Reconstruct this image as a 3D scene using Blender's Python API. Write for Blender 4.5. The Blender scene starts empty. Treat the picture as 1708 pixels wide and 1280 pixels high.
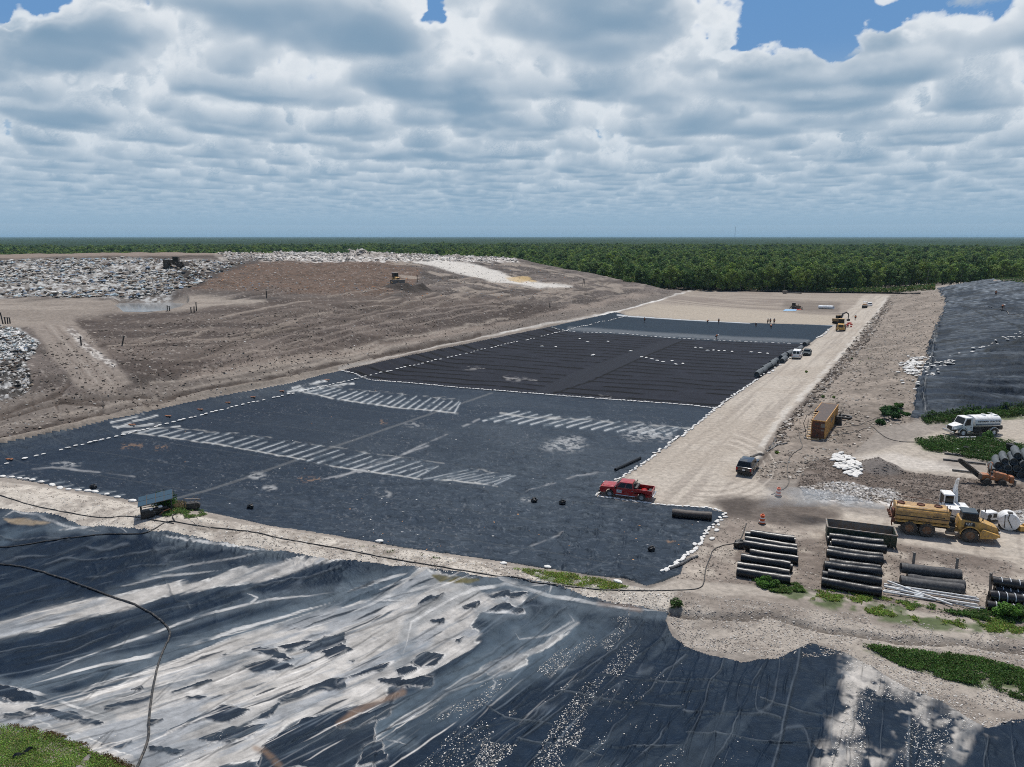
import bpy, bmesh, math, random
import numpy as np
from mathutils import Vector, Matrix, Quaternion

# ------------------------------------------------------------------ camera, sky, sun, exposure
SC = bpy.context.scene
COL = SC.collection
W0, H0, FPX = 1708.0, 1280.0, 1185.0          # photograph frame and focal length in its pixels
CAM_Z = 29.0
PITCH = math.atan((640 - 394.5) / FPX)
cam_d = bpy.data.cameras.new('camera')
cam_d.sensor_width = 36.0
cam_d.lens = FPX / W0 * 36.0
cam_d.clip_start = 0.5
cam_d.clip_end = 120000.0
cam = bpy.data.objects.new('camera', cam_d)
cam.location = (0, 0, CAM_Z)
cam.rotation_euler = (math.pi / 2 - PITCH, 0, 0)
COL.objects.link(cam)
SC.camera = cam

SUN_EL, SUN_AZ = math.radians(66), math.radians(14)      # azimuth clockwise from +Y (towards +X)
world = bpy.data.worlds.new('World')
SC.world = world
world.use_nodes = True
wn = world.node_tree
bg = wn.nodes['Background']
sky = wn.nodes.new('ShaderNodeTexSky')
sky.sky_type = 'NISHITA'
sky.sun_disc = False
sky.sun_elevation = SUN_EL
sky.sun_rotation = SUN_AZ
wn.links.new(sky.outputs[0], bg.inputs[0])
bg.inputs[1].default_value = 0.11
sun_d = bpy.data.lights.new('sun', 'SUN')
sun_d.energy = 3.9
sun_d.angle = math.radians(0.53)
sun_d.color = (1.0, 0.96, 0.9)
sun = bpy.data.objects.new('sun', sun_d)
SUNV = Vector((math.cos(SUN_EL) * math.sin(SUN_AZ), math.cos(SUN_EL) * math.cos(SUN_AZ), math.sin(SUN_EL)))
sun.rotation_euler = SUNV.to_track_quat('Z', 'Y').to_euler()
COL.objects.link(sun)
SC.view_settings.view_transform = 'Standard'
SC.view_settings.look = 'None'
SC.view_settings.exposure = 0.0
SC.view_settings.gamma = 1.0
SC.cycles.use_denoising = False
SC.cycles.pixel_filter_type = 'BLACKMAN_HARRIS'
SC.cycles.filter_width = 1.0
SC.cycles.max_bounces = 6
SC.cycles.diffuse_bounces = 3
SC.cycles.glossy_bounces = 3
SC.cycles.transparent_max_bounces = 8
SC.cycles.volume_bounces = 0

RNG = np.random.RandomState(7)
random.seed(7)
R = math.radians

# ------------------------------------------------------------------ numpy noise
_TAB = np.random.RandomState(11).rand(256, 256).astype(np.float32)
def vnoise(x, y, seed=0):
    x = np.asarray(x, dtype=np.float64) + seed * 17.31
    y = np.asarray(y, dtype=np.float64) + seed * 9.73
    xi = np.floor(x); yi = np.floor(y)
    fx = (x - xi); fy = (y - yi)
    fx = fx * fx * (3 - 2 * fx); fy = fy * fy * (3 - 2 * fy)
    a = xi.astype(np.int64) & 255; b = yi.astype(np.int64) & 255
    a1 = (a + 1) & 255; b1 = (b + 1) & 255
    v = (_TAB[a, b] * (1 - fx) + _TAB[a1, b] * fx) * (1 - fy) + (_TAB[a, b1] * (1 - fx) + _TAB[a1, b1] * fx) * fy
    return v.astype(np.float32)
def fbm(x, y, octaves=4, seed=0, gain=0.5, rot=True):
    s = 0; amp = 1; tot = 0
    c, sn = (0.8, 0.6) if rot else (1.0, 0.0)
    for o in range(octaves):
        s = s + amp * vnoise(x, y, seed + o * 3)
        tot += amp; amp *= gain
        x, y = (c * x - sn * y) * 2.03, (sn * x + c * y) * 2.03
    return s / tot
def afbm(x, y, octaves=4, seed=0, gain=0.5):
    """streaky noise: octaves keep the stretch of the axes"""
    return fbm(x, y, octaves, seed, gain, False)
def ridged(x, y, octaves=3, seed=0):
    s = 0; amp = 1; tot = 0
    for o in range(octaves):
        n = 1 - np.abs(2 * vnoise(x, y, seed + o * 5) - 1)
        s = s + amp * n * n; tot += amp; amp *= 0.55
        x, y = (0.8 * x - 0.6 * y) * 2.1, (0.6 * x + 0.8 * y) * 2.1
    return s / tot
def sstep(a, b, x):
    t = np.clip((x - a) / (b - a), 0, 1)
    return t * t * (3 - 2 * t)

# ------------------------------------------------------------------ picture <-> world
cP, sP = math.cos(PITCH), math.sin(PITCH)
def ray(px, py):
    a, b = (px - W0 / 2) / FPX, -(py - H0 / 2) / FPX
    return np.array([a, cP + b * sP, -sP + b * cP])
def at_z(px, py, z):
    d = ray(px, py)
    t = (z - CAM_Z) / d[2]
    return d[0] * t, d[1] * t
def project(x, y, z):
    zz = z - CAM_Z
    dep = y * cP - zz * sP
    up = y * sP + zz * cP
    dep = np.where(dep < 1, 1, dep)
    return W0 / 2 + FPX * x / dep, H0 / 2 - FPX * up / dep

# control heights of the site: photograph pixel and height above the cell floor
CTRL = [
 # cell floor
 (150,780,0),(400,760,0),(650,860,0),(900,900,0),(1100,920,0),(300,735,0),(700,720,0),(1000,720,0),(850,640,0),
 (1150,640,0),(1000,580,0),(1250,560,0),(1150,545,0),(700,640,0),(500,690,0),(560,800,0),(330,820,0),
 # toe of the left side slope
 (0,777,0),(67,760,0),(200,728,0),(283,707,0),(400,677,0),(500,655,0),(607,630,0),(737,600,0),(870,570,0),(947,552,0),(1047,528,0),
 # crest of the left side slope
 (0,745,1.4),(100,722,1.4),(200,697,1.4),(330,668,1.4),(480,640,1.4),(570,618,1.4),(700,590,1.4),(900,548,1.4),(1030,521,1.3),(1140,490,.6),
 # perimeter bench and lower waste slope
 (0,718,1.9),(150,692,2.0),(300,657,2.1),(480,624,2.0),(650,587,1.9),(850,543,1.9),
 (0,650,5),(150,645,4.5),(300,620,5),(450,600,5),(600,560,5.5),(750,535,5.5),(900,510,5.8),(1000,498,4.2),
 (0,600,7.5),(60,560,10),(0,540,11),(150,540,10),(300,545,9.5),(420,520,11),(550,515,10.5),(700,505,9.5),(800,490,9.2),
 (100,512,12),(0,512,12),(250,512,12),(400,500,12.3),(500,500,12.5),(620,490,12.2),(760,470,12),(860,465,11),(950,475,8.5),
 (0,495,12.5),(200,495,12.5),(340,470,15.5),(0,465,16),(200,460,16.5),(0,440,19.3),(150,438,19.5),(290,440,19.5),
 (420,470,14.5),(550,460,15),(665,468,14),(450,440,18),(600,440,18),(750,445,16),(850,440,15.6),
 (0,426,20.3),(150,424,20.5),(300,423,20.6),(450,424,20.6),(600,424,20.4),(700,426,19.8),(780,428,18.7),(860,432,17),
 (920,445,13),(1000,460,8.3),(1075,475,4.3),(1140,487,1.5),
 # road, far subgrade and yard
 (1300,640,0),(1250,720,0),(1400,560,0),(1450,510,0),(1200,510,0),(1350,500,0),(1150,780,0),(1250,830,0),(1500,900,0.3),
 (1380,700,0.6),(1400,640,0.9),(1440,580,1.1),(1480,530,1.2),(1350,760,0.4),(1450,850,0.4),(1600,800,0.6),(1690,900,0.4),
 (1400,940,0.3),(1600,980,0.3),(1250,940,0.3),(1690,1000,0.3),(1560,740,1.0),(1600,715,1.2),(1690,700,1.5),
 # right berm and lined side slope
 (1480,493,0.2),(1520,495,2.5),(1565,484,6),(1576,520,6.2),(1550,570,5.4),(1530,640,3.6),(1522,690,1.6),
 (1500,540,2.6),(1470,600,2.2),(1450,650,1.8),
 (1650,468,11),(1700,474,12),(1850,474,13),(1640,520,8.6),(1708,560,8),(1620,600,5.8),(1708,640,4.6),(1600,670,2.7),(1708,684,2),(1850,650,5),
 # divider berm
 (0,818,1.2),(100,835,1.3),(230,850,1.4),(330,868,1.5),(450,888,1.4),(600,915,1.2),(760,940,1.1),(900,960,0.9),(1050,985,0.7),(1200,1000,0.5),(1140,945,0.4),
 (0,800,0.1),(120,815,0.1),(240,838,0.3),(391,862,0.1),(570,894,0.0),(789,928,0.0),(980,958,0.0),
 (0,855,0.1),(130,878,0.1),(350,905,0),(500,925,0),(640,945,0),(850,975,-0.2),(1040,1010,-0.3),
 # foreground lined pond
 (0,950,-0.8),(300,960,-0.8),(600,1000,-1),(900,1060,-1),(1100,1060,-0.8),(300,1150,-0.4),(700,1200,-0.6),(1000,1200,-0.6),
 (1300,1200,-0.4),(1500,1270,0),(100,1080,-0.6),(0,1200,0.2),(60,1250,0.8),(0,1300,1.2),(150,1279,0.6),(600,1400,0),(1200,1400,0),
 (1150,1030,0.3),(1300,1060,0.2),(1500,1100,0.3),(1708,1130,0.6),(1650,1190,0.4),(1300,1000,0.6),(1500,1030,0.5),(1708,1060,0.6),
]
def _dens(pts, z, k):
    for i in range(len(pts) - 1):
        for j in range(1, k): CTRL.append((pts[i][0] + (pts[i + 1][0] - pts[i][0]) * j / k, pts[i][1] + (pts[i + 1][1] - pts[i][1]) * j / k, z))
_dens([(0,777),(67,760),(200,728),(283,707),(400,677),(500,655),(607,630),(737,600),(870,570),(947,552),(1047,528)], 0, 3)
_dens([(0,745),(100,722),(200,697),(330,668),(480,640),(570,618),(700,590),(900,548),(1030,521)], 1.4, 3)
_dens([(0,792),(100,768),(220,742),(420,692),(620,645),(760,612),(900,577),(1060,535)], 0, 3)
_c = []
for px, py, z in CTRL:
    x, y = at_z(px, py, z)
    _c.append((x, y, z))
# ground beyond and round the site (world metres)
for x, y, z in [(-400,420,14),(-300,470,6),(-100,470,4),(-200,520,-1),(0,440,2),(0,480,0),(100,420,0),(200,400,0),(60,395,0),(300,420,3),(300,500,0),(-500,600,0),
                (150,390,0),(260,330,13),(330,300,13),(260,200,8),(120,40,0.5),(90,20,0.5),(-90,20,1),(-140,60,3),(-250,120,9),(-330,200,14),(-400,300,18),
                (0,600,0),(400,600,0),(-400,700,0),(0,20,0),(180,100,2),(200,60,1)]:
    _c.append((x, y, z))
_c = np.array(_c)
_C2 = 3.0 ** 2
def _phi(r2):
    return np.sqrt(r2 + _C2)
_n = len(_c)
_S = 100.0
_A = np.zeros((_n + 3, _n + 3))
_dx = _c[:, None, 0] - _c[None, :, 0]; _dy = _c[:, None, 1] - _c[None, :, 1]
_A[:_n, :_n] = _phi(_dx ** 2 + _dy ** 2) / _S
_A[range(_n), range(_n)] -= 0.004
_P = np.stack([np.ones(_n), _c[:, 0] / _S, _c[:, 1] / _S], 1)
_A[:_n, _n:] = _P; _A[_n:, :_n] = _P.T
_W = np.linalg.solve(_A, np.concatenate([_c[:, 2], np.zeros(3)]))
_res = np.abs((_A[:_n, :_n] + np.diag([0.004] * _n)) @ _W[:_n] + _P @ _W[_n:] - _c[:, 2])
def height(x, y):
    x = np.asarray(x, dtype=np.float64); y = np.asarray(y, dtype=np.float64)
    sh = x.shape; x = x.ravel(); y = y.ravel()
    out = np.empty(x.size)
    for i in range(0, x.size, 40000):
        xs, ys = x[i:i + 40000], y[i:i + 40000]
        k = np.zeros(xs.size)
        r2 = (xs[:, None] - _c[None, :, 0]) ** 2 + (ys[:, None] - _c[None, :, 1]) ** 2
        k = (_phi(r2) / _S) @ _W[:_n]
        out[i:i + 40000] = k + _W[_n] + _W[_n + 1] * xs / _S + _W[_n + 2] * ys / _S
    rr = np.hypot(x, y)
    out = out * (1 - sstep(430, 560, rr))
    return out.reshape(sh)
def hit(px, py, lift=0.0):
    """where the sight line through a photograph pixel meets the ground"""
    d = ray(px, py)
    ts = np.concatenate([np.linspace(30, 120, 120), np.linspace(120, 520, 330)[1:]])
    P = d[None, :] * ts[:, None]
    hz = height(P[:, 0], P[:, 1]) + lift
    z = P[:, 2] + CAM_Z
    below = np.nonzero(z < hz)[0]
    if len(below) == 0:
        k = len(ts) - 1
        return Vector((P[k, 0], P[k, 1], hz[k]))
    k = max(below[0], 1)
    a, b = z[k - 1] - hz[k - 1], hz[k] - z[k]
    t = ts[k - 1] + (ts[k] - ts[k - 1]) * a / max(a + b, 1e-9)
    p = d * t
    return Vector((p[0], p[1], float(height(p[0:1], p[1:2])[0])))
# ------------------------------------------------------------------ tags, materials, mesh helpers
def tag(o, label=None, cat=None, group=None, kind=None):
    if label: o['label'] = label
    if cat: o['category'] = cat
    if group: o['group'] = group
    if kind: o['kind'] = kind
    return o
def new_mat(name):
    m = bpy.data.materials.new(name)
    m.use_nodes = True
    return m, m.node_tree, m.node_tree.nodes['Principled BSDF']
def nd(nt, typ, **kw):
    n = nt.nodes.new(typ)
    for k, v in kw.items(): setattr(n, k, v)
    return n
def surf(name, color, rough=0.6, metal=0.0, var=0.25, scale=1.5, dirt=None, dirt_amt=0.3, bump=0.0, bscale=8.0, spec=None, coat=0.0):
    """procedural paint, plastic, metal or earth: colour with soft mottling and patchy dirt"""
    m, nt, b = new_mat(name)
    tc = nd(nt, 'ShaderNodeTexCoord')
    n1 = nd(nt, 'ShaderNodeTexNoise'); n1.inputs['Scale'].default_value = scale; n1.inputs['Detail'].default_value = 6; n1.inputs['Roughness'].default_value = 0.65
    nt.links.new(tc.outputs['Object'], n1.inputs['Vector'])
    mp = nd(nt, 'ShaderNodeMapRange'); mp.inputs[1].default_value = 0.3; mp.inputs[2].default_value = 0.7
    mp.inputs[3].default_value = 1 - var; mp.inputs[4].default_value = 1 + var
    nt.links.new(n1.outputs[0], mp.inputs[0])
    mul = nd(nt, 'ShaderNodeMix', data_type='RGBA', blend_type='MULTIPLY'); mul.inputs[0].default_value = 1
    mul.inputs[6].default_value = (*color, 1)
    nt.links.new(mp.outputs[0], mul.inputs[7])
    out = mul.outputs[2]
    if dirt:
        n2 = nd(nt, 'ShaderNodeTexNoise'); n2.inputs['Scale'].default_value = scale * 2.3; n2.inputs['Detail'].default_value = 8; n2.inputs['Roughness'].default_value = 0.7
        nt.links.new(tc.outputs['Object'], n2.inputs['Vector'])
        mr = nd(nt, 'ShaderNodeMapRange'); mr.inputs[1].default_value = 0.62 - dirt_amt * 0.4; mr.inputs[2].default_value = 0.78 - dirt_amt * 0.3
        nt.links.new(n2.outputs[0], mr.inputs[0])
        mx = nd(nt, 'ShaderNodeMix', data_type='RGBA'); mx.inputs[7].default_value = (*dirt, 1)
        nt.links.new(mr.outputs[0], mx.inputs[0]); nt.links.new(out, mx.inputs[6])
        out = mx.outputs[2]
    nt.links.new(out, b.inputs['Base Color'])
    b.inputs['Roughness'].default_value = rough
    b.inputs['Metallic'].default_value = metal
    if spec is not None: b.inputs['Specular IOR Level'].default_value = spec
    if coat: b.inputs['Coat Weight'].default_value = coat
    if bump:
        n3 = nd(nt, 'ShaderNodeTexNoise'); n3.inputs['Scale'].default_value = bscale; n3.inputs['Detail'].default_value = 4
        nt.links.new(tc.outputs['Object'], n3.inputs['Vector'])
        bp = nd(nt, 'ShaderNodeBump'); bp.inputs['Strength'].default_value = bump; bp.inputs['Distance'].default_value = 0.05
        nt.links.new(n3.outputs[0], bp.inputs['Height']); nt.links.new(bp.outputs[0], b.inputs['Normal'])
    return m
def np_mesh(name, V, F, mat=None, smooth=True, col=None, rough=None, link=True):
    me = bpy.data.meshes.new(name)
    V = np.asarray(V, dtype=np.float32); F = np.asarray(F, dtype=np.int32)
    k = F.shape[1]
    me.vertices.add(len(V)); me.vertices.foreach_set('co', V.ravel())
    me.loops.add(F.size); me.loops.foreach_set('vertex_index', F.ravel())
    me.polygons.add(len(F)); me.polygons.foreach_set('loop_start', np.arange(0, F.size, k, dtype=np.int32))
    me.update(calc_edges=True)
    me.polygons.foreach_set('use_smooth', np.full(len(F), smooth))
    if col is not None:
        a = me.attributes.new('col', 'FLOAT_COLOR', 'POINT')
        c4 = np.ones((len(V), 4), dtype=np.float32); c4[:, :3] = col
        a.data.foreach_set('color', c4.ravel())
    if rough is not None:
        a = me.attributes.new('rough', 'FLOAT', 'POINT'); a.data.foreach_set('value', np.asarray(rough, dtype=np.float32))
    if mat: me.materials.append(mat)
    o = bpy.data.objects.new(name, me)
    if link: COL.objects.link(o)
    return o
def attr_mat(name, noise_scale, var, bump, bdist, spec=0.5, fine=None, wr=None):
    m, nt, b = new_mat(name)
    if wr: b.inputs['Specular Tint'].default_value = (.55, .78, 1, 1)
    at = nd(nt, 'ShaderNodeAttribute', attribute_name='col')
    ar = nd(nt, 'ShaderNodeAttribute', attribute_name='rough')
    tc = nd(nt, 'ShaderNodeTexCoord')
    n1 = nd(nt, 'ShaderNodeTexNoise'); n1.inputs['Scale'].default_value = noise_scale; n1.inputs['Detail'].default_value = 7; n1.inputs['Roughness'].default_value = 0.7
    nt.links.new(tc.outputs['Object'], n1.inputs['Vector'])
    mp = nd(nt, 'ShaderNodeMapRange'); mp.inputs[1].default_value = 0.3; mp.inputs[2].default_value = 0.7
    mp.inputs[3].default_value = 1 - var; mp.inputs[4].default_value = 1 + var
    nt.links.new(n1.outputs[0], mp.inputs[0])
    mul = nd(nt, 'ShaderNodeMix', data_type='RGBA', blend_type='MULTIPLY'); mul.inputs[0].default_value = 1
    nt.links.new(at.outputs['Color'], mul.inputs[6]); nt.links.new(mp.outputs[0], mul.inputs[7])
    nt.links.new(mul.outputs[2], b.inputs['Base Color'])
    nt.links.new(ar.outputs['Fac'], b.inputs['Roughness'])
    b.inputs['Specular IOR Level'].default_value = spec
    n2 = nd(nt, 'ShaderNodeTexNoise'); n2.inputs['Scale'].default_value = fine or noise_scale * 2; n2.inputs['Detail'].default_value = 5; n2.inputs['Roughness'].default_value = 0.65
    if wr: n2.inputs['Distortion'].default_value = wr
    nt.links.new(tc.outputs['Object'], n2.inputs['Vector'])
    bp = nd(nt, 'ShaderNodeBump'); bp.inputs['Strength'].default_value = bump; bp.inputs['Distance'].default_value = bdist
    nt.links.new(n2.outputs[0], bp.inputs['Height']); nt.links.new(bp.outputs[0], b.inputs['Normal'])
    return m
GROUND_M = attr_mat('bare_earth', 1.6, 0.30, 0.9, 0.12, 0.2, 3.0)
LINER_M = attr_mat('black_geomembrane', 0.9, 0.30, 0.8, 0.11, 0.14, 1.3, 1.2)
CLOTH_M = attr_mat('black_geotextile', 1.0, 0.18, 0.4, 0.05, 0.08, 4.0)

# ------------------------------------------------------------------ site surface: one polar grid, cut into ground and liner sheets
_ang = np.concatenate([np.linspace(-62, -41.6, 36), np.arange(-41.5, 41.5, 0.066), np.linspace(41.6, 62, 36)])
_rows = [14, 18, 22, 26, 29, 31]
r = 32.5
while r < 470:
    _rows.append(r)
    r += min(max(r * r / CAM_Z * 0.00115 * (1 + 0), 0.05), 0.42 if r < 240 else 0.7)
_rows += list(np.linspace(480, 620, 12))
_rows = np.array(_rows)
_A2, _R2 = np.meshgrid(np.radians(_ang), _rows)
GX = (_R2 * np.sin(_A2)).ravel(); GY = (_R2 * np.cos(_A2)).ravel()
NR, NC = _A2.shape
GZ = height(GX, GY)
PX, PY = project(GX, GY, GZ)
NV = GX.size
print('site grid', NR, NC, NV)

def sdist(px, py, poly):
    poly = np.array(poly, dtype=np.float64)
    n = len(poly)
    best = np.full(px.size, 1e18); ins = np.zeros(px.size, dtype=bool)
    for i in range(n):
        ax, ay = poly[i]; bx, by = poly[(i + 1) % n]
        ex, ey = bx - ax, by - ay
        wx, wy = px - ax, py - ay
        t = np.clip((wx * ex + wy * ey) / (ex * ex + ey * ey + 1e-12), 0, 1)
        dx, dy = wx - ex * t, wy - ey * t
        best = np.minimum(best, dx * dx + dy * dy)
        c = ((ay > py) != (by > py)) & (px < (bx - ax) * (py - ay) / ((by - ay) if by != ay else 1e-12) + ax)
        ins ^= c
    d = np.sqrt(best)
    return np.where(ins, d, -d)
def bbox_idx(pts, pad):
    p = np.array(pts)
    return np.nonzero((PX > p[:, 0].min() - pad) & (PX < p[:, 0].max() + pad) & (PY > p[:, 1].min() - pad) & (PY < p[:, 1].max() + pad))[0]
def area(poly, soft=2.0, warp=0.0, ws=6.0, seed=0):
    idx = bbox_idx(poly, soft + warp + 1)
    d = sdist(PX[idx], PY[idx], poly)
    if warp: d = d + warp * 2.4 * (fbm(GX[idx] / ws, GY[idx] / ws, 4, seed) - 0.5)
    return idx, sstep(-soft, soft, d)
def line(pts, w=1.5, soft=1.0, warp=0.0, ws=4.0, seed=0, brk=0.0, taper=False):
    """polyline with width; w may be (start, end)"""
    w0, w1 = w if isinstance(w, tuple) else (w, w)
    idx = bbox_idx(pts, max(w0, w1) + soft + warp + 1)
    x, y = PX[idx], PY[idx]
    if warp:
        x = x + warp * 2.4 * (fbm(GX[idx] / ws, GY[idx] / ws, 3, seed) - 0.5)
        y = y + warp * 2.4 * (fbm(GX[idx] / ws, GY[idx] / ws, 3, seed + 9) - 0.5)
    best = np.full(idx.size, 1e9)
    L = [0]
    for i in range(len(pts) - 1): L.append(L[-1] + math.hypot(pts[i + 1][0] - pts[i][0], pts[i + 1][1] - pts[i][1]))
    for i in range(len(pts) - 1):
        ax, ay = pts[i]; bx, by = pts[i + 1]
        ex, ey = bx - ax, by - ay
        t = np.clip(((x - ax) * ex + (y - ay) * ey) / (ex * ex + ey * ey + 1e-12), 0, 1)
        d = np.hypot(x - ax - ex * t, y - ay - ey * t)
        s = (L[i] + t * (L[i + 1] - L[i])) / L[-1]
        ww = (w0 + (w1 - w0) * s) * 0.5
        if taper: ww = ww * np.sin(np.pi * s) ** .7 - soft * (1 - np.sin(np.pi * s)) ** 2
        best = np.minimum(best, d - ww)
    m = 1 - sstep(-soft * 0.5, soft, best)
    if brk: m = m * sstep(brk - 0.12, brk + 0.12, fbm(GX[idx] / ws, GY[idx] / ws, 3, seed + 21))
    return idx, m
GCOL = np.zeros((NV, 3), dtype=np.float32)
GROUGH = np.full(NV, 0.95, dtype=np.float32)
GDZ = np.zeros(NV, dtype=np.float32)
def paint(im, color, a=1.0, rough=None):
    idx, m = im
    m = (m * a)[:, None]
    GCOL[idx] = GCOL[idx] * (1 - m) + np.array(color, dtype=np.float32) * m
    if rough is not None: GROUGH[idx] = GROUGH[idx] * (1 - m[:, 0]) + rough * m[:, 0]
def speckle(im, color, f, thr, a=1.0, seed=0, soft=0.06, rough=None, stretch=None):
    """spots of a colour inside an area"""
    idx, m = im
    x, y = GX[idx], GY[idx]
    if stretch:
        th, k = stretch
        c, s = math.cos(th), math.sin(th)
        x, y = (x * c + y * s) / k, -x * s + y * c
    n = fbm(x * f, y * f, 3, seed, 0.6, stretch is None)
    paint((idx, m * sstep(thr - soft, thr + soft, n)), color, a, rough)
def lift(im, amp):
    idx, m = im
    GDZ[idx] += (m * amp).astype(np.float32)

# base earth with broad and fine mottling
n1 = fbm(GX / 30, GY / 30, 5, 1)[:, None]; n2 = fbm(GX / 4, GY / 4, 4, 2)[:, None]; n3 = fbm(GX / 0.9, GY / 0.9, 3, 3)[:, None]
SAND = np.array([0.40, 0.355, 0.30]); TAN = np.array([0.25, 0.220, 0.190]); BROWN = np.array([0.096, 0.080, 0.070])
DARK = np.array([0.085, 0.068, 0.056]); CHALK = np.array([0.58, 0.55, 0.50])
GCOL[:] = TAN * (0.8 + 0.4 * n1) * (0.75 + 0.5 * n2)
ALL = np.arange(NV)

# polygons of the lined areas, in photograph pixels
Z_MAIN = [(0,795),(78,808),(187,829),(234,839),(300,852),(344,855),(391,864),(453,878),(570,896),(668,913),(789,930),(882,944),(980,960),(1039,966),(1078,978),(1105,972),(1135,958),
  (1144,930),(1152,921),(1172,900),(1181,885),(1199,872),(1213,856),(1175,848),(1152,846),(1113,845),(1074,840),(1042,836),(994,829),(1005,819),(1030,801),(1046,791),(1058,785),(1074,773),(1089,761),(1138,727),(1195,682),
  (1139,675),(970,663),(870,655),(770,647),(670,638),(607,631),(590,624),(568,618),(480,640),(330,668),(200,697),(100,722),(0,745),(-400,838),(-700,900),(-700,860),(-300,750),(-300,810)]
Z_MAIN = Z_MAIN[:49] + [(-500,850),(-500,870),(-60,787)]
Z_TEX = [(568,618),(590,624),(607,631),(670,638),(770,647),(870,655),(970,663),(1139,675),(1195,682),(1265,633),(1325,593),(1351,573),(1221,569),(1120,564),(1037,557),(947,552),(918,545),(700,590)]
Z_FAR = [(918,545),(947,552),(1037,557),(1120,564),(1221,569),(1351,573),(1391,543),(1250,539),(1150,534),(1047,527),(1028,521)]
Z_FORE = [(-400,830),(0,850),(86,858),(137,876),(254,884),(406,911),(469,921),(570,936),(711,947),(804,960),(921,972),(980,996),(1039,1010),(1117,1020),(1112,1036),(1122,1062),(1140,1078),(1190,1095),(1236,1104),(1294,1100),(1353,1073),(1411,1090),(1470,1120),(1520,1150),
  (1568,1168),(1610,1195),(1646,1216),(1690,1202),(1720,1200),(2200,1260),(2600,1500),(2600,2600),(-600,2600),(400,1400),(240,1300),(210,1280),(160,1258),(110,1235),(60,1222),(0,1213),(-500,1190)]
Z_SIDE = [(1565,484),(1577,500),(1574,520),(1560,548),(1556,562),(1545,585),(1548,600),(1530,640),(1527,665),(1519,700),(1540,699),(1600,694),(1708,681),(2400,640),(2400,440),(1708,475),(1690,473),(1650,468),(1600,476)]

# ---- waste mound
MOUND = [(-400,900),(-400,380),(600,400),(860,425),(1160,485),(1030,521),(700,590),(570,618),(300,674),(0,746)]
paint(area(MOUND, 3), BROWN)
idx, m = area(MOUND, 3)
GCOL[idx] *= (1 + m[:, None] * (0.55 * (n2[idx] - 0.5) + 0.9 * (n1[idx] - 0.5) + 0.3 * (n3[idx] - 0.5)))
th = R(57); al_, ac_ = GX[idx] * math.cos(th) + GY[idx] * math.sin(th), -GX[idx] * math.sin(th) + GY[idx] * math.cos(th)
GCOL[idx] *= (1 + m[:, None] * (1.5 * (afbm(al_ / 45, ac_ / 3.2, 4, 55) - 0.5))[:, None]); GDZ[idx] += (m * 0.9 * (afbm(al_ / 45, ac_ / 3.2, 3, 55) - 0.5)).astype(np.float32)
paint(area([(-200,760),(-200,640),(0,650),(150,660),(280,640),(480,606),(700,566),(900,527),(1100,488),(1150,486),(1035,521),(850,548),(568,618),(300,674)], 5, 4, 12, 5), (0.155,0.132,0.113), 0.85)
paint(area([(300,612),(480,588),(700,556),(870,522),(1000,500),(1080,487),(1100,490),(900,530),(700,572),(470,612),(300,640)], 4, 3, 12, 5), (0.25,0.205,0.17), 0.7)
paint(area([(110,540),(170,524),(350,511),(500,503),(640,510),(760,540),(660,570),(480,592),(330,616),(240,630),(190,608)], 6, 9, 14, 7), (0.070,0.055,0.047), 0.95)
paint(area([(420,492),(640,492),(860,500),(760,520),(560,512)], 5, 9, 14, 77), (0.105,0.082,0.068), 0.8)
speckle(area([(110,540),(170,525),(350,512),(560,505),(720,545),(640,570),(330,615),(190,605)], 5), (0.15,0.122,0.103), 0.22, 0.54, 0.7, 4, 0.12, None, (R(20), 9))
speckle(area([(300,640),(480,606),(700,566),(900,527),(900,500),(600,560),(300,612)], 5), (0.12,0.095,0.08), 0.12, 0.55, 0.6, 8, 0.05, None, (R(57), 9))
paint(area([(730,518),(830,507),(950,510),(910,524),(850,538),(760,548),(720,535)], 3, 4, 9, 8), (0.06,0.047,0.04), 0.95)
paint(area([(955,497),(990,494),(1005,502),(980,508),(955,506)], 2, 3, 6, 8), (0.05,0.04,0.035), 0.9)
paint(area([(330,440),(420,434),(640,434),(705,448),(690,475),(640,492),(560,490),(450,482),(320,484)], 5, 5, 15, 9), (0.120,0.080,0.058), 0.95)
speckle(area([(330,440),(420,434),(640,434),(705,448),(640,492),(450,482),(320,484)], 5), (0.07,0.05,0.038), 0.5, 0.56, 0.7, 5)
speckle(area([(640,434),(860,436),(1100,490),(900,500),(700,500)], 5), (0.33,0.28,0.23), 0.1, 0.58, 0.6, 6, 0.05)
speckle(area(MOUND, 5), (0.36,0.32,0.28), 1.7, 0.72, 0.5, 15, 0.05)
for k in range(70):                                  # wheel and blade marks along the benches
    x0 = RNG.uniform(140, 950); y0 = 478 + (x0 < 500) * 40 + RNG.uniform(20, 130) * (1 - (x0 - 140) / 1000); L = RNG.uniform(60, 260); sl = -0.14 - 0.10 * (y0 - 480) / 130 + RNG.uniform(-.06, .06); cv = RNG.uniform(-14, 10)
    pts = [(x0 + L * q, y0 + sl * L * q + cv * math.sin(q * 3.1)) for q in (0, .25, .5, .75, 1)]
    if y0 > 640 - x0 * 0.1: continue
    c_ = [(0.07,0.055,0.046), (0.21,0.175,0.145), (0.055,0.043,0.036), (0.25,0.21,0.175)][k % 4]
    paint(line(pts, RNG.uniform(.6, 2.0), 1.4, 2.5, 9, 300 + k, 0.40), c_, 0.75); lift(line(pts, 1.5, 2, 2.5, 9, 300 + k, 0.40), (-.12, .15)[k % 2])
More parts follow.
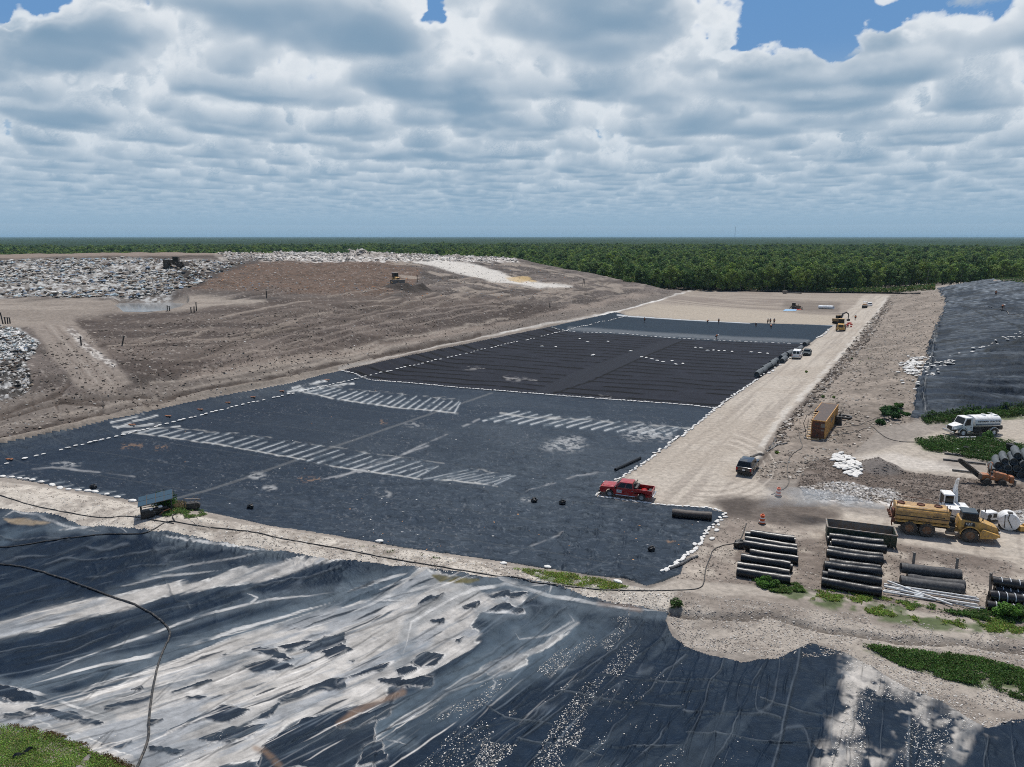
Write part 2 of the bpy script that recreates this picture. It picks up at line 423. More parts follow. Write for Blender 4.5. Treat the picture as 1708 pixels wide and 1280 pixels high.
for k in range(34):                                  # rain gullies down the outer slope
    x0 = 20 + k * 31 + RNG.uniform(-9, 9); y0 = 700 - x0 * 0.2 - 22 + RNG.uniform(-6, 6)
    pts = [(x0, y0), (x0 + RNG.uniform(-12, 4), y0 + 9), (x0 + RNG.uniform(-18, 6), y0 + 19)]
    paint(line(pts, 1.2, 1.6, 2, 3, 380 + k), (0.10,0.08,0.066), 0.6); lift(line(pts, 1.5, 2, 2, 3, 380 + k), -0.15)
paint(area([(-200,499),(0,499),(120,502),(300,494),(400,497),(440,503),(330,518),(190,524),(120,536),(0,545),(-200,560)], 5, 6, 9, 10), (0.29,0.25,0.21), 0.9)
speckle(area([(-200,499),(120,502),(400,497),(330,518),(120,536),(-200,560)], 5, 6, 9, 10), (0.19,0.16,0.135), 0.16, 0.5, 0.7, 14, 0.1, None, (R(5), 6))
paint(area([(50,543),(120,533),(150,560),(185,600),(220,640),(180,660),(130,650),(90,600)], 5, 4, 8, 11), (0.235,0.2,0.17), 0.9)
paint(line([(118,552),(140,575),(165,595),(190,610)], 9, 3, 3, 3, 12), (0.5,0.47,0.43), 0.8)
speckle(line([(118,552),(140,575),(165,595),(190,610)], 16, 3, 3, 3, 12), (0.12,0.1,0.09), 1.2, 0.55, 0.8, 12)
paint(area([(350,421),(480,417),(560,419),(640,424),(740,426),(860,431),(866,437),(700,435),(500,436),(370,437)], 2, 3, 10, 12), (0.40,0.36,0.32), 0.8)
speckle(area([(350,421),(560,416),(860,431),(866,437),(500,437)], 2, 3, 10, 12), (0.62,0.59,0.55), 0.5, 0.5, 0.9, 12)
TRASH = [(-300,440),(0,437),(80,433),(200,431),(330,436),(420,436),(372,452),(345,468),(310,484),(262,494),(130,497),(0,497),(-300,500)]
paint(area(TRASH, 3, 4, 8, 13), (0.22,0.20,0.18), 1)
speckle(area(TRASH, 3, 4, 8, 13), (0.04,0.035,0.03), 1.1, 0.58, 0.9, 13)
speckle(area(TRASH, 3, 4, 8, 13), (0.52,0.52,0.50), 0.9, 0.54, 0.8, 17)
paint(area([(-200,438),(200,431),(420,431),(420,425),(200,427),(-200,430)], 2, 2, 10, 14), (0.06,0.045,0.035), 0.7)
paint(area([(-200,431),(0,423),(300,420),(450,420),(450,425),(200,428),(0,432)], 2, 2, 10, 14), (0.24,0.19,0.155), 0.8)
paint(area([(372,437),(400,430),(440,432),(430,440),(380,452),(330,480),(280,478),(320,462)], 3, 4, 6, 15), (0.05,0.04,0.035), 0.85)
TRASH2 = [(-200,545),(0,543),(30,550),(66,572),(58,590),(42,605),(55,640),(36,662),(0,668),(-200,690)]
paint(area(TRASH2, 3, 4, 5, 16), (0.06,0.055,0.05), 1)
speckle(area(TRASH2, 3, 4, 5, 16), (0.5,0.49,0.47), 1.6, 0.58, 0.85, 16)
speckle(area([(-200,545),(0,543),(30,550),(66,572),(55,585),(0,605),(-200,610)], 4, 4, 5, 18), (0.7,0.69,0.67), 1.2, 0.44, 0.9, 19)
paint(area([(690,437),(735,433),(800,443),(862,464),(880,468),(955,478),(900,482),(820,469),(750,452)], 2, 2, 8, 17), (0.58,0.55,0.50), 0.85)
paint(area([(843,463),(880,462),(895,470),(865,472)], 2, 3, 4, 18), (0.45,0.32,0.15), 0.8)
for pts, w in [([(0,690),(60,672),(100,658),(115,640)], 5), ([(0,697),(120,668),(250,662)], 4), ([(100,672),(170,676)], 5), ([(240,672),(330,655),(480,628),(640,592),(800,560)], 3.5), ([(0,735),(60,722),(130,705),(170,688)], 5), ([(245,682),(290,668)], 6)]:
    paint(line(pts, w, 3, 3, 3, 20), (0.06,0.045,0.036), 0.75); lift(line(pts, w, 3), -0.35)
for k in range(7):
    o = k * 8
    paint(line([(330 + o, 615 - k * 3), (480, 590 - o * .7), (650, 553 - o * .75), (830, 520 - o * .5)], 1.6, 1.6, 3, 20, k), (0.25,0.21,0.18) if k % 2 else (0.1,0.08,0.07), 0.5)
for k in range(5):
    paint(line([(75 + k * 9, 545), (105 + k * 11, 580), (150 + k * 12, 640)], 2, 2, 3, 8, 40 + k), (0.33,0.29,0.25) if k % 2 else (0.15,0.12,0.1), 0.5)
paint(line([(735,590),(560,621),(480,642),(330,671),(160,711)], 3.2, 2, 1, 6, 22), (0.42,0.37,0.31), 0.7)
paint(line([(1152,486),(1060,512),(1032,520),(870,549),(700,586),(566,616)], 2.4, 1, 0.6, 6, 22), (0.66,0.64,0.60), 0.95)

# rough bank and spoil lip beside the left side slope
paint(line([(-40,752),(60,728),(200,696),(330,664),(480,634),(620,603),(800,565),(1000,524)], (10,3), 3, 2, 4, 91), (0.25,0.215,0.18), 0.75); lift(line([(-40,750),(60,726),(200,692),(330,660),(480,630),(620,600)], (9,3), 5, 3, 4, 91), 0.55)
paint(line([(-40,742),(60,716),(200,684),(330,652),(480,625),(620,595),(800,559)], (5,1.5), 2.5, 4, 4, 92, 0.42), (0.055,0.043,0.036), 0.85)
paint(line([(60,735),(140,715),(200,702),(300,675)], 5, 3, 5, 2, 93, 0.5), (0.05,0.04,0.033), 0.85)
for pts in [[(0,712),(100,694),(190,676),(260,664)], [(300,650),(420,630),(560,602),(700,572)], [(250,640),(360,625),(520,596),(690,560),(850,530)], [(350,632),(500,606),(640,580)]]:
    paint(line(pts, 2.5, 2.5, 3, 6, 94, 0.36), (0.29,0.25,0.21), 0.7)
# ---- road, far subgrade, yard and right berm
SPOIL = [(1486,492),(1520,488),(1565,483),(1578,500),(1576,520),(1548,600),(1530,640),(1522,704),(1470,712),(1420,760),(1330,800),(1262,800),(1280,740),(1340,668),(1405,596),(1450,545)]
paint(area([(1150,486),(1484,491),(1420,560),(1391,544),(1030,522)], 2, 2, 15, 23), (0.29,0.248,0.205), 1)
idx, m = area([(1150,486),(1484,491),(1420,560),(1391,544),(1030,522)], 3)
th = R(-18); st = afbm((GX[idx] * math.cos(th) + GY[idx] * math.sin(th)) / 30, (-GX[idx] * math.sin(th) + GY[idx] * math.cos(th)) / 1.6, 4, 25)
paint((idx, m * sstep(0.5, 0.68, st)), (0.17,0.14,0.118), 0.75)
paint((idx, m * sstep(0.55, 0.7, fbm(GX[idx] / 25, GY[idx] / 25, 3, 26))), (0.2,0.165,0.14), 0.7)
paint(area([(1040,520),(1090,507),(1200,514),(1400,528),(1391,544),(1150,535),(1045,526)], 3, 2, 14, 27), (0.37,0.32,0.255), 0.8)
paint(area([(1310,503),(1400,506),(1400,523),(1340,522),(1300,512)], 4, 4, 8, 28), (0.11,0.09,0.075), 0.6)
paint(area(SPOIL, 3, 3, 5, 29), (0.225,0.19,0.158), 1)
idx, m = area(SPOIL, 3)
GCOL[idx] *= (1 + m[:, None] * (0.8 * (n2[idx] - 0.5) + 0.7 * (n3[idx] - 0.5)))
ROAD = [(1442,492),(1484,491),(1450,543),(1404,594),(1340,664),(1300,706),(1278,740),(1262,772),(1262,800),(1290,822),(1400,850),(1500,868),(1708,886),(1900,900),(1900,960),(1708,940),(1500,908),(1350,885),(1215,862),(1175,846),(990,826),(1089,760),(1195,682),(1351,573),(1391,543)]
paint(area(ROAD, 3, 2.5, 8, 30), SAND, 1)
idx, m = area(ROAD, 3)
th = R(59); st = afbm((GX[idx] * math.cos(th) + GY[idx] * math.sin(th)) / 22, (-GX[idx] * math.sin(th) + GY[idx] * math.cos(th)) / 0.7, 4, 31)
paint((idx, m * sstep(0.48, 0.7, st)), (0.27,0.235,0.2), 0.65)
paint((idx, m * sstep(0.5, 0.7, fbm(GX[idx] / 9, GY[idx] / 9, 4, 33))), (0.33,0.285,0.235), 0.6)
# turning tracks by the parked vehicles
for k in range(7):
    rr = 1 + k * 0.13
    pts = [(1190 + (a_ - 0) * 0 + 62 * rr * math.cos(R(q)), 778 + 34 * rr * math.sin(R(q))) for a_, q in enumerate(range(-70, 120, 12))]
    paint(line(pts, 1.6, 1.4, 1.5, 5, 50 + k), (0.46,0.41,0.35) if k % 2 else (0.26,0.225,0.19), 0.6)
paint(line([(1478,498),(1452,538),(1404,589),(1338,660),(1298,702),(1280,730),(1262,765)], (3,8), 3, 4, 3, 32, 0.36), (0.52,0.49,0.44), 0.6)
paint(line([(1484,500),(1460,540),(1412,595),(1347,667),(1310,705),(1290,740),(1262,775)], (2,7), 2, 3, 2, 34), (0.075,0.06,0.05), 0.75)
lift(line([(1484,500),(1460,540),(1412,595),(1347,667),(1310,705),(1290,740),(1262,775)], (3,9), 3, 3, 2, 34), -0.2)
paint(area([(1180,836),(1290,824),(1400,846),(1410,866),(1360,886),(1250,888),(1210,864)], 10, 9, 5, 35), (0.095,0.077,0.066), 0.9)
paint(area([(1195,835),(1240,828),(1262,840),(1250,860),(1215,858)], 7, 4, 5, 36), (0.07,0.058,0.05), 0.8)
YARD = [(1215,862),(1350,885),(1500,908),(1708,940),(2200,980),(2200,1200),(1708,1060),(1400,990),(1250,975),(1130,965),(1160,920),(1200,880)]
paint(area(YARD, 5, 6, 6, 37), (0.24,0.202,0.17), 1)
speckle(area(YARD, 5), (0.13,0.105,0.088), 0.25, 0.52, 0.75, 37, 0.1, None, (R(-12), 2.5))
speckle(area(YARD, 5), (0.42,0.37,0.31), 0.35, 0.62, 0.7, 41, 0.1)
paint(area([(1345,772),(1400,762),(1480,782),(1640,800),(1900,820),(1900,870),(1600,848),(1500,832),(1430,830),(1330,810)], 5, 6, 5, 38), (0.12,0.095,0.078), 0.95)
speckle(area([(1345,772),(1480,782),(1900,820),(1900,870),(1500,832),(1330,810)], 5), (0.24,0.2,0.17), 0.9, 0.56, 0.6, 38)
paint(area([(1335,815),(1390,805),(1500,822),(1500,845),(1420,838),(1340,838)], 4, 6, 2, 39), (0.42,0.38,0.33), 0.8)
speckle(area([(1335,812),(1390,802),(1500,822),(1500,845),(1340,838)], 4, 6, 2, 39), (0.62,0.60,0.57), 1.4, 0.55, 0.8, 39)
speckle(area([(1335,812),(1390,802),(1500,822),(1500,845),(1340,838)], 4, 6, 2, 39), (0.13,0.11,0.09), 1.8, 0.6, 0.8, 49)
paint(area([(1470,750),(1620,700),(1900,680),(1900,720),(1640,742),(1560,770),(1560,782),(1700,795),(1700,805),(1500,785),(1400,764)], 5, 4, 6, 40), (0.38,0.335,0.28), 0.9)
paint(area([(1490,755),(1560,770),(1640,790),(1500,782),(1420,762)], 5, 4, 6, 41), (0.5,0.46,0.41), 0.7)
# ground south of the yard
paint(area([(1130,965),(1250,975),(1450,1005),(1700,1050),(2200,1150),(2200,1240),(1708,1200),(1650,1215),(1560,1165),(1411,1092),(1353,1072),(1294,1101),(1140,1080),(1112,1036),(1120,1018),(1080,985)], 4, 5, 5, 42), (0.34,0.30,0.255), 1)
speckle(area([(1130,985),(1450,1005),(2200,1150),(2200,1240),(1650,1215),(1294,1101),(1112,1036)], 4), (0.19,0.16,0.135), 0.5, 0.55, 0.7, 42, 0.1, None, (R(-15), 2.5))
paint(line([(1080,1018),(1140,1024),(1240,1028),(1290,1024),(1340,1042),(1400,1052),(1500,1066),(1600,1072),(1708,1084)], 5, 4, 5, 2, 43), (0.07,0.058,0.048), 0.75)
lift(line([(1080,1018),(1140,1024),(1240,1028),(1290,1024),(1340,1042),(1400,1052),(1500,1066),(1600,1072),(1708,1084)], 8, 5, 5, 2, 43), -0.3)
# divider berm of pale sand
DIV = [(-300,780),(0,803),(80,815),(190,835),(300,856),(453,882),(570,900),(789,935),(980,966),(1080,982),(1130,985),(1112,1020),(1039,1012),(980,998),(921,975),(804,963),(711,950),(570,938),(406,913),(254,886),(137,878),(86,860),(0,852),(-300,830)]
paint(area(DIV, 2, 2, 2, 44), (0.47,0.425,0.365), 1)
speckle(area(DIV, 2, 2, 2, 44), (0.28,0.245,0.21), 0.8, 0.56, 0.75, 44, 0.1)
speckle(area([(300,880),(570,925),(980,985),(980,966),(700,925),(453,882)], 3), (0.15,0.125,0.1), 1.5, 0.62, 0.6, 48, 0.1)
# undergrowth-coloured soil under the weeds
for pg in [[(1250,960),(1345,985),(1470,1000),(1560,1030),(1640,1040),(1708,1045),(1708,1065),(1560,1050),(1400,1020),(1300,1000)], [(1440,1085),(1560,1090),(1640,1110),(1720,1125),(1720,1170),(1650,1150),(1560,1130)],
           [(-10,1205),(60,1222),(160,1258),(230,1290),(-10,1400)], [(1525,735),(1640,725),(1708,740),(1708,770),(1600,760),(1540,750)], [(1540,698),(1708,680),(1708,700),(1545,710)], [(870,950),(980,965),(1040,980),(1000,985),(900,968)]]:
    speckle(area(pg, 4, 5, 2, 45), (0.05,0.085,0.02), 0.7, 0.42, 0.8, 45, 0.1)

POND = [(190,510),(200,506.5),(240,505.5),(285,505),(312,507.5),(300,512),(278,516.5),(240,518.5),(205,518)]
# surface relief of the earth
rel = area(MOUND, 3)
GDZ += (0.10 * (fbm(GX / 1.1, GY / 1.1, 3, 60) - 0.5) * (1 + 0 * GX)).astype(np.float32)
idx, m = rel; GDZ[idx] += (m * (0.9 * (fbm(GX[idx] / 7, GY[idx] / 7, 4, 61) - 0.5))).astype(np.float32)
for pg, a_, s_ in [(TRASH, 1.3, 1.5), (TRASH2, 1.3, 1.3), ([(350,421),(560,416),(860,431),(866,437),(500,437)], 1.5, 2.2), (SPOIL, 0.5, 1.6), ([(1345,772),(1480,782),(1900,820),(1900,870),(1500,832),(1330,810)], 0.5, 1.2)]:
    idx, m = area(pg, 4); GDZ[idx] += (m * a_ * (fbm(GX[idx] / s_, GY[idx] / s_, 3, 62) - 0.5)).astype(np.float32)
def bump_at(px, py, rad, hgt, sq=1.0, rot=0, rgh=0.15):
    p = hit(px, py)
    c, s = math.cos(rot), math.sin(rot)
    dx, dy = GX - p.x, GY - p.y
    q = np.hypot((dx * c + dy * s), (-dx * s + dy * c) * sq) / rad
    i = np.nonzero(q < 1.2)[0]
    b = np.clip(1 - q[i], 0, 1) * (1 + rgh * 4 * (fbm(GX[i] / 1.5, GY[i] / 1.5, 3, 70) - 0.5))
    GDZ[i] += (hgt * b).astype(np.float32)
    return i, sstep(0.0, 0.25, b)
for px, py, rad, hg in [(500,424,11,3.2),(540,424,8,2.0),(605,428,9,2.6),(585,428,6,1.5),(470,425,6,1.4),(762,430,7,1.4),(640,428,6,1.2)]:
    i, m = bump_at(px, py, rad, hg, 1.0, 0, 0.35); paint((i, m), (0.42,0.38,0.34), 0.9); speckle((i, m), (0.16,0.14,0.12), 0.6, 0.55, 0.8, 71)
i, m = bump_at(672, 482, 7.5, 2.2, 1.4, 0, .2); paint((i, m), (0.045,0.037,0.032), 0.95)
i, m = bump_at(705, 483, 4, 1.8, 1.0, 0, .2); paint((i, m), (0.045,0.037,0.032), 0.95)
i, m = bump_at(1465, 782, 3.0, 1.5, 1.0, 0, .1); paint((i, m), (0.17,0.15,0.135), 1)
i, m = bump_at(312, 462, 8, 1.5, 1.0, 0, .3); paint((i, m), (0.04,0.033,0.028), 0.9)

PONDZ = float(hit(240, 519).z) - 0.25
i = np.nonzero((PX > 120) & (PX < 400) & (PY > 480) & (PY < 545) & (np.hypot(GX, GY) < 300))[0]
qx, qy = project(GX[i], GY[i], np.full(i.size, PONDZ))
m = sstep(-5, 1.0, sdist(qx, qy, POND)); GDZ[i] = GDZ[i] * (1 - m) + m * (PONDZ - 0.3 - GZ[i])
paint(area([(186,511),(200,505),(290,503),(318,507),(300,514),(240,520),(200,520)], 3, 2, 3, 75), (0.2,0.17,0.145), 0.8)
# ------------------------------------------------------------------ liner sheets: colours and folds
E_COL, E_ROUGH, E_DZ = GCOL, GROUGH, GDZ
LBASE = np.array([0.0085, 0.0155, 0.0285])
GCOL = np.zeros((NV, 3), dtype=np.float32); GCOL[:] = LBASE * (0.75 + 0.5 * n1)
GROUGH = (0.50 + 0.15 * (n2[:, 0] - 0.5)).astype(np.float32)
GDZ = np.zeros(NV, dtype=np.float32) + 0.05
DUST = (0.46, 0.45, 0.42); FILM = (0.12, 0.145, 0.165)
def sub(poly, pad=2.0):
    idx = bbox_idx(poly, pad); d = sdist(PX[idx], PY[idx], poly); k = d > -pad
    return idx[k]

# cell frame: U along the short side (71 m), V along the road
U0 = np.array(at_z(607, 631, 0)); UA = R(-22); VA = R(59)
cu, su, cv, sv = math.cos(UA), math.sin(UA), math.cos(VA), math.sin(VA)
def uv(i):
    x, y = GX[i] - U0[0], GY[i] - U0[1]
    det = cu * sv - su * cv
    return (x * sv - y * cv) / det, (-x * su + y * cu) / det      # metres along U and V

# -- main sheet: dusty film with sun sheen painted in, wrinkles with painted glints, panel seams, rows of dried streaks
mi = sub(Z_MAIN)
u, v = uv(mi)
w1 = ridged(GX[mi] / 2.6 + 1.5 * fbm(GX[mi] / 5, GY[mi] / 5, 2, 81), GY[mi] / 2.6 + 1.5 * fbm(GX[mi] / 5, GY[mi] / 5, 2, 82), 3, 80)
wr = sstep(0.55, 0.95, w1)
near = sstep(135, 70, np.hypot(GX[mi], GY[mi]))
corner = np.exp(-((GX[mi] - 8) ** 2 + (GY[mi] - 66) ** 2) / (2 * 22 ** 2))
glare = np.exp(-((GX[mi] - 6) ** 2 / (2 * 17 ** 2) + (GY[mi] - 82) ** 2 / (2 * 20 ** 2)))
paint((mi, glare * (0.5 + fbm(GX[mi] / 2, GY[mi] / 2, 4, 78))), (0.042, 0.053, 0.066), 0.65)  # sun glare painted into the liner colour as a paler patch
GDZ[mi] += (wr * (0.03 + 0.05 * near + 0.12 * corner)).astype(np.float32)
dust_sheen = sstep(0.45, 0.8, fbm(u / 14, v / 5, 5, 83)) * 0.5 + sstep(0.5, 0.75, fbm(GX[mi] / 1.6, GY[mi] / 1.6, 4, 84)) * 0.22
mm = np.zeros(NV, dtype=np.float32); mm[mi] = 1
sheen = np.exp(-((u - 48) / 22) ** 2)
paint((mi, dust_sheen * (0.15 + 0.85 * sheen)), (0.06, 0.072, 0.086), 0.7, 0.6)  # thin film tone, strongest where the sun sheen is painted in
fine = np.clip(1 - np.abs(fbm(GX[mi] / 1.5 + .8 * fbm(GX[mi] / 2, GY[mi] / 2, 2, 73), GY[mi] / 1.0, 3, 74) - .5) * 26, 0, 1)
paint((mi, fine * (0.12 + 0.30 * near + 0.45 * corner)), (0.14,0.160,0.18), 0.36); GDZ[mi] += (0.03 * fine).astype(np.float32)  # glints painted as pale lines along the fine wrinkles
fine = np.clip(1 - np.abs(fbm(GX[mi] / 2.3, GY[mi] / 1.4, 3, 76) - .5) * 26, 0, 1)
paint((mi, fine * (0.2 + 0.4 * near + 0.4 * corner)), (0.002,0.005,0.011), 0.75)
sp = sstep(0.70, 0.78, fbm(GX[mi] / 0.30, GY[mi] / 0.45, 3, 85)) * sstep(0.42, 0.62, fbm(GX[mi] / 9, GY[mi] / 9, 3, 86))
paint((mi, sp), (0.30,0.30,0.30), 0.2)
fr = np.abs(((v / 6.9) % 1) - 0.5) * 6.9
paint((mi, 1 - sstep(0.05, 0.16, np.abs(fr - 0.0))), (0.05,0.055,0.06), 0.5)
def crosses(uc, width, v0, v1, a):
    k = (v > v0) & (v < v1)
    paint((mi, (1 - sstep(width * .5, width, np.abs(u - uc))) * k), (0.16, 0.16, 0.155), a)
crosses(31, 0.5, -70, -3, 0.4)
# rows of pale streaks: upper and lower edges in photograph pixels, n strokes
def streak_row(top, bot, n, w, slant, a=0.95, seed=0, edge=True, lean=1.0):
    rr = np.random.RandomState(seed)
    def along(pl, s):
        L = [0]
        for i in range(len(pl) - 1): L.append(L[-1] + math.dist(pl[i], pl[i + 1]))
        t = s * L[-1]
        for i in range(len(pl) - 1):
            if t <= L[i + 1] or i == len(pl) - 2:
                k = (t - L[i]) / (L[i + 1] - L[i]); return (pl[i][0] + (pl[i + 1][0] - pl[i][0]) * k, pl[i][1] + (pl[i + 1][1] - pl[i][1]) * k)
    for k in range(n):
        s = (k + 0.5 + rr.uniform(-.08, .08)) / n
        b = along(bot, s); t = along(top, min(1, max(0, s + slant / n)))
        f = rr.uniform(0.0, 0.3)
        t = (t[0] * (1 - f) + b[0] * f, t[1] * (1 - f) + b[1] * f)
        paint(line([b, t], (w * 0.8, w * 0.25), 0.8, 0.25, 1.2, seed + k, 0.36), (0.50,0.50,0.49), a)
        paint(line([b, t], (w * 1.9, w * 1.0), 1.8, 1.2, 1.6, seed + k), FILM, 0.4)
    if edge:
        paint(line(bot, 1.3, 1.2, 1.2, 2, seed + 90, 0.36), DUST, 0.7)
        paint(line(top, 0.8, 1.5, 2.5, 1.2, seed + 91, 0.5), DUST, 0.4)
streak_row([(232,709),(300,716),(400,725),(500,738),(620,757),(740,774)], [(222,722),(300,733),(380,745),(475,762),(560,779),(700,800)], 27, 2.2, 1.6, 0.9, 100)
streak_row([(760,779),(860,794)], [(700,800),(760,803),(830,812)], 8, 1.8, 1.8, 0.6, 130)
streak_row([(515,642),(600,651),(700,661),(770,668)], [(492,652),(570,668),(660,680),(765,690)], 21, 2.6, 1.5, 1.0, 140)
streak_row([(838,682),(900,687),(1000,697),(1140,712)], [(795,702),(850,706),(930,712),(1010,719),(1120,728)], 16, 2.5, 1.3, 1.0, 160, False)
paint(line([(835,690),(880,696),(960,700),(1060,707),(1150,716)], 1.6, 2.0, 2, 2, 161, 0.44), DUST, 0.6)
streak_row([(20,790),(120,806),(220,824)], [(-20,801),(100,820),(180,834)], 9, 1.6, 0.5, 0.6, 180, False)
for pts, w in [([(195,715),(225,703),(262,694)], 1.8), ([(188,712),(230,712),(268,706)], 1.6), ([(205,722),(250,716),(300,712)], 1.6), ([(488,648),(520,640),(545,635)], 2.6), ([(500,652),(540,646),(590,640)], 2.2), ([(480,655),(510,647)], 1.6), ([(185,706),(210,700),(240,692)], 1.5)]:
    paint(line(pts, w, 1.4, 1, 1.5, 170, 0.35), (0.52,0.52,0.5), 0.85)
for pts, w in [([(535,802),(640,775),(700,745),(800,700)], 1.6), ([(0,800),(45,785),(85,780),(200,792),(225,796)], 1.8), ([(560,798),(640,770),(720,742)], 1.2), ([(870,823),(960,795),(1010,790)], 1.0), ([(850,925),(905,905),(940,890)], 1.2)]:
    paint(line(pts, w, 1.6, 1.2, 2, 171, 0.42), (0.3,0.3,0.3), 0.65)
for cx, cy, rx, ry, a in [(940,745,36,10,.6),(1080,725,40,12,.6),(950,735,20,8,.5),(430,795,14,5,.6),(600,788,14,4,.5),(880,835,12,4,.5),(640,825,12,4,.5),(110,775,26,4,.5),(450,815,12,4,.6),(690,710,16,4,.4)]:
    i, m = area([(cx + rx * math.cos(R(q)), cy + ry * math.sin(R(q))) for q in range(0, 360, 24)], ry * .8, ry * .6, 3, 172)
    speckle((i, m), (0.42,0.42,0.41), 1.6, 0.52, a, cx, 0.1)
for cx, cy, rx in [(515,800,18),(220,745,18),(270,748,10),(640,705,5),(1120,905,8)]:
    speckle(area([(cx - rx, cy - 3), (cx + rx, cy - 4), (cx + rx, cy + 3), (cx - rx, cy + 4)], 3, 2, 2, 173), (0.30,0.18,0.10), 2.5, 0.56, 0.5, cx)
# folds at the near edge trench and fan-shaped creases of the corner
for pts in [[(700,905),(790,920),(900,940),(980,952),(1070,962)], [(800,925),(860,905),(880,880)], [(905,935),(935,900),(950,860)], [(985,945),(1000,900),(990,860)], [(1060,950),(1075,915),(1110,880)], [(1020,955),(1040,920),(1050,870)], [(935,948),(962,915),(970,880)], [(860,930),(885,910),(905,890)]]:
    lift(line(pts, 1.5, 3, 5, 3, 174), 0.10)
paint(line([(600,903),(668,915),(789,932),(882,946),(980,961),(1039,967),(1078,980),(1130,962)], 4, 2, 1, 2, 175), (0.008,0.009,0.011), 0.9)

# -- textured black sheet: lapped panels and a plain strip across
ti = sub(Z_TEX); u, v = uv(ti)
GCOL[ti] = np.array([0.0165, 0.0185, 0.0260]) * (0.8 + 0.5 * n2[ti]); GROUGH[ti] = 0.78
wob = 0.5 * (fbm(u / 9, v / 9, 2, 90) - 0.5)
ph = (v / 4.4 + wob) % 1
brk = sstep(0.30, 0.42, fbm(u / 7, np.floor(v / 4.4 + wob) * 3.3, 3, 92))
band = area([(1108,567),(1140,568),(970,640),(915,657),(890,655),(950,625)], 1.5)
bm = np.zeros(NV, dtype=np.float32); bm[band[0]] = band[1]
sm = (1 - sstep(0.10, 0.20, np.abs(ph - 0.5))) * brk * (1 - bm[ti])
paint((ti, sm), (0.0015,0.0015,0.002), 0.97)
GDZ[ti] += (0.10 * (sstep(0.1, 0.5, ph) - sstep(0.5, 0.56, ph)) * (1 - bm[ti])).astype(np.float32)
paint((ti, bm[ti]), (0.021,0.0235,0.031), 0.85)
paint(line([(1138,569),(1060,602),(985,637),(922,658)], 1.2, 1, 0.4, 3, 93), (0.003,0.003,0.003), 0.9)
sl = sub([(568,618),(607,631),(947,552),(918,545)], 1)
us, vs = uv(sl)
paint((sl, (1 - sstep(0.15, 0.35, np.abs(((vs / 5.2) % 1) - 0.5) * 5.2))), (0.03,0.03,0.033), 0.6)
for cx, cy in [(860,632),(880,634),(1000,662),(790,615)]:
    speckle(area([(cx - 20, cy - 3), (cx + 20, cy - 1), (cx + 18, cy + 4), (cx - 18, cy + 2)], 3, 2, 3, 94), (0.3,0.29,0.28), 0.9, 0.55, 0.6, cx)

# -- far sheet
fi = sub(Z_FAR)
GCOL[fi] = np.array([0.010, 0.020, 0.033]) * (0.85 + 0.3 * n2[fi]); GROUGH[fi] = 0.75
paint(line([(950,549),(1037,554),(1120,560),(1221,565),(1345,570)], 5, 3, 1, 9, 95), (0.13,0.14,0.15), 0.7)
paint(line([(1240,533),(1300,536),(1391,541)], 5.5, 1, .4, 9, 96), (0.36,0.40,0.44), 0.9)
paint(line([(1030,526),(1047,528),(1150,534),(1250,539)], 1.6, 1, .4, 9, 96), (0.5,0.52,0.53), 0.9)

# -- lined side slope: long folds roughly level, loose ripples at the toe
si = sub(Z_SIDE)
GCOL[si] = np.array([0.006, 0.012, 0.0235]) * (0.7 + 0.6 * n2[si]); GROUGH[si] = 0.6
a_ = (PX[si] - 1520) * 0.0; q = (PY[si] - 480) + (PX[si] - 1560) * 0.17
xx, yy = GX[si], GY[si]; th = R(-20)
al = xx * math.cos(th) + yy * math.sin(th); ac = -xx * math.sin(th) + yy * math.cos(th)
fold = sstep(.2, .8, afbm(al / 26, ac / 1.7, 3, 98))
GDZ[si] += (0.85 * fold).astype(np.float32)
hz = sstep(560, 480, PY[si])
paint((si, sstep(0.60, 0.74, afbm(al / 16, ac / 0.8, 4, 99)) * (0.10 + 0.90 * hz)), (0.12,0.145,0.17), 0.45)
paint((si, sstep(0.56, 0.66, afbm(al / 14 + 5, ac / 0.9, 4, 89))), (0.005,0.006,0.008), 0.8)
paint((si, sstep(0.68, 0.76, afbm(al / 12, ac / 0.5, 3, 100)) * (.25 + .75 * hz)), (0.26,0.28,0.30), 0.4)
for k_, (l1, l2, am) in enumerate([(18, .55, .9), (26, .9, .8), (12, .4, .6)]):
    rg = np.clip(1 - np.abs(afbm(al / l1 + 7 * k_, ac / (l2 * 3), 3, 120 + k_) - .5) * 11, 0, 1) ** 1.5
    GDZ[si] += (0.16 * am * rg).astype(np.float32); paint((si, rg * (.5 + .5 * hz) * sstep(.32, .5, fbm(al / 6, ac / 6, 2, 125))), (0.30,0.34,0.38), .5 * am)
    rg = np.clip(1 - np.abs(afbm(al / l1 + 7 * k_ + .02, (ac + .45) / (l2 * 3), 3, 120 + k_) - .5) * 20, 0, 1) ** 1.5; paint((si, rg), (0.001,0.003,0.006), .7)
for pts, w in [([(1590,600),(1640,592),(1708,570)], 2.5), ([(1560,500),(1600,512),(1720,560)], 1.2)]:
    paint(line(pts, w, 1.2, 1.5, 3, 101), (0.005,0.006,0.007), 0.9); lift(line(pts, w + 2, 2), 0.12)
for o in range(9):
    pts = [(1568 - o * 1.4 + 6, 505 + o * 2), (1564 - o * 1.2, 545), (1552 - o * .5 + 6, 585 + o), (1546, 625), (1540 - o, 660), (1545, 692)]
    lift(line(pts, 2.2, 2, 3, 2, 102 + o), 0.4 if o % 2 else -0.3)
    if o % 4 == 1: paint(line(pts, 1.0, 1.4, 3, 2, 102 + o, 0.55), (0.4,0.4,0.38), 0.5)

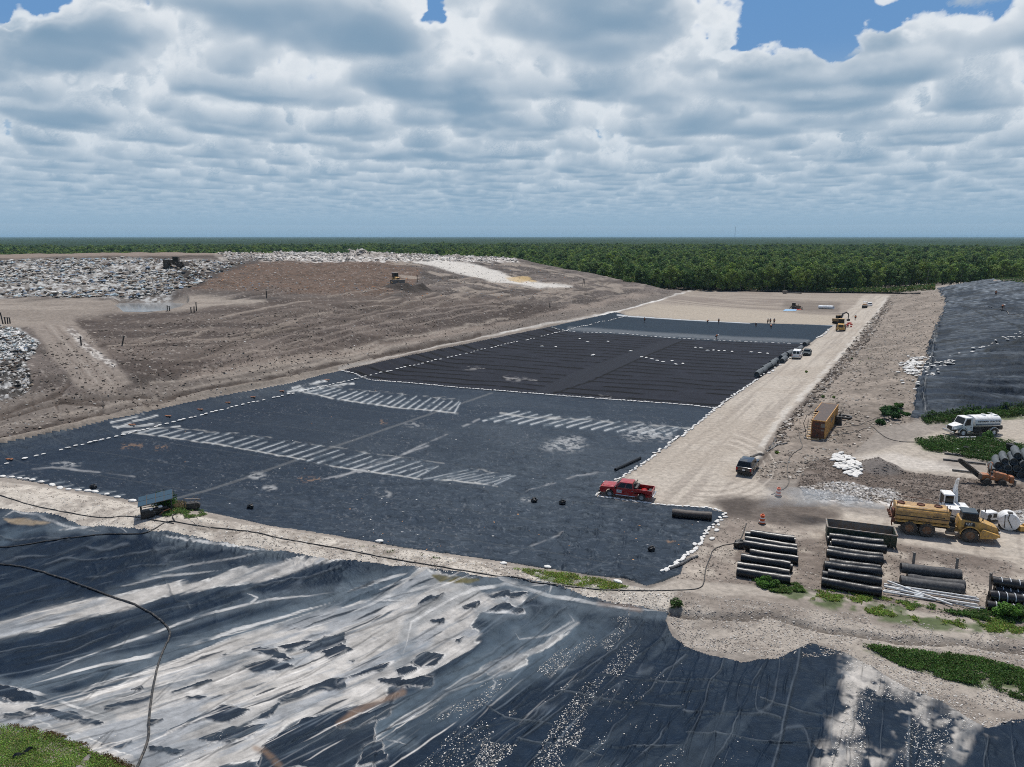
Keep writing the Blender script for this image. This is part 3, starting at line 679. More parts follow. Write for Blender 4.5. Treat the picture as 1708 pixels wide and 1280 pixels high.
# -- foreground sheet
KEEP = (GCOL.copy(), GROUGH.copy(), GDZ.copy())
gi = sub(Z_FORE, 3)
GCOL[gi] = np.array([0.0035, 0.0095, 0.0215]) * (0.8 + 0.4 * n2[gi]); GROUGH[gi] = 0.52
fz = lambda x, y: (x / 2.56, 780 + y / 2.56)
fy = lambda x, y: (570 + x / 2.56, 780 + y / 2.56)
F4 = lambda *p: [fz(*q) for q in p]
F5 = lambda *p: [fy(*q) for q in p]
F6 = lambda *p: [(1138 + q[0] / 2.56, 780 + q[1] / 2.56) for q in p]
SILT = np.array([0.51, 0.485, 0.45])
def silt(poly, edge=1.6, warp=5.0, ws=1.6, seed=0, a=0.96, halo=12):
    """dried silt with a thin blue-grey film round it and a pale rim"""
    fi_, fm = aniso(poly, halo, warp, ws * 2, seed); paint((fi_, fm), FILM, 0.6, 0.6)
    i, m = aniso(poly, edge, warp, ws, seed)
    th = R(40); al, ac = GX[i] * math.cos(th) + GY[i] * math.sin(th), -GX[i] * math.sin(th) + GY[i] * math.cos(th)
    st = afbm(al / 7, ac / 0.7, 5, seed + 5)
    tone = 0.62 + 0.45 * fbm(GX[i] / 2.5, GY[i] / 2.5, 4, seed + 3) + 0.35 * (st - 0.5)
    m = m * (1 - 0.75 * sstep(0.56, 0.70, st) * sstep(0.4, 0.6, afbm(al / 5, ac / 3, 3, seed + 8)))
    mm_ = (m * a)[:, None]
    GCOL[i] = GCOL[i] * (1 - mm_) + SILT * tone[:, None] * mm_
    GROUGH[i] = GROUGH[i] * (1 - m) + 0.9 * m
    paint((i, m * sstep(.50, .62, afbm(al / 9 + 3, ac / 2.2, 5, seed + 12, .6))), (0.17,0.20,0.235), 0.55)
    ri, rm = aniso(poly, 2.2, warp, ws, seed); rim = np.clip(4 * rm * (1 - rm), 0, 1) ** 2 * sstep(.38, .52, fbm(GX[ri] / 2, GY[ri] / 2, 3, seed + 31)); paint((ri, rim), (0.64,0.62,0.58), 0.75)
def aniso(poly, soft, warp, ws, seed, ang=40):
    """area whose edge is drawn out along the fall of the sheet"""
    idx = bbox_idx(poly, soft + warp * 2 + 1); d = sdist(PX[idx], PY[idx], poly); th = R(ang)
    al, ac = GX[idx] * math.cos(th) + GY[idx] * math.sin(th), -GX[idx] * math.sin(th) + GY[idx] * math.cos(th)
    d = d + warp * 3.4 * (afbm(al / (ws * 3.5), ac / (ws * .55), 5, seed, 0.6) - 0.5)
    return idx, sstep(-soft, soft, d)
def island(poly, warp=3.0, seed=0):
    i, m = aniso(poly, 1.0, warp * 1.5, 1.0, seed)
    b = 0.02 * (m > 0.5)
    fi_, fm = aniso(poly, 7, warp * 1.5, 1.0, seed); paint((fi_, fm), (0.24,0.26,0.28), 0.6)
    paint((i, m), (0.0035,0.009,0.02), 0.97, 0.52)
    ri, rm = aniso(poly, 2.0, warp * 1.5, 1.0, seed); paint((ri, np.clip(4 * rm * (1 - rm), 0, 1) ** 3 * sstep(.4, .55, fbm(GX[ri] / 1.2, GY[ri] / 1.2, 3, seed + 31))), (0.62,0.60,0.57), 0.7)
    paint(line(poly + [poly[0]], 1.0, 1.6, warp * 1.5, 1.0, seed, 0.5), (0.56,0.54,0.50), 0.35)
    lift((i, m), 0.08)
# broad thin films first
for pg, a_ in [(F5((150,1160),(400,960),(640,830),(900,700),(860,690),(560,800),(330,960),(0,1110)), .75), (F5((0,440),(360,420),(300,560),(100,640),(0,700)), .5), (F5((620,640),(1000,600),(1000,760),(760,860),(640,900),(560,960),(420,980),(600,760)), .45),
               (F4((0,240),(280,250),(0,345)), .6), (F4((0,990),(600,900),(1459,600),(1459,520),(700,760),(0,960)), .35), (F5((0,1240),(200,1080),(600,880),(1100,640),(1200,700),(700,960),(300,1200),(0,1290)), .35)]:
    i, m = area(pg, 14, 16, 4, 200); paint((i, m * (0.4 + 0.9 * fbm(GX[i] / 2, GY[i] / 5, 4, 201))), (0.10,0.135,0.165), a_, 0.6)
silt(F4((-300,700),(0,660),(200,600),(350,565),(520,552),(700,510),(900,480),(1000,440),(1200,405),(1459,372),(1459,395),(1300,432),(1100,490),(930,505),(700,552),(560,610),(380,640),(170,700),(0,728),(-300,790)), 3, 4, 1.2, 1)
silt(F4((-300,1010),(0,1000),(250,1010),(600,900),(900,790),(1050,720),(1300,640),(1459,590)) + F5((100,570),(250,500),(340,440),(480,470),(620,560),(700,540),(800,545),(770,590),(590,620),(560,680),(600,710),(530,770),(400,850),(330,900),(200,940),(170,1000),(0,1030)) +
     F4((1300,1080),(1150,1180),(1200,1250),(1000,1290),(500,1330),(150,1150),(0,1100),(-300,1080)), 4, 9, 2.2, 2)
silt(F4((-200,1020),(60,1060),(300,1130),(560,1240),(700,1400),(200,1400),(0,1120)), 4, 6, 2, 3)
silt(F5((-40,1290),(0,1220),(150,1150),(300,1045),(450,950),(560,890),(700,820),(870,755),(990,640),(1010,665),(880,765),(720,835),(600,890),(480,950),(380,1020),(200,1125),(60,1210),(0,1300)), 3, 4, 1.2, 4, 0.62, 10)
silt(F5((600,870),(700,810),(800,800),(790,840),(660,900)), 4, 6, 1.5, 5, 0.6)
for pts, w, a_ in [(F4((60,935),(200,880),(460,780),(720,685),(900,625),(1140,570),(1459,530)), (2, 5), .7), (F4((80,945),(250,900),(430,850),(600,820),(850,750),(1100,670),(1459,560)), (7, 4), .85),
                (F4((250,1010),(430,930),(560,880),(700,830)), (2, 3), .7), (F4((470,530),(700,465),(960,440)), (2,4), .5), (F4((0,930),(130,965),(300,1015),(480,1070)), (6, 4), .8), (F4((600,470),(800,420),(1000,390),(1200,350)), 3, .4),
                (F5((250,840),(300,660),(480,560),(560,520),(700,495),(770,510),(880,545),(960,560),(1100,590),(1400,622)), 6, .85), (F5((640,460),(760,500),(900,490),(880,545)), 6, .8), (F5((690,570),(780,620),(600,625)), 5, .95),
                (F5((0,540),(120,500),(300,450)), 5, .7), (F5((0,630),(100,600),(180,560),(400,500),(600,460)), 5, .7), (F5((120,570),(270,570),(280,560)), 2, .6), (F5((400,990),(520,900),(660,840)), 2, .6),
                (F5((0,1270),(160,1150),(200,1170),(300,1195)), 4, .7), (F5((380,990),(640,900),(720,880)), 2, .5), (F5((740,700),(760,740),(880,720),(990,660),(960,620)), 3, .7), (F5((640,900),(660,920),(640,960)), 2, .5),
                (F4((1050,540),(1100,560),(1070,585),(1130,580)), 2.5, .7), (F4((640,280),(800,310),(1040,345),(1200,365)), 4, .85), (F4((0,230),(60,190),(150,205),(280,250),(440,275)), 4, .7), (F4((230,270),(480,240),(560,285)), 4, .7)]:
    paint(line(pts, tuple(q * 4 for q in w) if isinstance(w, tuple) else w * 4, 7, 4, 3, 205), FILM, a_ * .5)
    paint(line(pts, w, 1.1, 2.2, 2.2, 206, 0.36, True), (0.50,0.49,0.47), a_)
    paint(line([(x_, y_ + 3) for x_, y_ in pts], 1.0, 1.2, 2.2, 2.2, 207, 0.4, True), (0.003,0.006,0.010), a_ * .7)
for k, pg in enumerate([F4((1040,860),(1150,830),(1280,850),(1200,880),(1080,885)), F4((1080,785),(1180,780),(1260,825),(1190,832)), F4((690,1155),(850,1070),(960,1020),(1080,1045),(980,1100),(880,1090),(760,1122)),
        F4((430,1022),(650,975),(640,1000),(480,1037)), F4((630,1190),(800,1210),(760,1237),(640,1220)), F4((850,1168),(1000,1120),(1140,1105),(1080,1160),(900,1188)), F4((1190,1002),(1320,940),(1420,900),(1470,910),(1470,940),(1340,960),(1250,1000)),
        F4((640,1080),(692,1080),(655,1105),(632,1105)), F4((100,1030),(230,1035),(440,1095),(420,1105),(250,1072),(130,1050)), F4((-80,925),(0,930),(100,960),(165,1003),(60,1005),(0,985),(-80,980)), F4((1255,785),(1380,720),(1475,705),(1475,750),(1340,802)),
        F4((-80,1050),(0,1050),(150,1065),(100,1072),(0,1064),(-80,1062)), F4((1060,1100),(1170,1040),(1190,1020),(1150,1080)), F4((1130,1200),(1290,1090),(1459,1050),(1600,1060),(1600,1300),(1100,1300)),
        F5((-10,1120),(200,1010),(240,960),(200,1060),(60,1120)), F5((230,870),(300,855),(332,870),(260,905)), F5((300,840),(350,790),(460,800),(400,862),(330,866)), F5((-20,915),(100,870),(225,835),(180,872),(60,902),(-20,938)),
        F5((440,735),(540,718),(500,750)), F5((495,605),(590,568),(580,612)), F5((600,620),(700,570),(770,615),(640,620)), F5((160,915),(250,900),(390,898),(385,940),(200,938)), F5((612,545),(680,530),(805,535),(760,556),(650,557)), F5((380,660),(440,655),(440,675)),
        F4((440,1190),(560,1170),(520,1200)), F4((800,990),(880,985),(860,1000)), F4((930,800),(990,795),(960,810)), F4((1180,770),(1300,735),(1340,745),(1230,790)), F5((100,1200),(170,1180),(200,1260),(60,1290)), F4((560,950),(600,940),(610,955)),
        F4((720,960),(890,905),(900,920),(740,975)), F5((360,560),(440,540),(430,560),(330,590)), F4((1380,790),(1459,760),(1500,780),(1420,830)), F5((30,830),(60,825),(50,840))]):
    island(pg, 3.0, 220 + k)
# rust-brown damp stains
for pts, w in [(F5((0,1110),(60,1050),(170,1000),(260,960)), 9), (F4((1090,1210),(1140,1230),(1200,1290)), 8), (F5((1100,580),(1180,595),(1280,610)), 6)]:
    paint(line(pts, w, 6, 4, 1.5, 230), (0.19,0.12,0.075), 0.6)
paint(area(F5((388,462),(440,458),(585,480),(540,492),(420,488)), 2, 2, 1, 231), (0.10,0.085,0.03), 0.95)
paint(area(F4((20,225),(100,222),(215,238),(130,250),(40,240)), 2, 2, 1, 231), (0.27,0.21,0.14), 0.9)
# sand washed on to the lower right of the sheet
for k, (pg, thr) in enumerate([(F6((700,800),(830,790),(1000,830),(1150,960),(1260,1100),(1220,1110),(1100,1000),(900,930),(720,900)), .42), (F6((700,860),(860,900),(860,960),(720,960)), .46), (F6((580,1210),(640,1190),(760,1210),(700,1290),(580,1290)), .45),
        (F6((690,1000),(740,950),(720,1090),(690,1170)), .5), (F6((1040,1110),(1080,1070),(1100,1090),(1060,1130)), .42), (F6((1090,1080),(1220,1080),(1240,1110),(1120,1190),(1070,1250),(1060,1240),(1150,1140)), .45), (F6((640,1100),(760,1090),(760,1130),(640,1130)), .46), (F6((1290,1090),(1400,1060),(1330,1130),(1290,1140)), .42),
        (F6((1160,1220),(1240,1150),(1210,1220),(1160,1250)), .42), (F6((780,1220),(920,1210),(860,1290),(780,1290)), .47), (F6((1000,1050),(900,1130),(920,1010),(1100,1000)), .48)]):
    speckle(aniso(pg, 16, 15, 1.6, 240 + k, 58), (0.44,0.41,0.37), 1.1, thr, 0.9, 240 + k, 0.07, 0.9)
# fine life of the sheet: slivers of bare liner, pale tide lines and creases, all drawn out down the fall
FR = np.random.RandomState(99)
def fall(px, py):
    return R(24 + 40 * np.clip((px + 0.25 * (py - 950)) / 1250, 0, 1))
def strand(px, py, Lm, wob, seed):
    x, y = at_z(px, py, -0.6); th = fall(px, py) + FR.normal(0, .035); out = []
    for q in np.linspace(-.5, .5, 7):
        a, b = q * Lm, wob * .35 * math.sin(q * 5 + seed)
        X_, Y_ = x + a * math.cos(th) - b * math.sin(th), y + a * math.sin(th) + b * math.cos(th)
        u_, v_ = project(np.array(X_), np.array(Y_), np.array(-0.6)); out.append((float(u_), float(v_)))
    return out
for k in range(120):
    px, py = FR.uniform(-20, 760), FR.uniform(960, 1270)
    if py < 1180 - px * 0.36: continue
    if k % 3 == 0:
        P_ = strand(px, py, FR.uniform(1.5, 6), FR.uniform(.05, .3), k); paint(line(P_, (0.5, FR.uniform(2, 7)), 1.3, 2, 1.6, 900 + k, 0.34, True), (0.007,0.012,0.020), 0.92, 0.5)
    elif k % 3 == 1:
        P_ = strand(px, py, FR.uniform(3, 12), FR.uniform(.1, .5), k); paint(line(P_, FR.uniform(.8, 2), 1.3, 1.6, 2.5, 900 + k, 0.42, True), (0.16,0.17,0.18), 0.75)
    else:
        P_ = strand(px, py, FR.uniform(3, 12), FR.uniform(.1, .5), k); paint(line(P_, FR.uniform(.8, 2), 1.2, 1.6, 2.5, 900 + k, 0.42, True), (0.62,0.59,0.55), 0.8)
for k in range(80):
    px, py = FR.uniform(-20, 1000), FR.uniform(905, 1270)
    if py < 1100 - px * .25: continue
    P_ = strand(px, py, FR.uniform(4, 16), FR.uniform(.1, .7), k); w_ = FR.uniform(.7, 1.8)
    paint(line(P_, w_, 1.8, 1.6, 2.5, 1100 + k, 0.46, True), (0.14,0.17,0.20) if k % 4 else (0.45,0.44,0.42), 0.5)
for k in range(240):
    px, py = FR.uniform(-20, 1700), FR.uniform(900, 1275)
    P_ = strand(px, py, FR.uniform(2, 9), FR.uniform(.1, .6), k)
    if k % 3 == 0:
        c_ = P_[3]; P_ = [(c_[0] + (q[1] - c_[1]) * 1.3, c_[1] + (q[0] - c_[0]) * .35) for q in P_]
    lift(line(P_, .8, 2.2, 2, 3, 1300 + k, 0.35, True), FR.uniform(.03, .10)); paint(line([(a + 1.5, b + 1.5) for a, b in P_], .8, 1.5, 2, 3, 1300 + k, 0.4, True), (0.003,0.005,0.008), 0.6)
# seams and creases
SEAMS = [F4((-100,290),(300,235+80)), F4((0,400),(560,330)), F4((0,490),(300,400),(800,340)), F4((0,560),(400,460),(720,420)), F4((-100,820),(300,730),(700,610),(1459,430)), F4((-100,760),(400,650),(560,610)), F4((0,860),(300,790),(690,650)),
  F5((0,520),(250,470)), F5((0,720),(230,640),(420,560)), F5((390,930),(560,840),(700,740),(960,600)), F5((180,1150),(400,1000),(700,850)), F5((330,1290),(640,1100),(920,900),(1250,640)), F5((520,1290),(800,1080),(1060,860),(1300,660)), F5((760,1290),(1000,1060),(1200,870),(1400,720)),
  F5((1000,1290),(1150,1120),(1320,930),(1459,800)), F5((1220,1290),(1340,1170),(1459,1030)), F6((0,1200),(60,1080),(130,900),(190,790)), F6((110,1290),(200,1150),(300,950),(360,790)), F6((540,1290),(580,1180),(600,1080)), F6((1290,1290),(1300,1150)),
  F6((700,1290),(705,1160),(720,1040)), F4((700,480),(740,560),(800,600)), F4((250,560),(350,500),(440,420)), F5((600,1000),(700,1060),(900,1090)), F5((900,950),(1100,980),(1459,1010)), F5((1080,880),(1250,900),(1459,910)), F6((0,900),(160,920),(330,960)), F6((0,1020),(200,1060),(420,1080)), F6((0,1130),(140,1130),(350,1180),(560,1190)), F6((330,980),(500,1040),(690,1090)),
  F5((1060,1180),(1250,1190),(1459,1180)), F5((760,1150),(900,1180),(1100,1230)), F6((780,980),(1000,1000),(1180,1010))]
for k, pts in enumerate(SEAMS):
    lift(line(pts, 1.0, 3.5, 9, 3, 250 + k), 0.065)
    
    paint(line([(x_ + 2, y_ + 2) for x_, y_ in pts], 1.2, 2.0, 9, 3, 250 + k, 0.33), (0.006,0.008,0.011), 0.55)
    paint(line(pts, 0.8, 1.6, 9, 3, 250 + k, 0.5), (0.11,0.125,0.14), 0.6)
for th_, lo_, hi_ in ((36, -200, 700), (50, 500, 1100), (62, 850, 2200)):
    th = R(th_); al, ac = GX[gi] * math.cos(th) + GY[gi] * math.sin(th), -GX[gi] * math.sin(th) + GY[gi] * math.cos(th)
    wt = sstep(lo_, lo_ + 200, PX[gi]) * (1 - sstep(hi_ - 200, hi_, PX[gi])); ac = ac + .5 * fbm(al / 4, ac / 4, 2, 94)
    rdg = np.clip(1 - np.abs(afbm(al / 11, ac / 1.3, 2, 93) - .5) * 22, 0, 1) ** 2
    GDZ[gi] += (0.07 * rdg * wt).astype(np.float32); paint((gi, rdg * wt * sstep(.45, .6, fbm(GX[gi] / 3, GY[gi] / 3, 2, 95))), (0.12,0.14,0.16), 0.35)
    pan = np.abs(((ac / 6.8) % 1) - .5) * 6.8
    pw = wt * (th_ > 40) * sstep(.42, .52, fbm(GX[gi] / 4, GY[gi] / 4, 2, 96)); paint((gi, (1 - sstep(.03, .12, pan)) * pw), (0.002,0.004,0.008), 0.7); paint((gi, (1 - sstep(.02, .08, np.abs(((ac / 6.8) % 1 - .5) * 6.8 - .14))) * pw), (0.12,0.14,0.16), 0.35)
wf = ridged(GX[gi] / 1.9 + 2 * fbm(GX[gi] / 4, GY[gi] / 4, 2, 291), GY[gi] / 2.8 + 2 * fbm(GX[gi] / 4, GY[gi] / 4, 2, 292), 2, 290)
GDZ[gi] += (0.06 * sstep(0.62, 1.0, wf)).astype(np.float32)
wf = fbm(GX[gi] / 5, GY[gi] / 5, 3, 293); GDZ[gi] += (0.30 * (wf - 0.5)).astype(np.float32)
th = R(45); sd_ = sstep(0.55, 0.72, afbm((GX[gi] * math.cos(th) + GY[gi] * math.sin(th)) / 9, (-GX[gi] * math.sin(th) + GY[gi] * math.cos(th)) / 1.2, 4, 294))
paint((gi, sd_), (0.05,0.065,0.08), 0.35)
# skirt of folds where the sheet climbs the divider berm
for k in range(46):
    x0 = 260 + k * 7.2 + RNG.uniform(-2, 2); y0 = 886 + (x0 - 254) * 0.165
    lift(line([(x0, y0), (x0 - RNG.uniform(4, 13), y0 + RNG.uniform(8, 17))], (1, 2), 2, 2, 2, k), RNG.uniform(0.05, 0.2))
for pts in [F5((880,490),(1000,520),(1080,560),(1200,580)), F5((1080,520),(1150,560),(1400,600)), F5((560,420),(640,470),(800,480)), F4((420,240),(600,250),(820,300))]:
    lift(line(pts, 3, 4, 4, 1.5, 300), 0.2)

_out = np.ones(NV, dtype=bool); _out[gi] = False
GCOL[_out] = KEEP[0][_out]; GROUGH[_out] = KEEP[1][_out]; GDZ[_out] = KEEP[2][_out]
# ------------------------------------------------------------------ cut the grid into objects
iv = np.arange(NR * NC).reshape(NR, NC)
FACES = np.stack([iv[:-1, :-1].ravel(), iv[:-1, 1:].ravel(), iv[1:, 1:].ravel(), iv[1:, :-1].ravel()], 1)
fcx = PX[FACES].mean(1); fcy = PY[FACES].mean(1); fr_ = np.hypot(GX[FACES[:, 0]], GY[FACES[:, 0]])
ez = 0.9 * (fbm(GX[FACES[:, 0]] / 1.5, GY[FACES[:, 0]] / 1.5, 2, 310) - 0.5) * 2.2
zone = np.zeros(len(FACES), dtype=np.int8)
for k, (pg, wob_) in enumerate([(Z_MAIN, 1.0), (Z_TEX, 0), (Z_FAR, 0.3), (Z_SIDE, 4.5), (Z_FORE, 3.5)], 1):
    p = np.array(pg)
    i = np.nonzero((fcx > p[:, 0].min()) & (fcx < p[:, 0].max()) & (fcy > p[:, 1].min()) & (fcy < p[:, 1].max()) & (zone == 0) & (fr_ < 440))[0]
    d = sdist(fcx[i], fcy[i], pg)
    zone[i[(d + ez[i] * wob_) > 0]] = k
FACES = FACES[:, ::-1]
_cnt = np.zeros(NV, dtype=np.int8); _g0 = np.zeros(NV, dtype=bool)
for k in range(6):
    u_ = np.unique(FACES[zone == k]); _cnt[u_] += 1
    if k == 0: _g0[u_] = True
_sh = (_cnt > 1) & _g0; E_DZ[_sh] = GDZ[_sh] = .5 * (E_DZ[_sh] + GDZ[_sh])
def cut(name, k, mat, colr, rgh, dz):
    F = FACES[zone == k]
    used = np.zeros(NV, dtype=bool); used[F.ravel()] = True
    remap = np.cumsum(used) - 1
    V = np.stack([GX[used], GY[used], GZ[used] + dz[used]], 1)
    return np_mesh(name, V, remap[F], mat, True, colr[used], rgh[used])
tag(cut('ground', 0, GROUND_M, E_COL, E_ROUGH, E_DZ), kind='structure')
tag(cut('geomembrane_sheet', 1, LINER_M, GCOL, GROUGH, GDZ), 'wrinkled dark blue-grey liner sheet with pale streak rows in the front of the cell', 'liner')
tag(cut('geotextile_sheet', 2, CLOTH_M, GCOL, GROUGH, GDZ), 'matt black sheet of narrow lapped strips in the middle of the cell', 'liner')
tag(cut('geomembrane_sheet', 3, LINER_M, GCOL, GROUGH, GDZ), 'smooth blue-black liner sheet at the far end of the cell where workers stand', 'liner')
tag(cut('geomembrane_sheet', 4, LINER_M, GCOL, GROUGH, GDZ), 'black liner with long level folds covering the side slope on the right', 'liner')
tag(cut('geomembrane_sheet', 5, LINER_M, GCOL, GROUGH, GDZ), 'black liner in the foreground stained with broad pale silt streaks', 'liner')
FINALZ = GZ + np.where(np.isin(np.arange(NV), np.unique(FACES[zone > 0])), GDZ, E_DZ)
_order = None
def gz(x, y):
    """height of the finished surface (relief included) under a point"""
    a = math.degrees(math.atan2(x, y)); rr = math.hypot(x, y)
    i = int(np.clip(np.searchsorted(_rows, rr), 1, NR - 1)); j = int(np.clip(np.searchsorted(_ang, a), 1, NC - 1))
    if abs(_rows[i - 1] - rr) < abs(_rows[i] - rr): i -= 1
    if abs(_ang[j - 1] - a) < abs(_ang[j] - a): j -= 1
    return float(FINALZ[i * NC + j])
def G(px, py, dz=0.0):
    p = hit(px, py)
    return Vector((p.x, p.y, gz(p.x, p.y) + dz))
print('liners done')
# ------------------------------------------------------------------ sky dome with ray-marched cumulus
def band_field(n, lo, hi, seed, p=1.6):
    r_ = np.random.RandomState(seed).standard_normal((n, n, n)).astype(np.float32)
    f = np.fft.rfftn(r_)
    k1 = np.fft.fftfreq(n) * n; k3 = np.fft.rfftfreq(n) * n
    kk = np.sqrt(k1[:, None, None] ** 2 + k1[None, :, None] ** 2 + k3[None, None, :] ** 2)
    f *= ((kk >= lo) & (kk < hi)) * (1.0 / np.maximum(kk, 1) ** p)
    g = np.fft.irfftn(f, s=(n, n, n)).astype(np.float32)
    return g / g.std()
_fn = 96
F1 = band_field(_fn, 1.5, 6, 1)
F2 = 1 - 1.4 * np.abs(band_field(_fn, 5, 12, 2)); F3 = 1 - 1.4 * np.abs(band_field(_fn, 12, 24, 3)); F4_ = 1 - 1.4 * np.abs(band_field(_fn, 24, 48, 4))
def look(F, x, y, z):
    n = F.shape[0]
    x0 = np.floor(x); y0 = np.floor(y); z0 = np.floor(z)
    fx = (x - x0).astype(np.float32); fy = (y - y0).astype(np.float32); fz_ = (z - z0).astype(np.float32)
    a = x0.astype(np.int32) % n; b = y0.astype(np.int32) % n; c = z0.astype(np.int32) % n
    a1 = (a + 1) % n; b1 = (b + 1) % n; c1 = (c + 1) % n
    Ff = F.ravel()
    def q(i, j, k): return Ff[(i * n + j) * n + k]
    v0 = (q(a, b, c) * (1 - fx) + q(a1, b, c) * fx) * (1 - fy) + (q(a, b1, c) * (1 - fx) + q(a1, b1, c) * fx) * fy
    v1 = (q(a, b, c1) * (1 - fx) + q(a1, b, c1) * fx) * (1 - fy) + (q(a, b1, c1) * (1 - fx) + q(a1, b1, c1) * fx) * fy
    return v0 * (1 - fz_) + v1 * fz_
SHAPE = F1 * 0.70 + F2 * 0.26 + F3 * 0.15 + F4_ * 0.08
CB, CT = 0.95, 2.2                                # cloud base and top, km
daz = np.concatenate([np.linspace(-75, -38.5, 60), np.linspace(-38, 38, 1000), np.linspace(38.5, 75, 60)])
dele = np.concatenate([[-1.2, -0.4], np.linspace(0, 17.5, 300), np.linspace(18, 34, 26)])
AZ, EL = np.meshgrid(np.radians(daz), np.radians(dele))
sh = AZ.shape; AZ = AZ.ravel(); EL = EL.ravel()
DX, DY, DZ = np.cos(EL) * np.sin(AZ), np.cos(EL) * np.cos(AZ), np.sin(EL)
sx, sy = project(DX * 1e5, DY * 1e5, DZ * 1e5 + CAM_Z)
wx = 60 * (fbm(sx / 45, sy / 30, 4, 500) - 0.5); wy = 50 * (fbm(sx / 45, sy / 30, 4, 507) - 0.5)
bias = np.zeros(DX.size)
for cx, cy, rx, ry, b in [(1350,22,165,66,-2.6),(30,-8,85,44,-2.8),(90,80,120,42,1.6),(790,170,30,60,1.2),(800,300,30,90,1.0),(1110,5,60,30,1.2),(715,20,22,32,-1.6),(1225,75,40,26,-0.8),(1485,25,40,26,-1.0),(1270,150,180,45,0.8),(170,50,100,45,1.0),(80,110,80,30,.5),(500,60,240,60,0.6),(980,60,220,60,0.8),
                        (1590,90,120,70,0.9),(700,160,140,34,.5),(380,190,130,34,.5),(1290,230,150,40,.4)]:
    bias += b * np.exp(-(np.abs((sx + wx - cx) / rx) ** 2.5 + np.abs((sy + wy - cy) / ry) ** 2.5))
S3 = (SUNV.x, SUNV.y, SUNV.z)
def density(x, y, z, bb):
    """cumulus cells with flat bases; returns density and depth below the cell's top"""
    h = (z - CB) / (CT - CB)
    x, y = .743 * x - .669 * y + 9.1, .669 * x + .743 * y
    c2 = 0.62 * look(F1, x * 24 + 3, y * 24, 0 * x + 3.3) + 0.42 * look(F1, x * 51, y * 51 + 9, z * 9 + 21) + 0.40 * look(F2, x * 9 + 7, y * 9, z * 10)
    s2 = look(SHAPE, x * 34 + 5, y * 34, z * 42); s3 = look(SHAPE, x * 88 + 13, y * 88 + 5, z * 96)
    top = np.clip(-0.20 + 0.62 * c2 + 0.55 * bb, -1, 0.95)
    dep = top - h + 0.34 * s2 + 0.20 * s3
    wide = np.clip((h + 0.03 * s2) * 16, 0, 1)
    d = np.clip(dep * 12, 0, 1) * wide * (h > 0) * (h < 1)
    return d, dep, h
NS = 170
T = np.ones(DX.size, dtype=np.float32); C = np.zeros((DX.size, 3), dtype=np.float32)
SE = np.maximum(DZ, 0.018)
t0 = CB / SE; t1 = np.minimum(CT / SE, t0 + 11.0)
HAZC = np.array([0.285, 0.425, 0.56], dtype=np.float32)
jit = np.random.RandomState(5).rand(DX.size).astype(np.float32)
for k in range(NS):
    act = np.nonzero((T > 0.02) & (DZ > 0.015))[0]
    if len(act) == 0: break
    tt = t0[act] + (t1[act] - t0[act]) * ((k + jit[act]) / NS)
    x, y, z = DX[act] * tt, DY[act] * tt, DZ[act] * tt
    d, dep, h = density(x, y, z, bias[act])
    on = d > 0.003
    if not on.any(): continue
    a2 = act[on]; x, y, z, d, tt, dep, h = x[on], y[on], z[on], d[on], tt[on], dep[on], h[on]
    _, dep2, _ = density(x + S3[0] * .16 , y + S3[1] * .16, z + S3[2] * .16, bias[a2])
    step = (t1[a2] - t0[a2]) / NS
    lit = np.exp(-1.0 * np.maximum(dep2, 0) - 0.7 * np.maximum(dep, 0)) * (0.72 + 0.42 * np.clip(h * 1.5, 0, 1)) * np.clip(0.46 + h * 4.6, 0, 1)
    lit = np.clip(lit * 1.25, 0, 1)
    al = 1 - np.exp(-d * step * 20)
    c = np.array([0.175, 0.295, 0.425])[None] * (1 - lit[:, None]) + np.array([0.86, 0.885, 0.91])[None] * lit[:, None]
    hz = np.exp(-np.maximum(tt - 2.0, 0) / 19.0)[:, None]
    c = c * hz + HAZC * 1.05 * (1 - hz)
    C[a2] += (T[a2] * al)[:, None] * c
    T[a2] *= (1 - al)
e = np.clip(EL, 0, 1)[:, None]
f = 1 - np.exp(-e / R(7.5))
clear = HAZC * (1 - f) + np.array([0.120, 0.285, 0.575]) * f
veil = 0.75 * sstep(R(13.5), R(7), EL)[:, None]
clear = clear * (1 - veil) + np.array([0.40, 0.53, 0.66]) * veil
SKYC = C + T[:, None] * clear
low = sstep(R(1.9), R(0.1), EL)[:, None]
SKYC = SKYC * (1 - low) + HAZC * 0.97 * low
RD = 42000.0
V = np.stack([DX, DY, DZ], 1) * RD
ii = np.arange(sh[0] * sh[1]).reshape(sh)
Fq = np.stack([ii[:-1, :-1].ravel(), ii[:-1, 1:].ravel(), ii[1:, 1:].ravel(), ii[1:, :-1].ravel()], 1)
m, nt, b = new_mat('daylight_sky')
nt.nodes.remove(b)
at = nd(nt, 'ShaderNodeAttribute', attribute_name='col'); em = nd(nt, 'ShaderNodeEmission')
nt.links.new(at.outputs['Color'], em.inputs[0]); nt.links.new(em.outputs[0], nt.nodes['Material Output'].inputs[0])
m.cycles.emission_sampling = 'NONE'
tag(np_mesh('sky', V, Fq, m, True, SKYC), kind='structure')
del F1, F2, F3, T, C
print('sky done')

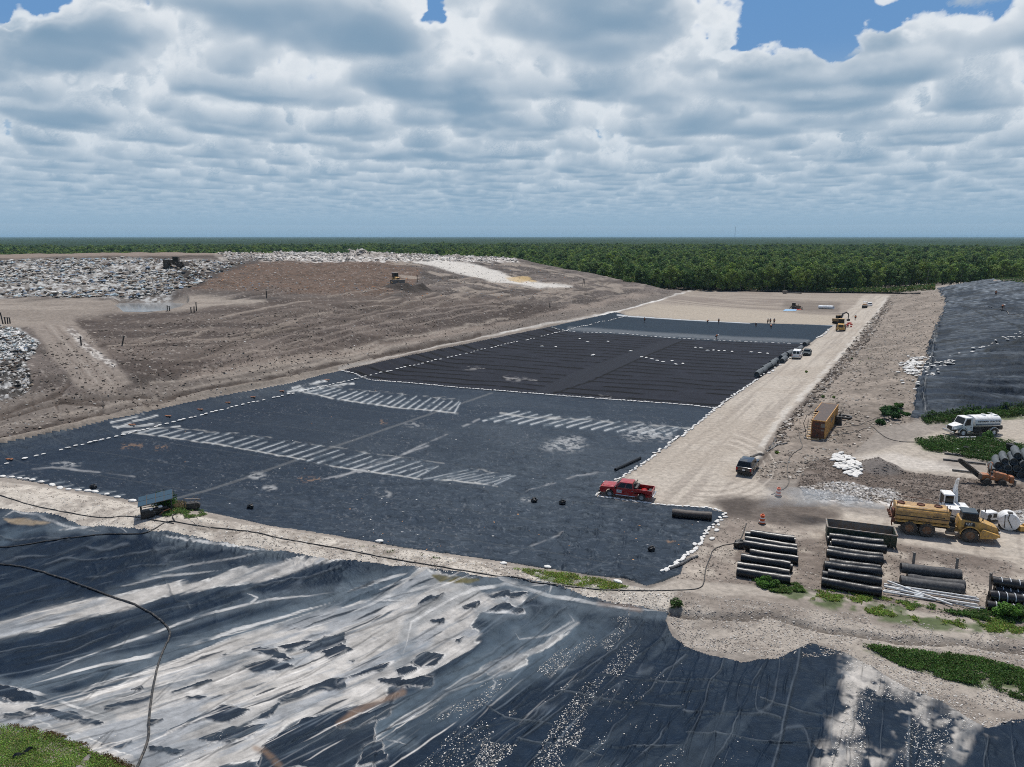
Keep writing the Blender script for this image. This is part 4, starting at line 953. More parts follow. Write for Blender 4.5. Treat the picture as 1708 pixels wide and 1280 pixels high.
# ------------------------------------------------------------------ outer ground and far woodland canopy
FOREST_FLOOR = surf('forest_floor', (0.035, 0.05, 0.018), 0.95, var=0.5, scale=0.05)
ang = np.radians(np.linspace(-62, 62, 900)); rad_ = [600]
while rad_[-1] < 30000: rad_.append(rad_[-1] * 1.05)
A_, R_ = np.meshgrid(ang, np.array(rad_)); ii = np.arange(A_.size).reshape(A_.shape)
tag(np_mesh('forest_ground', np.stack([(R_ * np.sin(A_)).ravel(), (R_ * np.cos(A_)).ravel(), np.full(A_.size, -0.3)], 1),
    np.stack([ii[:-1, :-1].ravel(), ii[:-1, 1:].ravel(), ii[1:, 1:].ravel(), ii[1:, :-1].ravel()], 1)[:, ::-1], FOREST_FLOOR), kind='structure')
ang = np.radians(np.arange(-46, 46, 0.075)); rad_ = [1500]
while rad_[-1] < 26000: rad_.append(rad_[-1] + max(5, (rad_[-1] / 1500) ** 1.9 * 6))
A_, R_ = np.meshgrid(ang, np.array(rad_)); X_ = (R_ * np.sin(A_)).ravel(); Y_ = (R_ * np.cos(A_)).ravel(); RR = R_.ravel()
zc = 6.0 + 5.5 * fbm(X_ / 11, Y_ / 11, 3, 400) + 5 * (fbm(X_ / 130, Y_ / 130, 3, 401) - 0.5) * sstep(9000, 2000, RR) + 1.0
tint = fbm(X_ / 420, Y_ / 900, 4, 402)[:, None]; t2 = fbm(X_ / 60, Y_ / 60, 3, 403)[:, None]
cc = np.array([0.012, 0.030, 0.014]) * (1 - tint) + np.array([0.028, 0.052, 0.020]) * tint
cc = cc * (0.5 + 1.0 * t2)
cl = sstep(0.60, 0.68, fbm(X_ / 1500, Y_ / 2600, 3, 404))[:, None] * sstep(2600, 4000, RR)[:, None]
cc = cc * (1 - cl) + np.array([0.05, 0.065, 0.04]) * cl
ii = np.arange(A_.size).reshape(A_.shape)
CANOPY = attr_mat('leaf_canopy', 0.12, 0.4, 1.0, 2.0, 0.1, 0.3)
tag(np_mesh('far_woodland', np.stack([X_, Y_, zc], 1), np.stack([ii[:-1, :-1].ravel(), ii[:-1, 1:].ravel(), ii[1:, 1:].ravel(), ii[1:, :-1].ravel()], 1)[:, ::-1], CANOPY, True, cc, np.full(X_.size, 0.9)),
    'flat dark green woodland reaching to the horizon', 'woodland', kind='stuff')

# ------------------------------------------------------------------ trees
def leaf_mat():
    m, nt, b = new_mat('tree_leaves')
    at = nd(nt, 'ShaderNodeAttribute', attribute_name='col')
    oi = nd(nt, 'ShaderNodeObjectInfo')
    cr = nd(nt, 'ShaderNodeValToRGB')
    el = cr.color_ramp.elements
    el[0].color = (0.42, 0.58, 0.42, 1); el[1].color = (1.65, 1.45, 0.95, 1)
    e_ = cr.color_ramp.elements.new(0.45); e_.color = (0.9, 0.95, 0.85, 1)
    nt.links.new(oi.outputs['Random'], cr.inputs[0])
    mul = nd(nt, 'ShaderNodeMix', data_type='RGBA', blend_type='MULTIPLY'); mul.inputs[0].default_value = 1
    nt.links.new(at.outputs['Color'], mul.inputs[6]); nt.links.new(cr.outputs[0], mul.inputs[7])
    nt.links.new(mul.outputs[2], b.inputs['Base Color'])
    b.inputs['Roughness'].default_value = 0.7; b.inputs['Specular IOR Level'].default_value = 0.25
    tr = nd(nt, 'ShaderNodeBsdfTranslucent'); nt.links.new(mul.outputs[2], tr.inputs[0])
    mx = nd(nt, 'ShaderNodeMixShader'); mx.inputs[0].default_value = 0.3
    nt.links.new(b.outputs[0], mx.inputs[1]); nt.links.new(tr.outputs[0], mx.inputs[2])
    nt.links.new(mx.outputs[0], nt.nodes['Material Output'].inputs[0])
    return m
LEAF = leaf_mat()
BARK = surf('bark', (0.20, 0.175, 0.145), 0.9, var=0.4, scale=1.5)
def leaf_cloud(centres, radii, n, size, rs, flat=0.8, base=(0.120, 0.185, 0.058)):
    """leaf-sized quads spread through clumps; returns verts, faces, colours"""
    centres = np.array(centres); radii = np.array(radii)
    w = radii ** 2; k = rs.choice(len(radii), n, p=w / w.sum())
    d = rs.standard_normal((n, 3)); d /= np.linalg.norm(d, axis=1)[:, None]
    rr = radii[k] * rs.uniform(0.55, 1.05, n)
    c = centres[k] + d * rr[:, None] * np.array([1, 1, flat])
    nrm = d + 0.9 * rs.standard_normal((n, 3)); nrm[:, 2] += 0.5; nrm /= np.linalg.norm(nrm, axis=1)[:, None]
    t = np.cross(nrm, rs.standard_normal((n, 3))); t /= np.linalg.norm(t, axis=1)[:, None]
    bt = np.cross(nrm, t)
    s = size * rs.uniform(0.6, 1.4, n)[:, None]
    V = np.stack([c - t * s, c - bt * s * .7, c + t * s, c + bt * s * .7], 1).reshape(-1, 3)
    F = np.arange(4 * n).reshape(n, 4)
    tone = (0.5 + 1.0 * rs.rand(len(radii)))[k] * (0.7 + 0.6 * rs.rand(n))
    colr = np.array(base)[None] * tone[:, None] * (1 + 0.25 * (rs.rand(n, 3) - 0.5))
    return V, F, np.repeat(colr, 4, 0)
def tube_np(p, rads, seg=6):
    """tapered tube along points p"""
    V = []; F = []
    p = [Vector(q) for q in p]
    for i, q in enumerate(p):
        d = (p[min(i + 1, len(p) - 1)] - p[max(i - 1, 0)]).normalized()
        a = d.orthogonal().normalized(); bb = d.cross(a)
        for k in range(seg):
            t = 2 * math.pi * k / seg
            V.append(q + (a * math.cos(t) + bb * math.sin(t)) * rads[i])
    for i in range(len(p) - 1):
        for k in range(seg):
            F.append((i * seg + k, i * seg + (k + 1) % seg, (i + 1) * seg + (k + 1) % seg, (i + 1) * seg + k))
    return V, F
def tree_proto(seed, h=11.0, cr_=3.6, n=1500, size=0.34, bare=False):
    rs = np.random.RandomState(seed)
    tv, tf = [], []
    def add(p, r__, seg=6):
        v, f = tube_np(p, r__, seg); o = len(tv); tv.extend(v); tf.extend([tuple(q + o for q in t) for t in f])
    lean = rs.uniform(-.5, .5, 2)
    top = (lean[0], lean[1], h * 0.8)
    add([(0, 0, -0.5), (lean[0] * .3, lean[1] * .3, h * .3), top], [0.24, 0.17, 0.06])
    cen, rad2 = [], []
    nc = 16
    for i in range(nc):
        a = i * 2.4 + rs.uniform(-.4, .4); q = (i + .5) / nc
        z = h * (0.20 + 0.70 * q); rr = cr_ * (1.0 - 0.75 * abs(q - 0.35) ** 1.2) * rs.uniform(0.35, 0.95)
        c = (math.cos(a) * rr + lean[0] * q, math.sin(a) * rr + lean[1] * q, z)
        cen.append(c); rad2.append(cr_ * rs.uniform(0.26, 0.48))
        if i % 2 == 0: add([(lean[0] * .4, lean[1] * .4, max(z - 2.2, h * .2)), c], [0.08, 0.03], 5)
    cen.append((lean[0], lean[1], h * .93)); rad2.append(cr_ * .35)
    if bare: n = int(n * 0.25)
    V, F, cc_ = leaf_cloud(cen, rad2, n, size, rs, 0.8)
    me_t = np_mesh('trunk', np.array([list(v) for v in tv]), np.array(tf), BARK, True, link=False)
    me_c = np_mesh('crown', V, F, LEAF, False, cc_, link=False)
    return me_t, me_c
PROTO = [tree_proto(i, h, c_, n_) for i, (h, c_, n_) in enumerate([(11, 3.7, 1700), (12.5, 4.0, 1900), (9.5, 3.3, 1400), (13, 3.4, 1600), (10, 4.2, 1800)])]
PROTO.append(tree_proto(31, 12, 3.0, 1500, 0.3, True))
rs = np.random.RandomState(21)
# individual trees of the near edge of the wood
TREE_WORDS = ['tall rounded green tree', 'broad dense dark green tree', 'short bushy green tree', 'tall narrow green tree', 'wide low-crowned green tree', 'thin pale tree with a sparse crown']
edge = []
for k in range(1200):
    px = rs.uniform(1030, 1760) if k < 1100 else rs.uniform(850, 1100)
    x, y = at_z(px, 487, 0)
    dd = 4 + rs.exponential(16)
    x *= (382 + dd) / 380.0; y = y + (px - 1300) * 0.0 + dd + 2
    if any((x - q[0]) ** 2 + (y - q[1]) ** 2 < 3.6 ** 2 for q in edge): continue
    edge.append((x, y))
    if len(edge) >= 270: break
for k, (x, y) in enumerate(edge):
    v = int(rs.choice(6, p=[.22, .2, .2, .17, .17, .04]))
    e_ = bpy.data.objects.new('tree', None); COL.objects.link(e_)
    z = float(height(np.array([x]), np.array([y]))[0])
    e_.location = (x, y, z - 0.2); e_.rotation_euler = (0, 0, rs.uniform(0, 6.28)); s = rs.uniform(0.8, 1.15); e_.scale = (s, s, s * rs.uniform(.9, 1.15))
    tag(e_, TREE_WORDS[v] + ' at the near edge of the wood', 'tree', 'trees along the near edge of the wood')
    for part in PROTO[v]:
        c = part.copy(); COL.objects.link(c); c.parent = e_
# the rest of the wood is one mass
pc = bpy.data.collections.new('tree_kinds')
for i, (t_, c_) in enumerate(PROTO):
    bm = bmesh.new(); 
    me = bpy.data.meshes.new('tree_kind'); 
    for src in (c_, t_): bm.from_mesh(src.data)
    bm.to_mesh(me); bm.free()
    me.materials.append(LEAF); me.materials.append(BARK)
    mi_ = np.zeros(len(me.polygons), dtype=np.int32); mi_[len(c_.data.polygons):] = 1
    me.polygons.foreach_set('material_index', mi_)
    o = bpy.data.objects.new('tree_kind_%s' % 'abcdef'[i], me); pc.objects.link(o)
pts = []
def ok_site(x, y, r__):
    a = np.degrees(np.arctan2(x, y))
    return a
N1 = 26000
a = np.radians(rs.uniform(-44, 44, 120000)); rr = np.sqrt(rs.uniform(392 ** 2, 1560 ** 2, 120000))
X_, Y_ = rr * np.sin(a), rr * np.cos(a)
pxx, pyy = project(X_, Y_, np.zeros(X_.size))
keep = np.where(pxx > 1000, Y_ > 395 + rs.rand(X_.size) * 6, rr > np.where(pxx < 760, 560, 480))
# minimum spacing through a coarse grid of cells
cell = 5.4
key = (np.floor(X_ / cell).astype(np.int64) + 5000) * 10000 + np.floor(Y_ / cell).astype(np.int64)
X_, Y_, key, rr = X_[keep], Y_[keep], key[keep], rr[keep]
_, first = np.unique(key, return_index=True)
X_, Y_, rr = X_[first], Y_[first], rr[first]
gap = fbm(X_ / 60, Y_ / 60, 3, 410) > 0.27
X_, Y_, rr = X_[gap], Y_[gap], rr[gap]
ex = np.array(edge)
farenough = np.ones(X_.size, dtype=bool)
cand = np.nonzero(rr < 620)[0]
for i in cand:
    if ((ex[:, 0] - X_[i]) ** 2 + (ex[:, 1] - Y_[i]) ** 2).min() < 9: farenough[i] = False
X_, Y_ = X_[farenough], Y_[farenough]
print('wood trees', X_.size)
Zf = height(X_, Y_) * (Y_ < 560) - 0.3
wood = np_mesh('woodland', np.stack([X_, Y_, Zf], 1), np.zeros((0, 3), dtype=np.int32))
sc = wood.data.attributes.new('scl', 'FLOAT', 'POINT')
sv_ = (0.62 + 0.75 * fbm(X_ / 40, Y_ / 40, 3, 411) * rs.uniform(0.5, 1.35, X_.size)).astype(np.float32)
sc.data.foreach_set('value', sv_)
ng = bpy.data.node_groups.new('wood', 'GeometryNodeTree')
ng.interface.new_socket('Geometry', in_out='INPUT', socket_type='NodeSocketGeometry'); ng.interface.new_socket('Geometry', in_out='OUTPUT', socket_type='NodeSocketGeometry')
gin = ng.nodes.new('NodeGroupInput'); gout = ng.nodes.new('NodeGroupOutput')
m2p = ng.nodes.new('GeometryNodeMeshToPoints'); iop = ng.nodes.new('GeometryNodeInstanceOnPoints')
ci = ng.nodes.new('GeometryNodeCollectionInfo'); ci.inputs[0].default_value = pc; ci.inputs[1].default_value = True
rv = ng.nodes.new('FunctionNodeRandomValue'); rv.data_type = 'FLOAT_VECTOR'; rv.inputs[0].default_value = (0, 0, 0); rv.inputs[1].default_value = (0, 0, 6.28)
na = ng.nodes.new('GeometryNodeInputNamedAttribute'); na.data_type = 'FLOAT'; na.inputs[0].default_value = 'scl'
iop.inputs['Pick Instance'].default_value = True
ng.links.new(gin.outputs[0], m2p.inputs[0]); ng.links.new(m2p.outputs[0], iop.inputs[0]); ng.links.new(ci.outputs[0], iop.inputs[2])
ng.links.new(rv.outputs[0], iop.inputs['Rotation']); ng.links.new(na.outputs[0], iop.inputs['Scale']); ng.links.new(iop.outputs[0], gout.inputs[0])
wood.modifiers.new('wood', 'NODES').node_group = ng
tag(wood, 'dense green wood of mixed trees stretching away behind the cell', 'woodland', kind='stuff')

# ------------------------------------------------------------------ haze
HAZE_D = 0.00005
bm = bmesh.new(); bmesh.ops.create_cube(bm, size=1)
for v_ in bm.verts: v_.co = Vector((v_.co.x * 56000, v_.co.y * 56000, -4 if v_.co.z < 0 else 60))
me = bpy.data.meshes.new('haze'); bm.to_mesh(me); bm.free()
hz_o = bpy.data.objects.new('haze', me); COL.objects.link(hz_o)
m = bpy.data.materials.new('thin_haze'); m.use_nodes = True; nt = m.node_tree
nt.nodes.remove(nt.nodes['Principled BSDF'])
pv = nd(nt, 'ShaderNodeVolumePrincipled'); pv.inputs['Density'].default_value = HAZE_D; pv.inputs['Color'].default_value = (0.50, 0.78, 1.0, 1)
nt.links.new(pv.outputs[0], nt.nodes['Material Output'].inputs['Volume'])
me.materials.append(m)
tag(hz_o, kind='stuff')
# ------------------------------------------------------------------ mesh builder
class MB:
    def __init__(s): s.V = []; s.F = []
    def add(s, V, F, M=None):
        o = len(s.V)
        s.V.extend([(M @ Vector(v)) if M else Vector(v) for v in V]); s.F.extend([tuple(i + o for i in f) for f in F]); return s
    def box(s, c, d, M=None, tz=None):
        """box centred at c with sizes d; tz = (sx, sy) scales the top"""
        hx, hy, hz = d[0] / 2, d[1] / 2, d[2] / 2; tx, ty = tz or (1, 1)
        V = [(c[0] + x * hx * (tx if z > 0 else 1), c[1] + y * hy * (ty if z > 0 else 1), c[2] + z * hz) for z in (-1, 1) for x, y in ((-1, -1), (1, -1), (1, 1), (-1, 1))]
        return s.add(V, [(3, 2, 1, 0), (4, 5, 6, 7), (0, 1, 5, 4), (1, 2, 6, 5), (2, 3, 7, 6), (3, 0, 4, 7)], M)
    def cyl(s, p0, p1, r0, r1=None, seg=16, cap=True, M=None):
        r1 = r0 if r1 is None else r1
        p0, p1 = Vector(p0), Vector(p1); d = (p1 - p0).normalized(); a = d.orthogonal().normalized(); b = d.cross(a)
        V = []
        for p, r_ in ((p0, r0), (p1, r1)):
            for k in range(seg):
                t = 2 * math.pi * k / seg; V.append(p + (a * math.cos(t) + b * math.sin(t)) * r_)
        F = [(k, (k + 1) % seg, seg + (k + 1) % seg, seg + k) for k in range(seg)]
        if cap: F += [tuple(range(seg))[::-1], tuple(range(seg, 2 * seg))]
        return s.add(V, F, M)
    def ring(s, p0, p1, ro, ri, seg=20, M=None):
        """hollow cylinder with open bore"""
        p0, p1 = Vector(p0), Vector(p1); d = (p1 - p0).normalized(); a = d.orthogonal().normalized(); b = d.cross(a)
        V = []
        for p, r_ in ((p0, ro), (p1, ro), (p1, ri), (p0, ri)):
            for k in range(seg):
                t = 2 * math.pi * k / seg; V.append(p + (a * math.cos(t) + b * math.sin(t)) * r_)
        F = []
        for q in range(4):
            for k in range(seg): F.append((q * seg + k, q * seg + (k + 1) % seg, ((q + 1) % 4) * seg + (k + 1) % seg, ((q + 1) % 4) * seg + k))
        return s.add(V, F, M)
    def tube(s, pts, r, seg=8, M=None):
        rr = r if isinstance(r, (list, tuple)) else [r] * len(pts)
        v, f = tube_np(pts, rr, seg)
        n = len(pts)
        f = f + [tuple(range(seg))[::-1], tuple(range((n - 1) * seg, n * seg))]
        return s.add(v, f, M)
    def prism(s, prof, y0, y1, M=None, axis='y', top=None):
        """outline in (x, z) carried from y0 to y1"""
        n = len(prof); q = top or prof
        V = [(x, y0, z) for x, z in prof] + [(x, y1, z) for x, z in q]
        F = [(k, (k + 1) % n, n + (k + 1) % n, n + k) for k in range(n)] + [tuple(range(n))[::-1], tuple(range(n, 2 * n))]
        return s.add(V, F, M)
    def loft(s, a, b, cap=True, M=None):
        n = len(a); F = [(k, (k + 1) % n, n + (k + 1) % n, n + k) for k in range(n)]
        if cap: F += [tuple(range(n))[::-1], tuple(range(n, 2 * n))]
        return s.add(list(a) + list(b), F, M)
    def quad(s, a, b, c, d, th=0.012, M=None):
        a, b, c, d = map(Vector, (a, b, c, d)); n = (b - a).cross(d - a).normalized() * th
        return s.loft([a, b, c, d], [a + n, b + n, c + n, d + n], True, M)
    def sphere(s, c, r, sc=(1, 1, 1), u=14, v=8, M=None):
        V = [(c[0], c[1], c[2] - r * sc[2])]
        for i in range(1, v):
            t = math.pi * i / v
            for k in range(u):
                p = 2 * math.pi * k / u; V.append((c[0] + r * sc[0] * math.sin(t) * math.cos(p), c[1] + r * sc[1] * math.sin(t) * math.sin(p), c[2] - r * sc[2] * math.cos(t)))
        V.append((c[0], c[1], c[2] + r * sc[2])); F = [(0, 1 + (k + 1) % u, 1 + k) for k in range(u)]
        for i in range(v - 2):
            for k in range(u): F.append((1 + i * u + k, 1 + i * u + (k + 1) % u, 1 + (i + 1) * u + (k + 1) % u, 1 + (i + 1) * u + k))
        L = len(V) - 1; F += [(L, 1 + (v - 2) * u + k, 1 + (v - 2) * u + (k + 1) % u) for k in range(u)]
        return s.add(V, F, M)
    def build(s, name, mat, parent=None, bevel=0.0, smooth=True, loc=None, rotz=0.0, seg=2):
        me = bpy.data.meshes.new(name)
        bm = bmesh.new()
        vs = [bm.verts.new(v) for v in s.V]
        for f in s.F:
            try: bm.faces.new([vs[i] for i in f])
            except ValueError: pass
        bmesh.ops.remove_doubles(bm, verts=bm.verts, dist=1e-5)
        bmesh.ops.recalc_face_normals(bm, faces=bm.faces)
        if bevel:
            ed = [e for e in bm.edges if len(e.link_faces) == 2 and e.calc_face_angle(0) > 0.5]
            try: bmesh.ops.bevel(bm, geom=ed, offset=bevel, segments=seg, profile=0.6, affect='EDGES', clamp_overlap=True)
            except Exception: pass
        for f in bm.faces: f.smooth = smooth
        if smooth:
            for e in bm.edges:
                if len(e.link_faces) == 2 and e.calc_face_angle(0) > 0.7: e.smooth = False
        bm.to_mesh(me); bm.free()
        me.materials.append(mat)
        o = bpy.data.objects.new(name, me); COL.objects.link(o)
        if parent: o.parent = parent
        if loc is not None: o.location = loc
        if rotz: o.rotation_euler = (0, 0, rotz)
        return o
def thing(name, label, cat, loc=(0, 0, 0), rotz=0.0, group=None, tilt=(0, 0)):
    o = bpy.data.objects.new(name, None); COL.objects.link(o)
    o.location = loc; o.rotation_euler = (tilt[0], tilt[1], rotz); o.empty_display_size = 0.3
    return tag(o, label, cat, group)
def kids(o): return [c for c in bpy.data.objects if c.parent == o]
def dup(root, loc, rotz, label=None, group=None, scale=None):
    r_ = root.copy(); COL.objects.link(r_); r_.location = loc; r_.rotation_euler = (root.rotation_euler[0], root.rotation_euler[1], rotz)
    if label: r_['label'] = label
    if group: r_['group'] = group
    if scale: r_.scale = scale
    for ch in kids(root):
        c = ch.copy(); COL.objects.link(c); c.parent = r_
        for g in kids(ch):
            d = g.copy(); COL.objects.link(d); d.parent = c
    return r_
def heading(p0, p1): return math.atan2(p1[1] - p0[1], p1[0] - p0[0])
def text(body, size, mat, parent, loc, rot, name='lettering', sx=1.0):
    cu = bpy.data.curves.new(name, 'FONT'); cu.body = body; cu.size = size; cu.extrude = 0.006; cu.align_x = 'CENTER'; cu.align_y = 'CENTER'; cu.offset = 0.012 * size * 1.2
    tmp = bpy.data.objects.new('tmp', cu); COL.objects.link(tmp); bpy.context.view_layer.update()
    me = bpy.data.meshes.new_from_object(tmp.evaluated_get(bpy.context.evaluated_depsgraph_get())); bpy.data.objects.remove(tmp)
    me.materials.clear(); me.materials.append(mat)
    o = bpy.data.objects.new(name, me); COL.objects.link(o)
    o.parent = parent; o.location = loc; o.rotation_euler = rot; o.scale = (sx, 1, 1)
    return o
# materials of the made things
M_RED = surf('red_car_paint', (0.36, 0.012, 0.012), 0.3, var=0.08, dirt=(0.25, 0.12, 0.08), dirt_amt=0.25, coat=0.5)
M_BLACKP = surf('black_car_paint', (0.012, 0.013, 0.016), 0.25, var=0.1, dirt=(0.08, 0.075, 0.07), dirt_amt=0.25, coat=0.6)
M_BLUEP = surf('dark_slate_car_paint', (0.022, 0.042, 0.052), 0.55, var=0.1, dirt=(0.08, 0.08, 0.075), dirt_amt=0.2, spec=.25)
M_WHITE = surf('white_paint', (0.78, 0.78, 0.77), 0.4, var=0.05, dirt=(0.48, 0.43, 0.37), dirt_amt=0.3)
M_GLASS = surf('tinted_glass', (0.010, 0.013, 0.016), 0.12, var=0.1, spec=0.35)
M_TYRE = surf('tyre_rubber', (0.022, 0.021, 0.020), 0.85, var=0.3, scale=4, dirt=(0.13, 0.11, 0.09), dirt_amt=0.5)
M_CHROME = surf('dull_chrome', (0.55, 0.56, 0.57), 0.3, 0.9, var=0.1)
M_DARK = surf('black_steel', (0.02, 0.02, 0.021), 0.6, var=0.3, scale=3, dirt=(0.12, 0.095, 0.07), dirt_amt=0.35)
M_PLAST = surf('black_plastic', (0.012, 0.012, 0.013), 0.5, var=0.2)
M_YEL = surf('yellow_machine_paint', (0.60, 0.345, 0.08), 0.45, var=0.12, scale=1.2, dirt=(0.26, 0.17, 0.09), dirt_amt=0.45)
M_YELT = surf('faded_yellow_tank_paint', (0.52, 0.315, 0.11), 0.45, var=0.14, scale=0.9, dirt=(0.24, 0.155, 0.085), dirt_amt=0.5)
M_ORG = surf('orange_machine_paint', (0.42, 0.13, 0.03), 0.5, var=0.2, dirt=(0.2, 0.13, 0.09), dirt_amt=0.5)
M_RUST = surf('rusty_painted_steel', (0.58, 0.31, 0.09), 0.8, var=0.3, scale=1.1, dirt=(0.20, 0.085, 0.035), dirt_amt=0.4, bump=0.3)
M_RUSTD = surf('dark_rusty_shaded_steel', (0.115, 0.042, 0.026), 0.85, var=0.35, scale=1.5, dirt=(0.2, 0.1, 0.05), dirt_amt=0.35)  # own dark rust of truck fittings; painted shade on the container end
M_ROOFM = surf('weathered_roof_steel', (0.095, 0.075, 0.068), 0.75, var=0.25, scale=1.5, dirt=(0.17, 0.1, 0.07), dirt_amt=0.3)
M_GREEN = surf('dark_green_painted_steel', (0.012, 0.035, 0.022), 0.6, var=0.3, scale=1.3, dirt=(0.11, 0.08, 0.05), dirt_amt=0.35)
M_GREYST = surf('worn_grey_steel', (0.20, 0.20, 0.20), 0.6, 0.2, var=0.3, scale=1.2, dirt=(0.22, 0.16, 0.11), dirt_amt=0.6)
M_ROLL = surf('black_liner_roll', (0.003, 0.0045, 0.007), 0.36, var=0.35, spec=.4, scale=2.5, dirt=(0.05, 0.05, 0.05), dirt_amt=0.15, bump=0.6, bscale=2.0)
M_ROLLG = surf('grey_geonet_roll', (0.075, 0.09, 0.10), 0.75, var=0.25, scale=3, dirt=(0.2, 0.2, 0.19), dirt_amt=0.25, bump=0.4, bscale=3)
M_ROLLX = surf('roll_core_black', (0.004, 0.004, 0.004), 0.9)
M_STRAP = surf('pale_strap', (0.5, 0.52, 0.54), 0.6)
M_BAG = surf('white_woven_bag', (0.66, 0.65, 0.62), 0.85, var=0.12, scale=3, dirt=(0.5, 0.46, 0.40), dirt_amt=0.35, bump=0.5, bscale=9)
M_HOSE = surf('black_hose', (0.016, 0.016, 0.017), 0.5, dirt=(0.12, 0.1, 0.08), dirt_amt=0.35, var=0.3)
M_HOSEG = surf('grey_dusty_hose', (0.085, 0.078, 0.07), 0.7, dirt=(0.2, 0.17, 0.14), dirt_amt=0.45, var=0.3)
M_WOOD = surf('grey_weathered_wood', (0.19, 0.17, 0.15), 0.9, var=0.3, scale=4)
M_STEP = surf('pale_timber', (0.50, 0.36, 0.20), 0.8, var=0.25, scale=3, dirt=(0.3, 0.25, 0.2), dirt_amt=0.4)
M_PVC = surf('white_pvc_pipe', (0.62, 0.64, 0.64), 0.5, var=0.12, scale=2, dirt=(0.35, 0.33, 0.31), dirt_amt=0.45)
M_PVCD = surf('dark_grey_pipe', (0.06, 0.062, 0.065), 0.5, var=0.3, scale=2, dirt=(0.2, 0.18, 0.16), dirt_amt=0.35)
M_BORG = surf('orange_barrel_plastic', (0.62, 0.10, 0.02), 0.5, var=0.1, dirt=(0.3, 0.1, 0.05), dirt_amt=0.2)
M_BWHT = surf('white_reflective_band', (0.75, 0.74, 0.72), 0.45, var=0.05, dirt=(0.5, 0.45, 0.4), dirt_amt=0.25)
M_SOLAR = surf('solar_cell_blue', (0.010, 0.045, 0.075), 0.35, var=0.15, spec=0.6)
M_SKIN = surf('skin', (0.32, 0.17, 0.11), 0.6)
M_VEST = surf('orange_safety_vest', (0.75, 0.20, 0.04), 0.7)
M_SHIRT = surf('pale_shirt', (0.45, 0.46, 0.47), 0.8)
M_JEAN = surf('dark_trousers', (0.03, 0.035, 0.05), 0.9)
M_HAT = surf('white_hard_hat', (0.75, 0.75, 0.72), 0.4)
M_LAMP = surf('clear_lamp_lens', (0.6, 0.62, 0.62), 0.1, var=0.1)
M_TAIL = surf('red_lamp_lens', (0.35, 0.01, 0.01), 0.15)
M_TARPR = surf('red_tarpaulin', (0.55, 0.05, 0.03), 0.6)
M_TARPB = surf('pale_blue_sheet', (0.22, 0.38, 0.55), 0.6)
M_LOG = surf('black_ink', (0.02, 0.02, 0.022), 0.5)
M_GLOSSW = surf('white_film_wrap', (0.75, 0.76, 0.76), 0.35)
M_STONE = surf('pale_rubble_stone', (0.50, 0.47, 0.43), 0.95, var=0.25, scale=0.7)

def wheel(parent, c, r_, w, rim_mat=None, lugs=0, side=1):
    t = MB(); y0, y1 = c[1] - w / 2, c[1] + w / 2
    rb = r_ * 0.58
    n = 28; ys = [(y0, r_ * .93), (y0 + w * .12, r_), (y1 - w * .12, r_), (y1, r_ * .93), (y1, rb), (y0, rb)]
    V = []
    for y, q in ys:
        for k in range(n): a = 2 * math.pi * k / n; V.append((c[0] + q * math.cos(a), y, c[2] + q * math.sin(a)))
    F = [(i * n + k, i * n + (k + 1) % n, ((i + 1) % 6) * n + (k + 1) % n, ((i + 1) % 6) * n + k) for i in range(6) for k in range(n)]
    t.add(V, F)
    for k in range(lugs):
        a = 2 * math.pi * k / lugs; M = Matrix.Translation(c) @ Matrix.Rotation(a, 4, 'Y')
        t.box((r_ * 1.0, (w * .22 if k % 2 else -w * .22), 0), (r_ * .10, w * .52, r_ * .10), M)
    ty = t.build('wheel', M_TYRE, parent)
    m = MB(); yo = y1 - w * .25 if side > 0 else y0 + w * .25
    m.ring((c[0], y0 + w * .08, c[2]), (c[0], y1 - w * .08, c[2]), rb, rb * .86, 24)
    m.cyl((c[0], yo - .02, c[2]), (c[0], yo + .02, c[2]), rb * .88, seg=24)
    m.cyl((c[0], yo - .06 - .0, c[2]), (c[0], yo + .07, c[2]), rb * .34, seg=14)
    m.build('rim', rim_mat or M_CHROME, ty)
    return ty
def arch(x, r_, z0, n=7):
    """wheel-arch points of an underside outline, front to back"""
    return [(x + r_ * math.cos(a), z0 + r_ * math.sin(a)) for a in [math.pi * k / (n - 1) for k in range(n)]]
def greenhouse(parent, mat, xb, xt, zb, zt, wb, wt, cols, name='cabin', wind=True, back=True, glass=M_GLASS):
    """cabin from belt line to roof; cols = side window spans as fractions of the length from the rear"""
    B = [(xb[0], -wb, zb), (xb[1], -wb, zb), (xb[1], wb, zb), (xb[0], wb, zb)]
    T = [(xt[0], -wt, zt), (xt[1], -wt, zt), (xt[1], wt, zt), (xt[0], wt, zt)]
    m = MB(); m.loft(B, T); o = m.build(name, mat, parent, 0.05)
    def on(face, u, v, off):
        i, j = face; b0, b1, t0_, t1_ = map(Vector, (B[i], B[j], T[i], T[j]))
        n = (b1 - b0).cross(t0_ - b0).normalized()
        return b0.lerp(b1, u).lerp(t0_.lerp(t1_, u), v) + n * off
    def pane(face, u0, u1, v0, v1):
        g = MB(); g.loft([on(face, u, v, -.02) for u, v in ((u0, v0), (u1, v0), (u1, v1), (u0, v1))], [on(face, u, v, .008) for u, v in ((u0, v0), (u1, v0), (u1, v1), (u0, v1))])
        g.build('window', glass, parent)
    for u0, u1 in cols:
        pane((0, 1), u0, u1, .12, .86); pane((2, 3), 1 - u1, 1 - u0, .12, .86)
    if wind: pane((1, 2), .06, .94, .08, .92)
    if back:
        for a, b in (back if isinstance(back, list) else [(.08, .92)]): pane((3, 0), a, b, .14, .86)
    return o

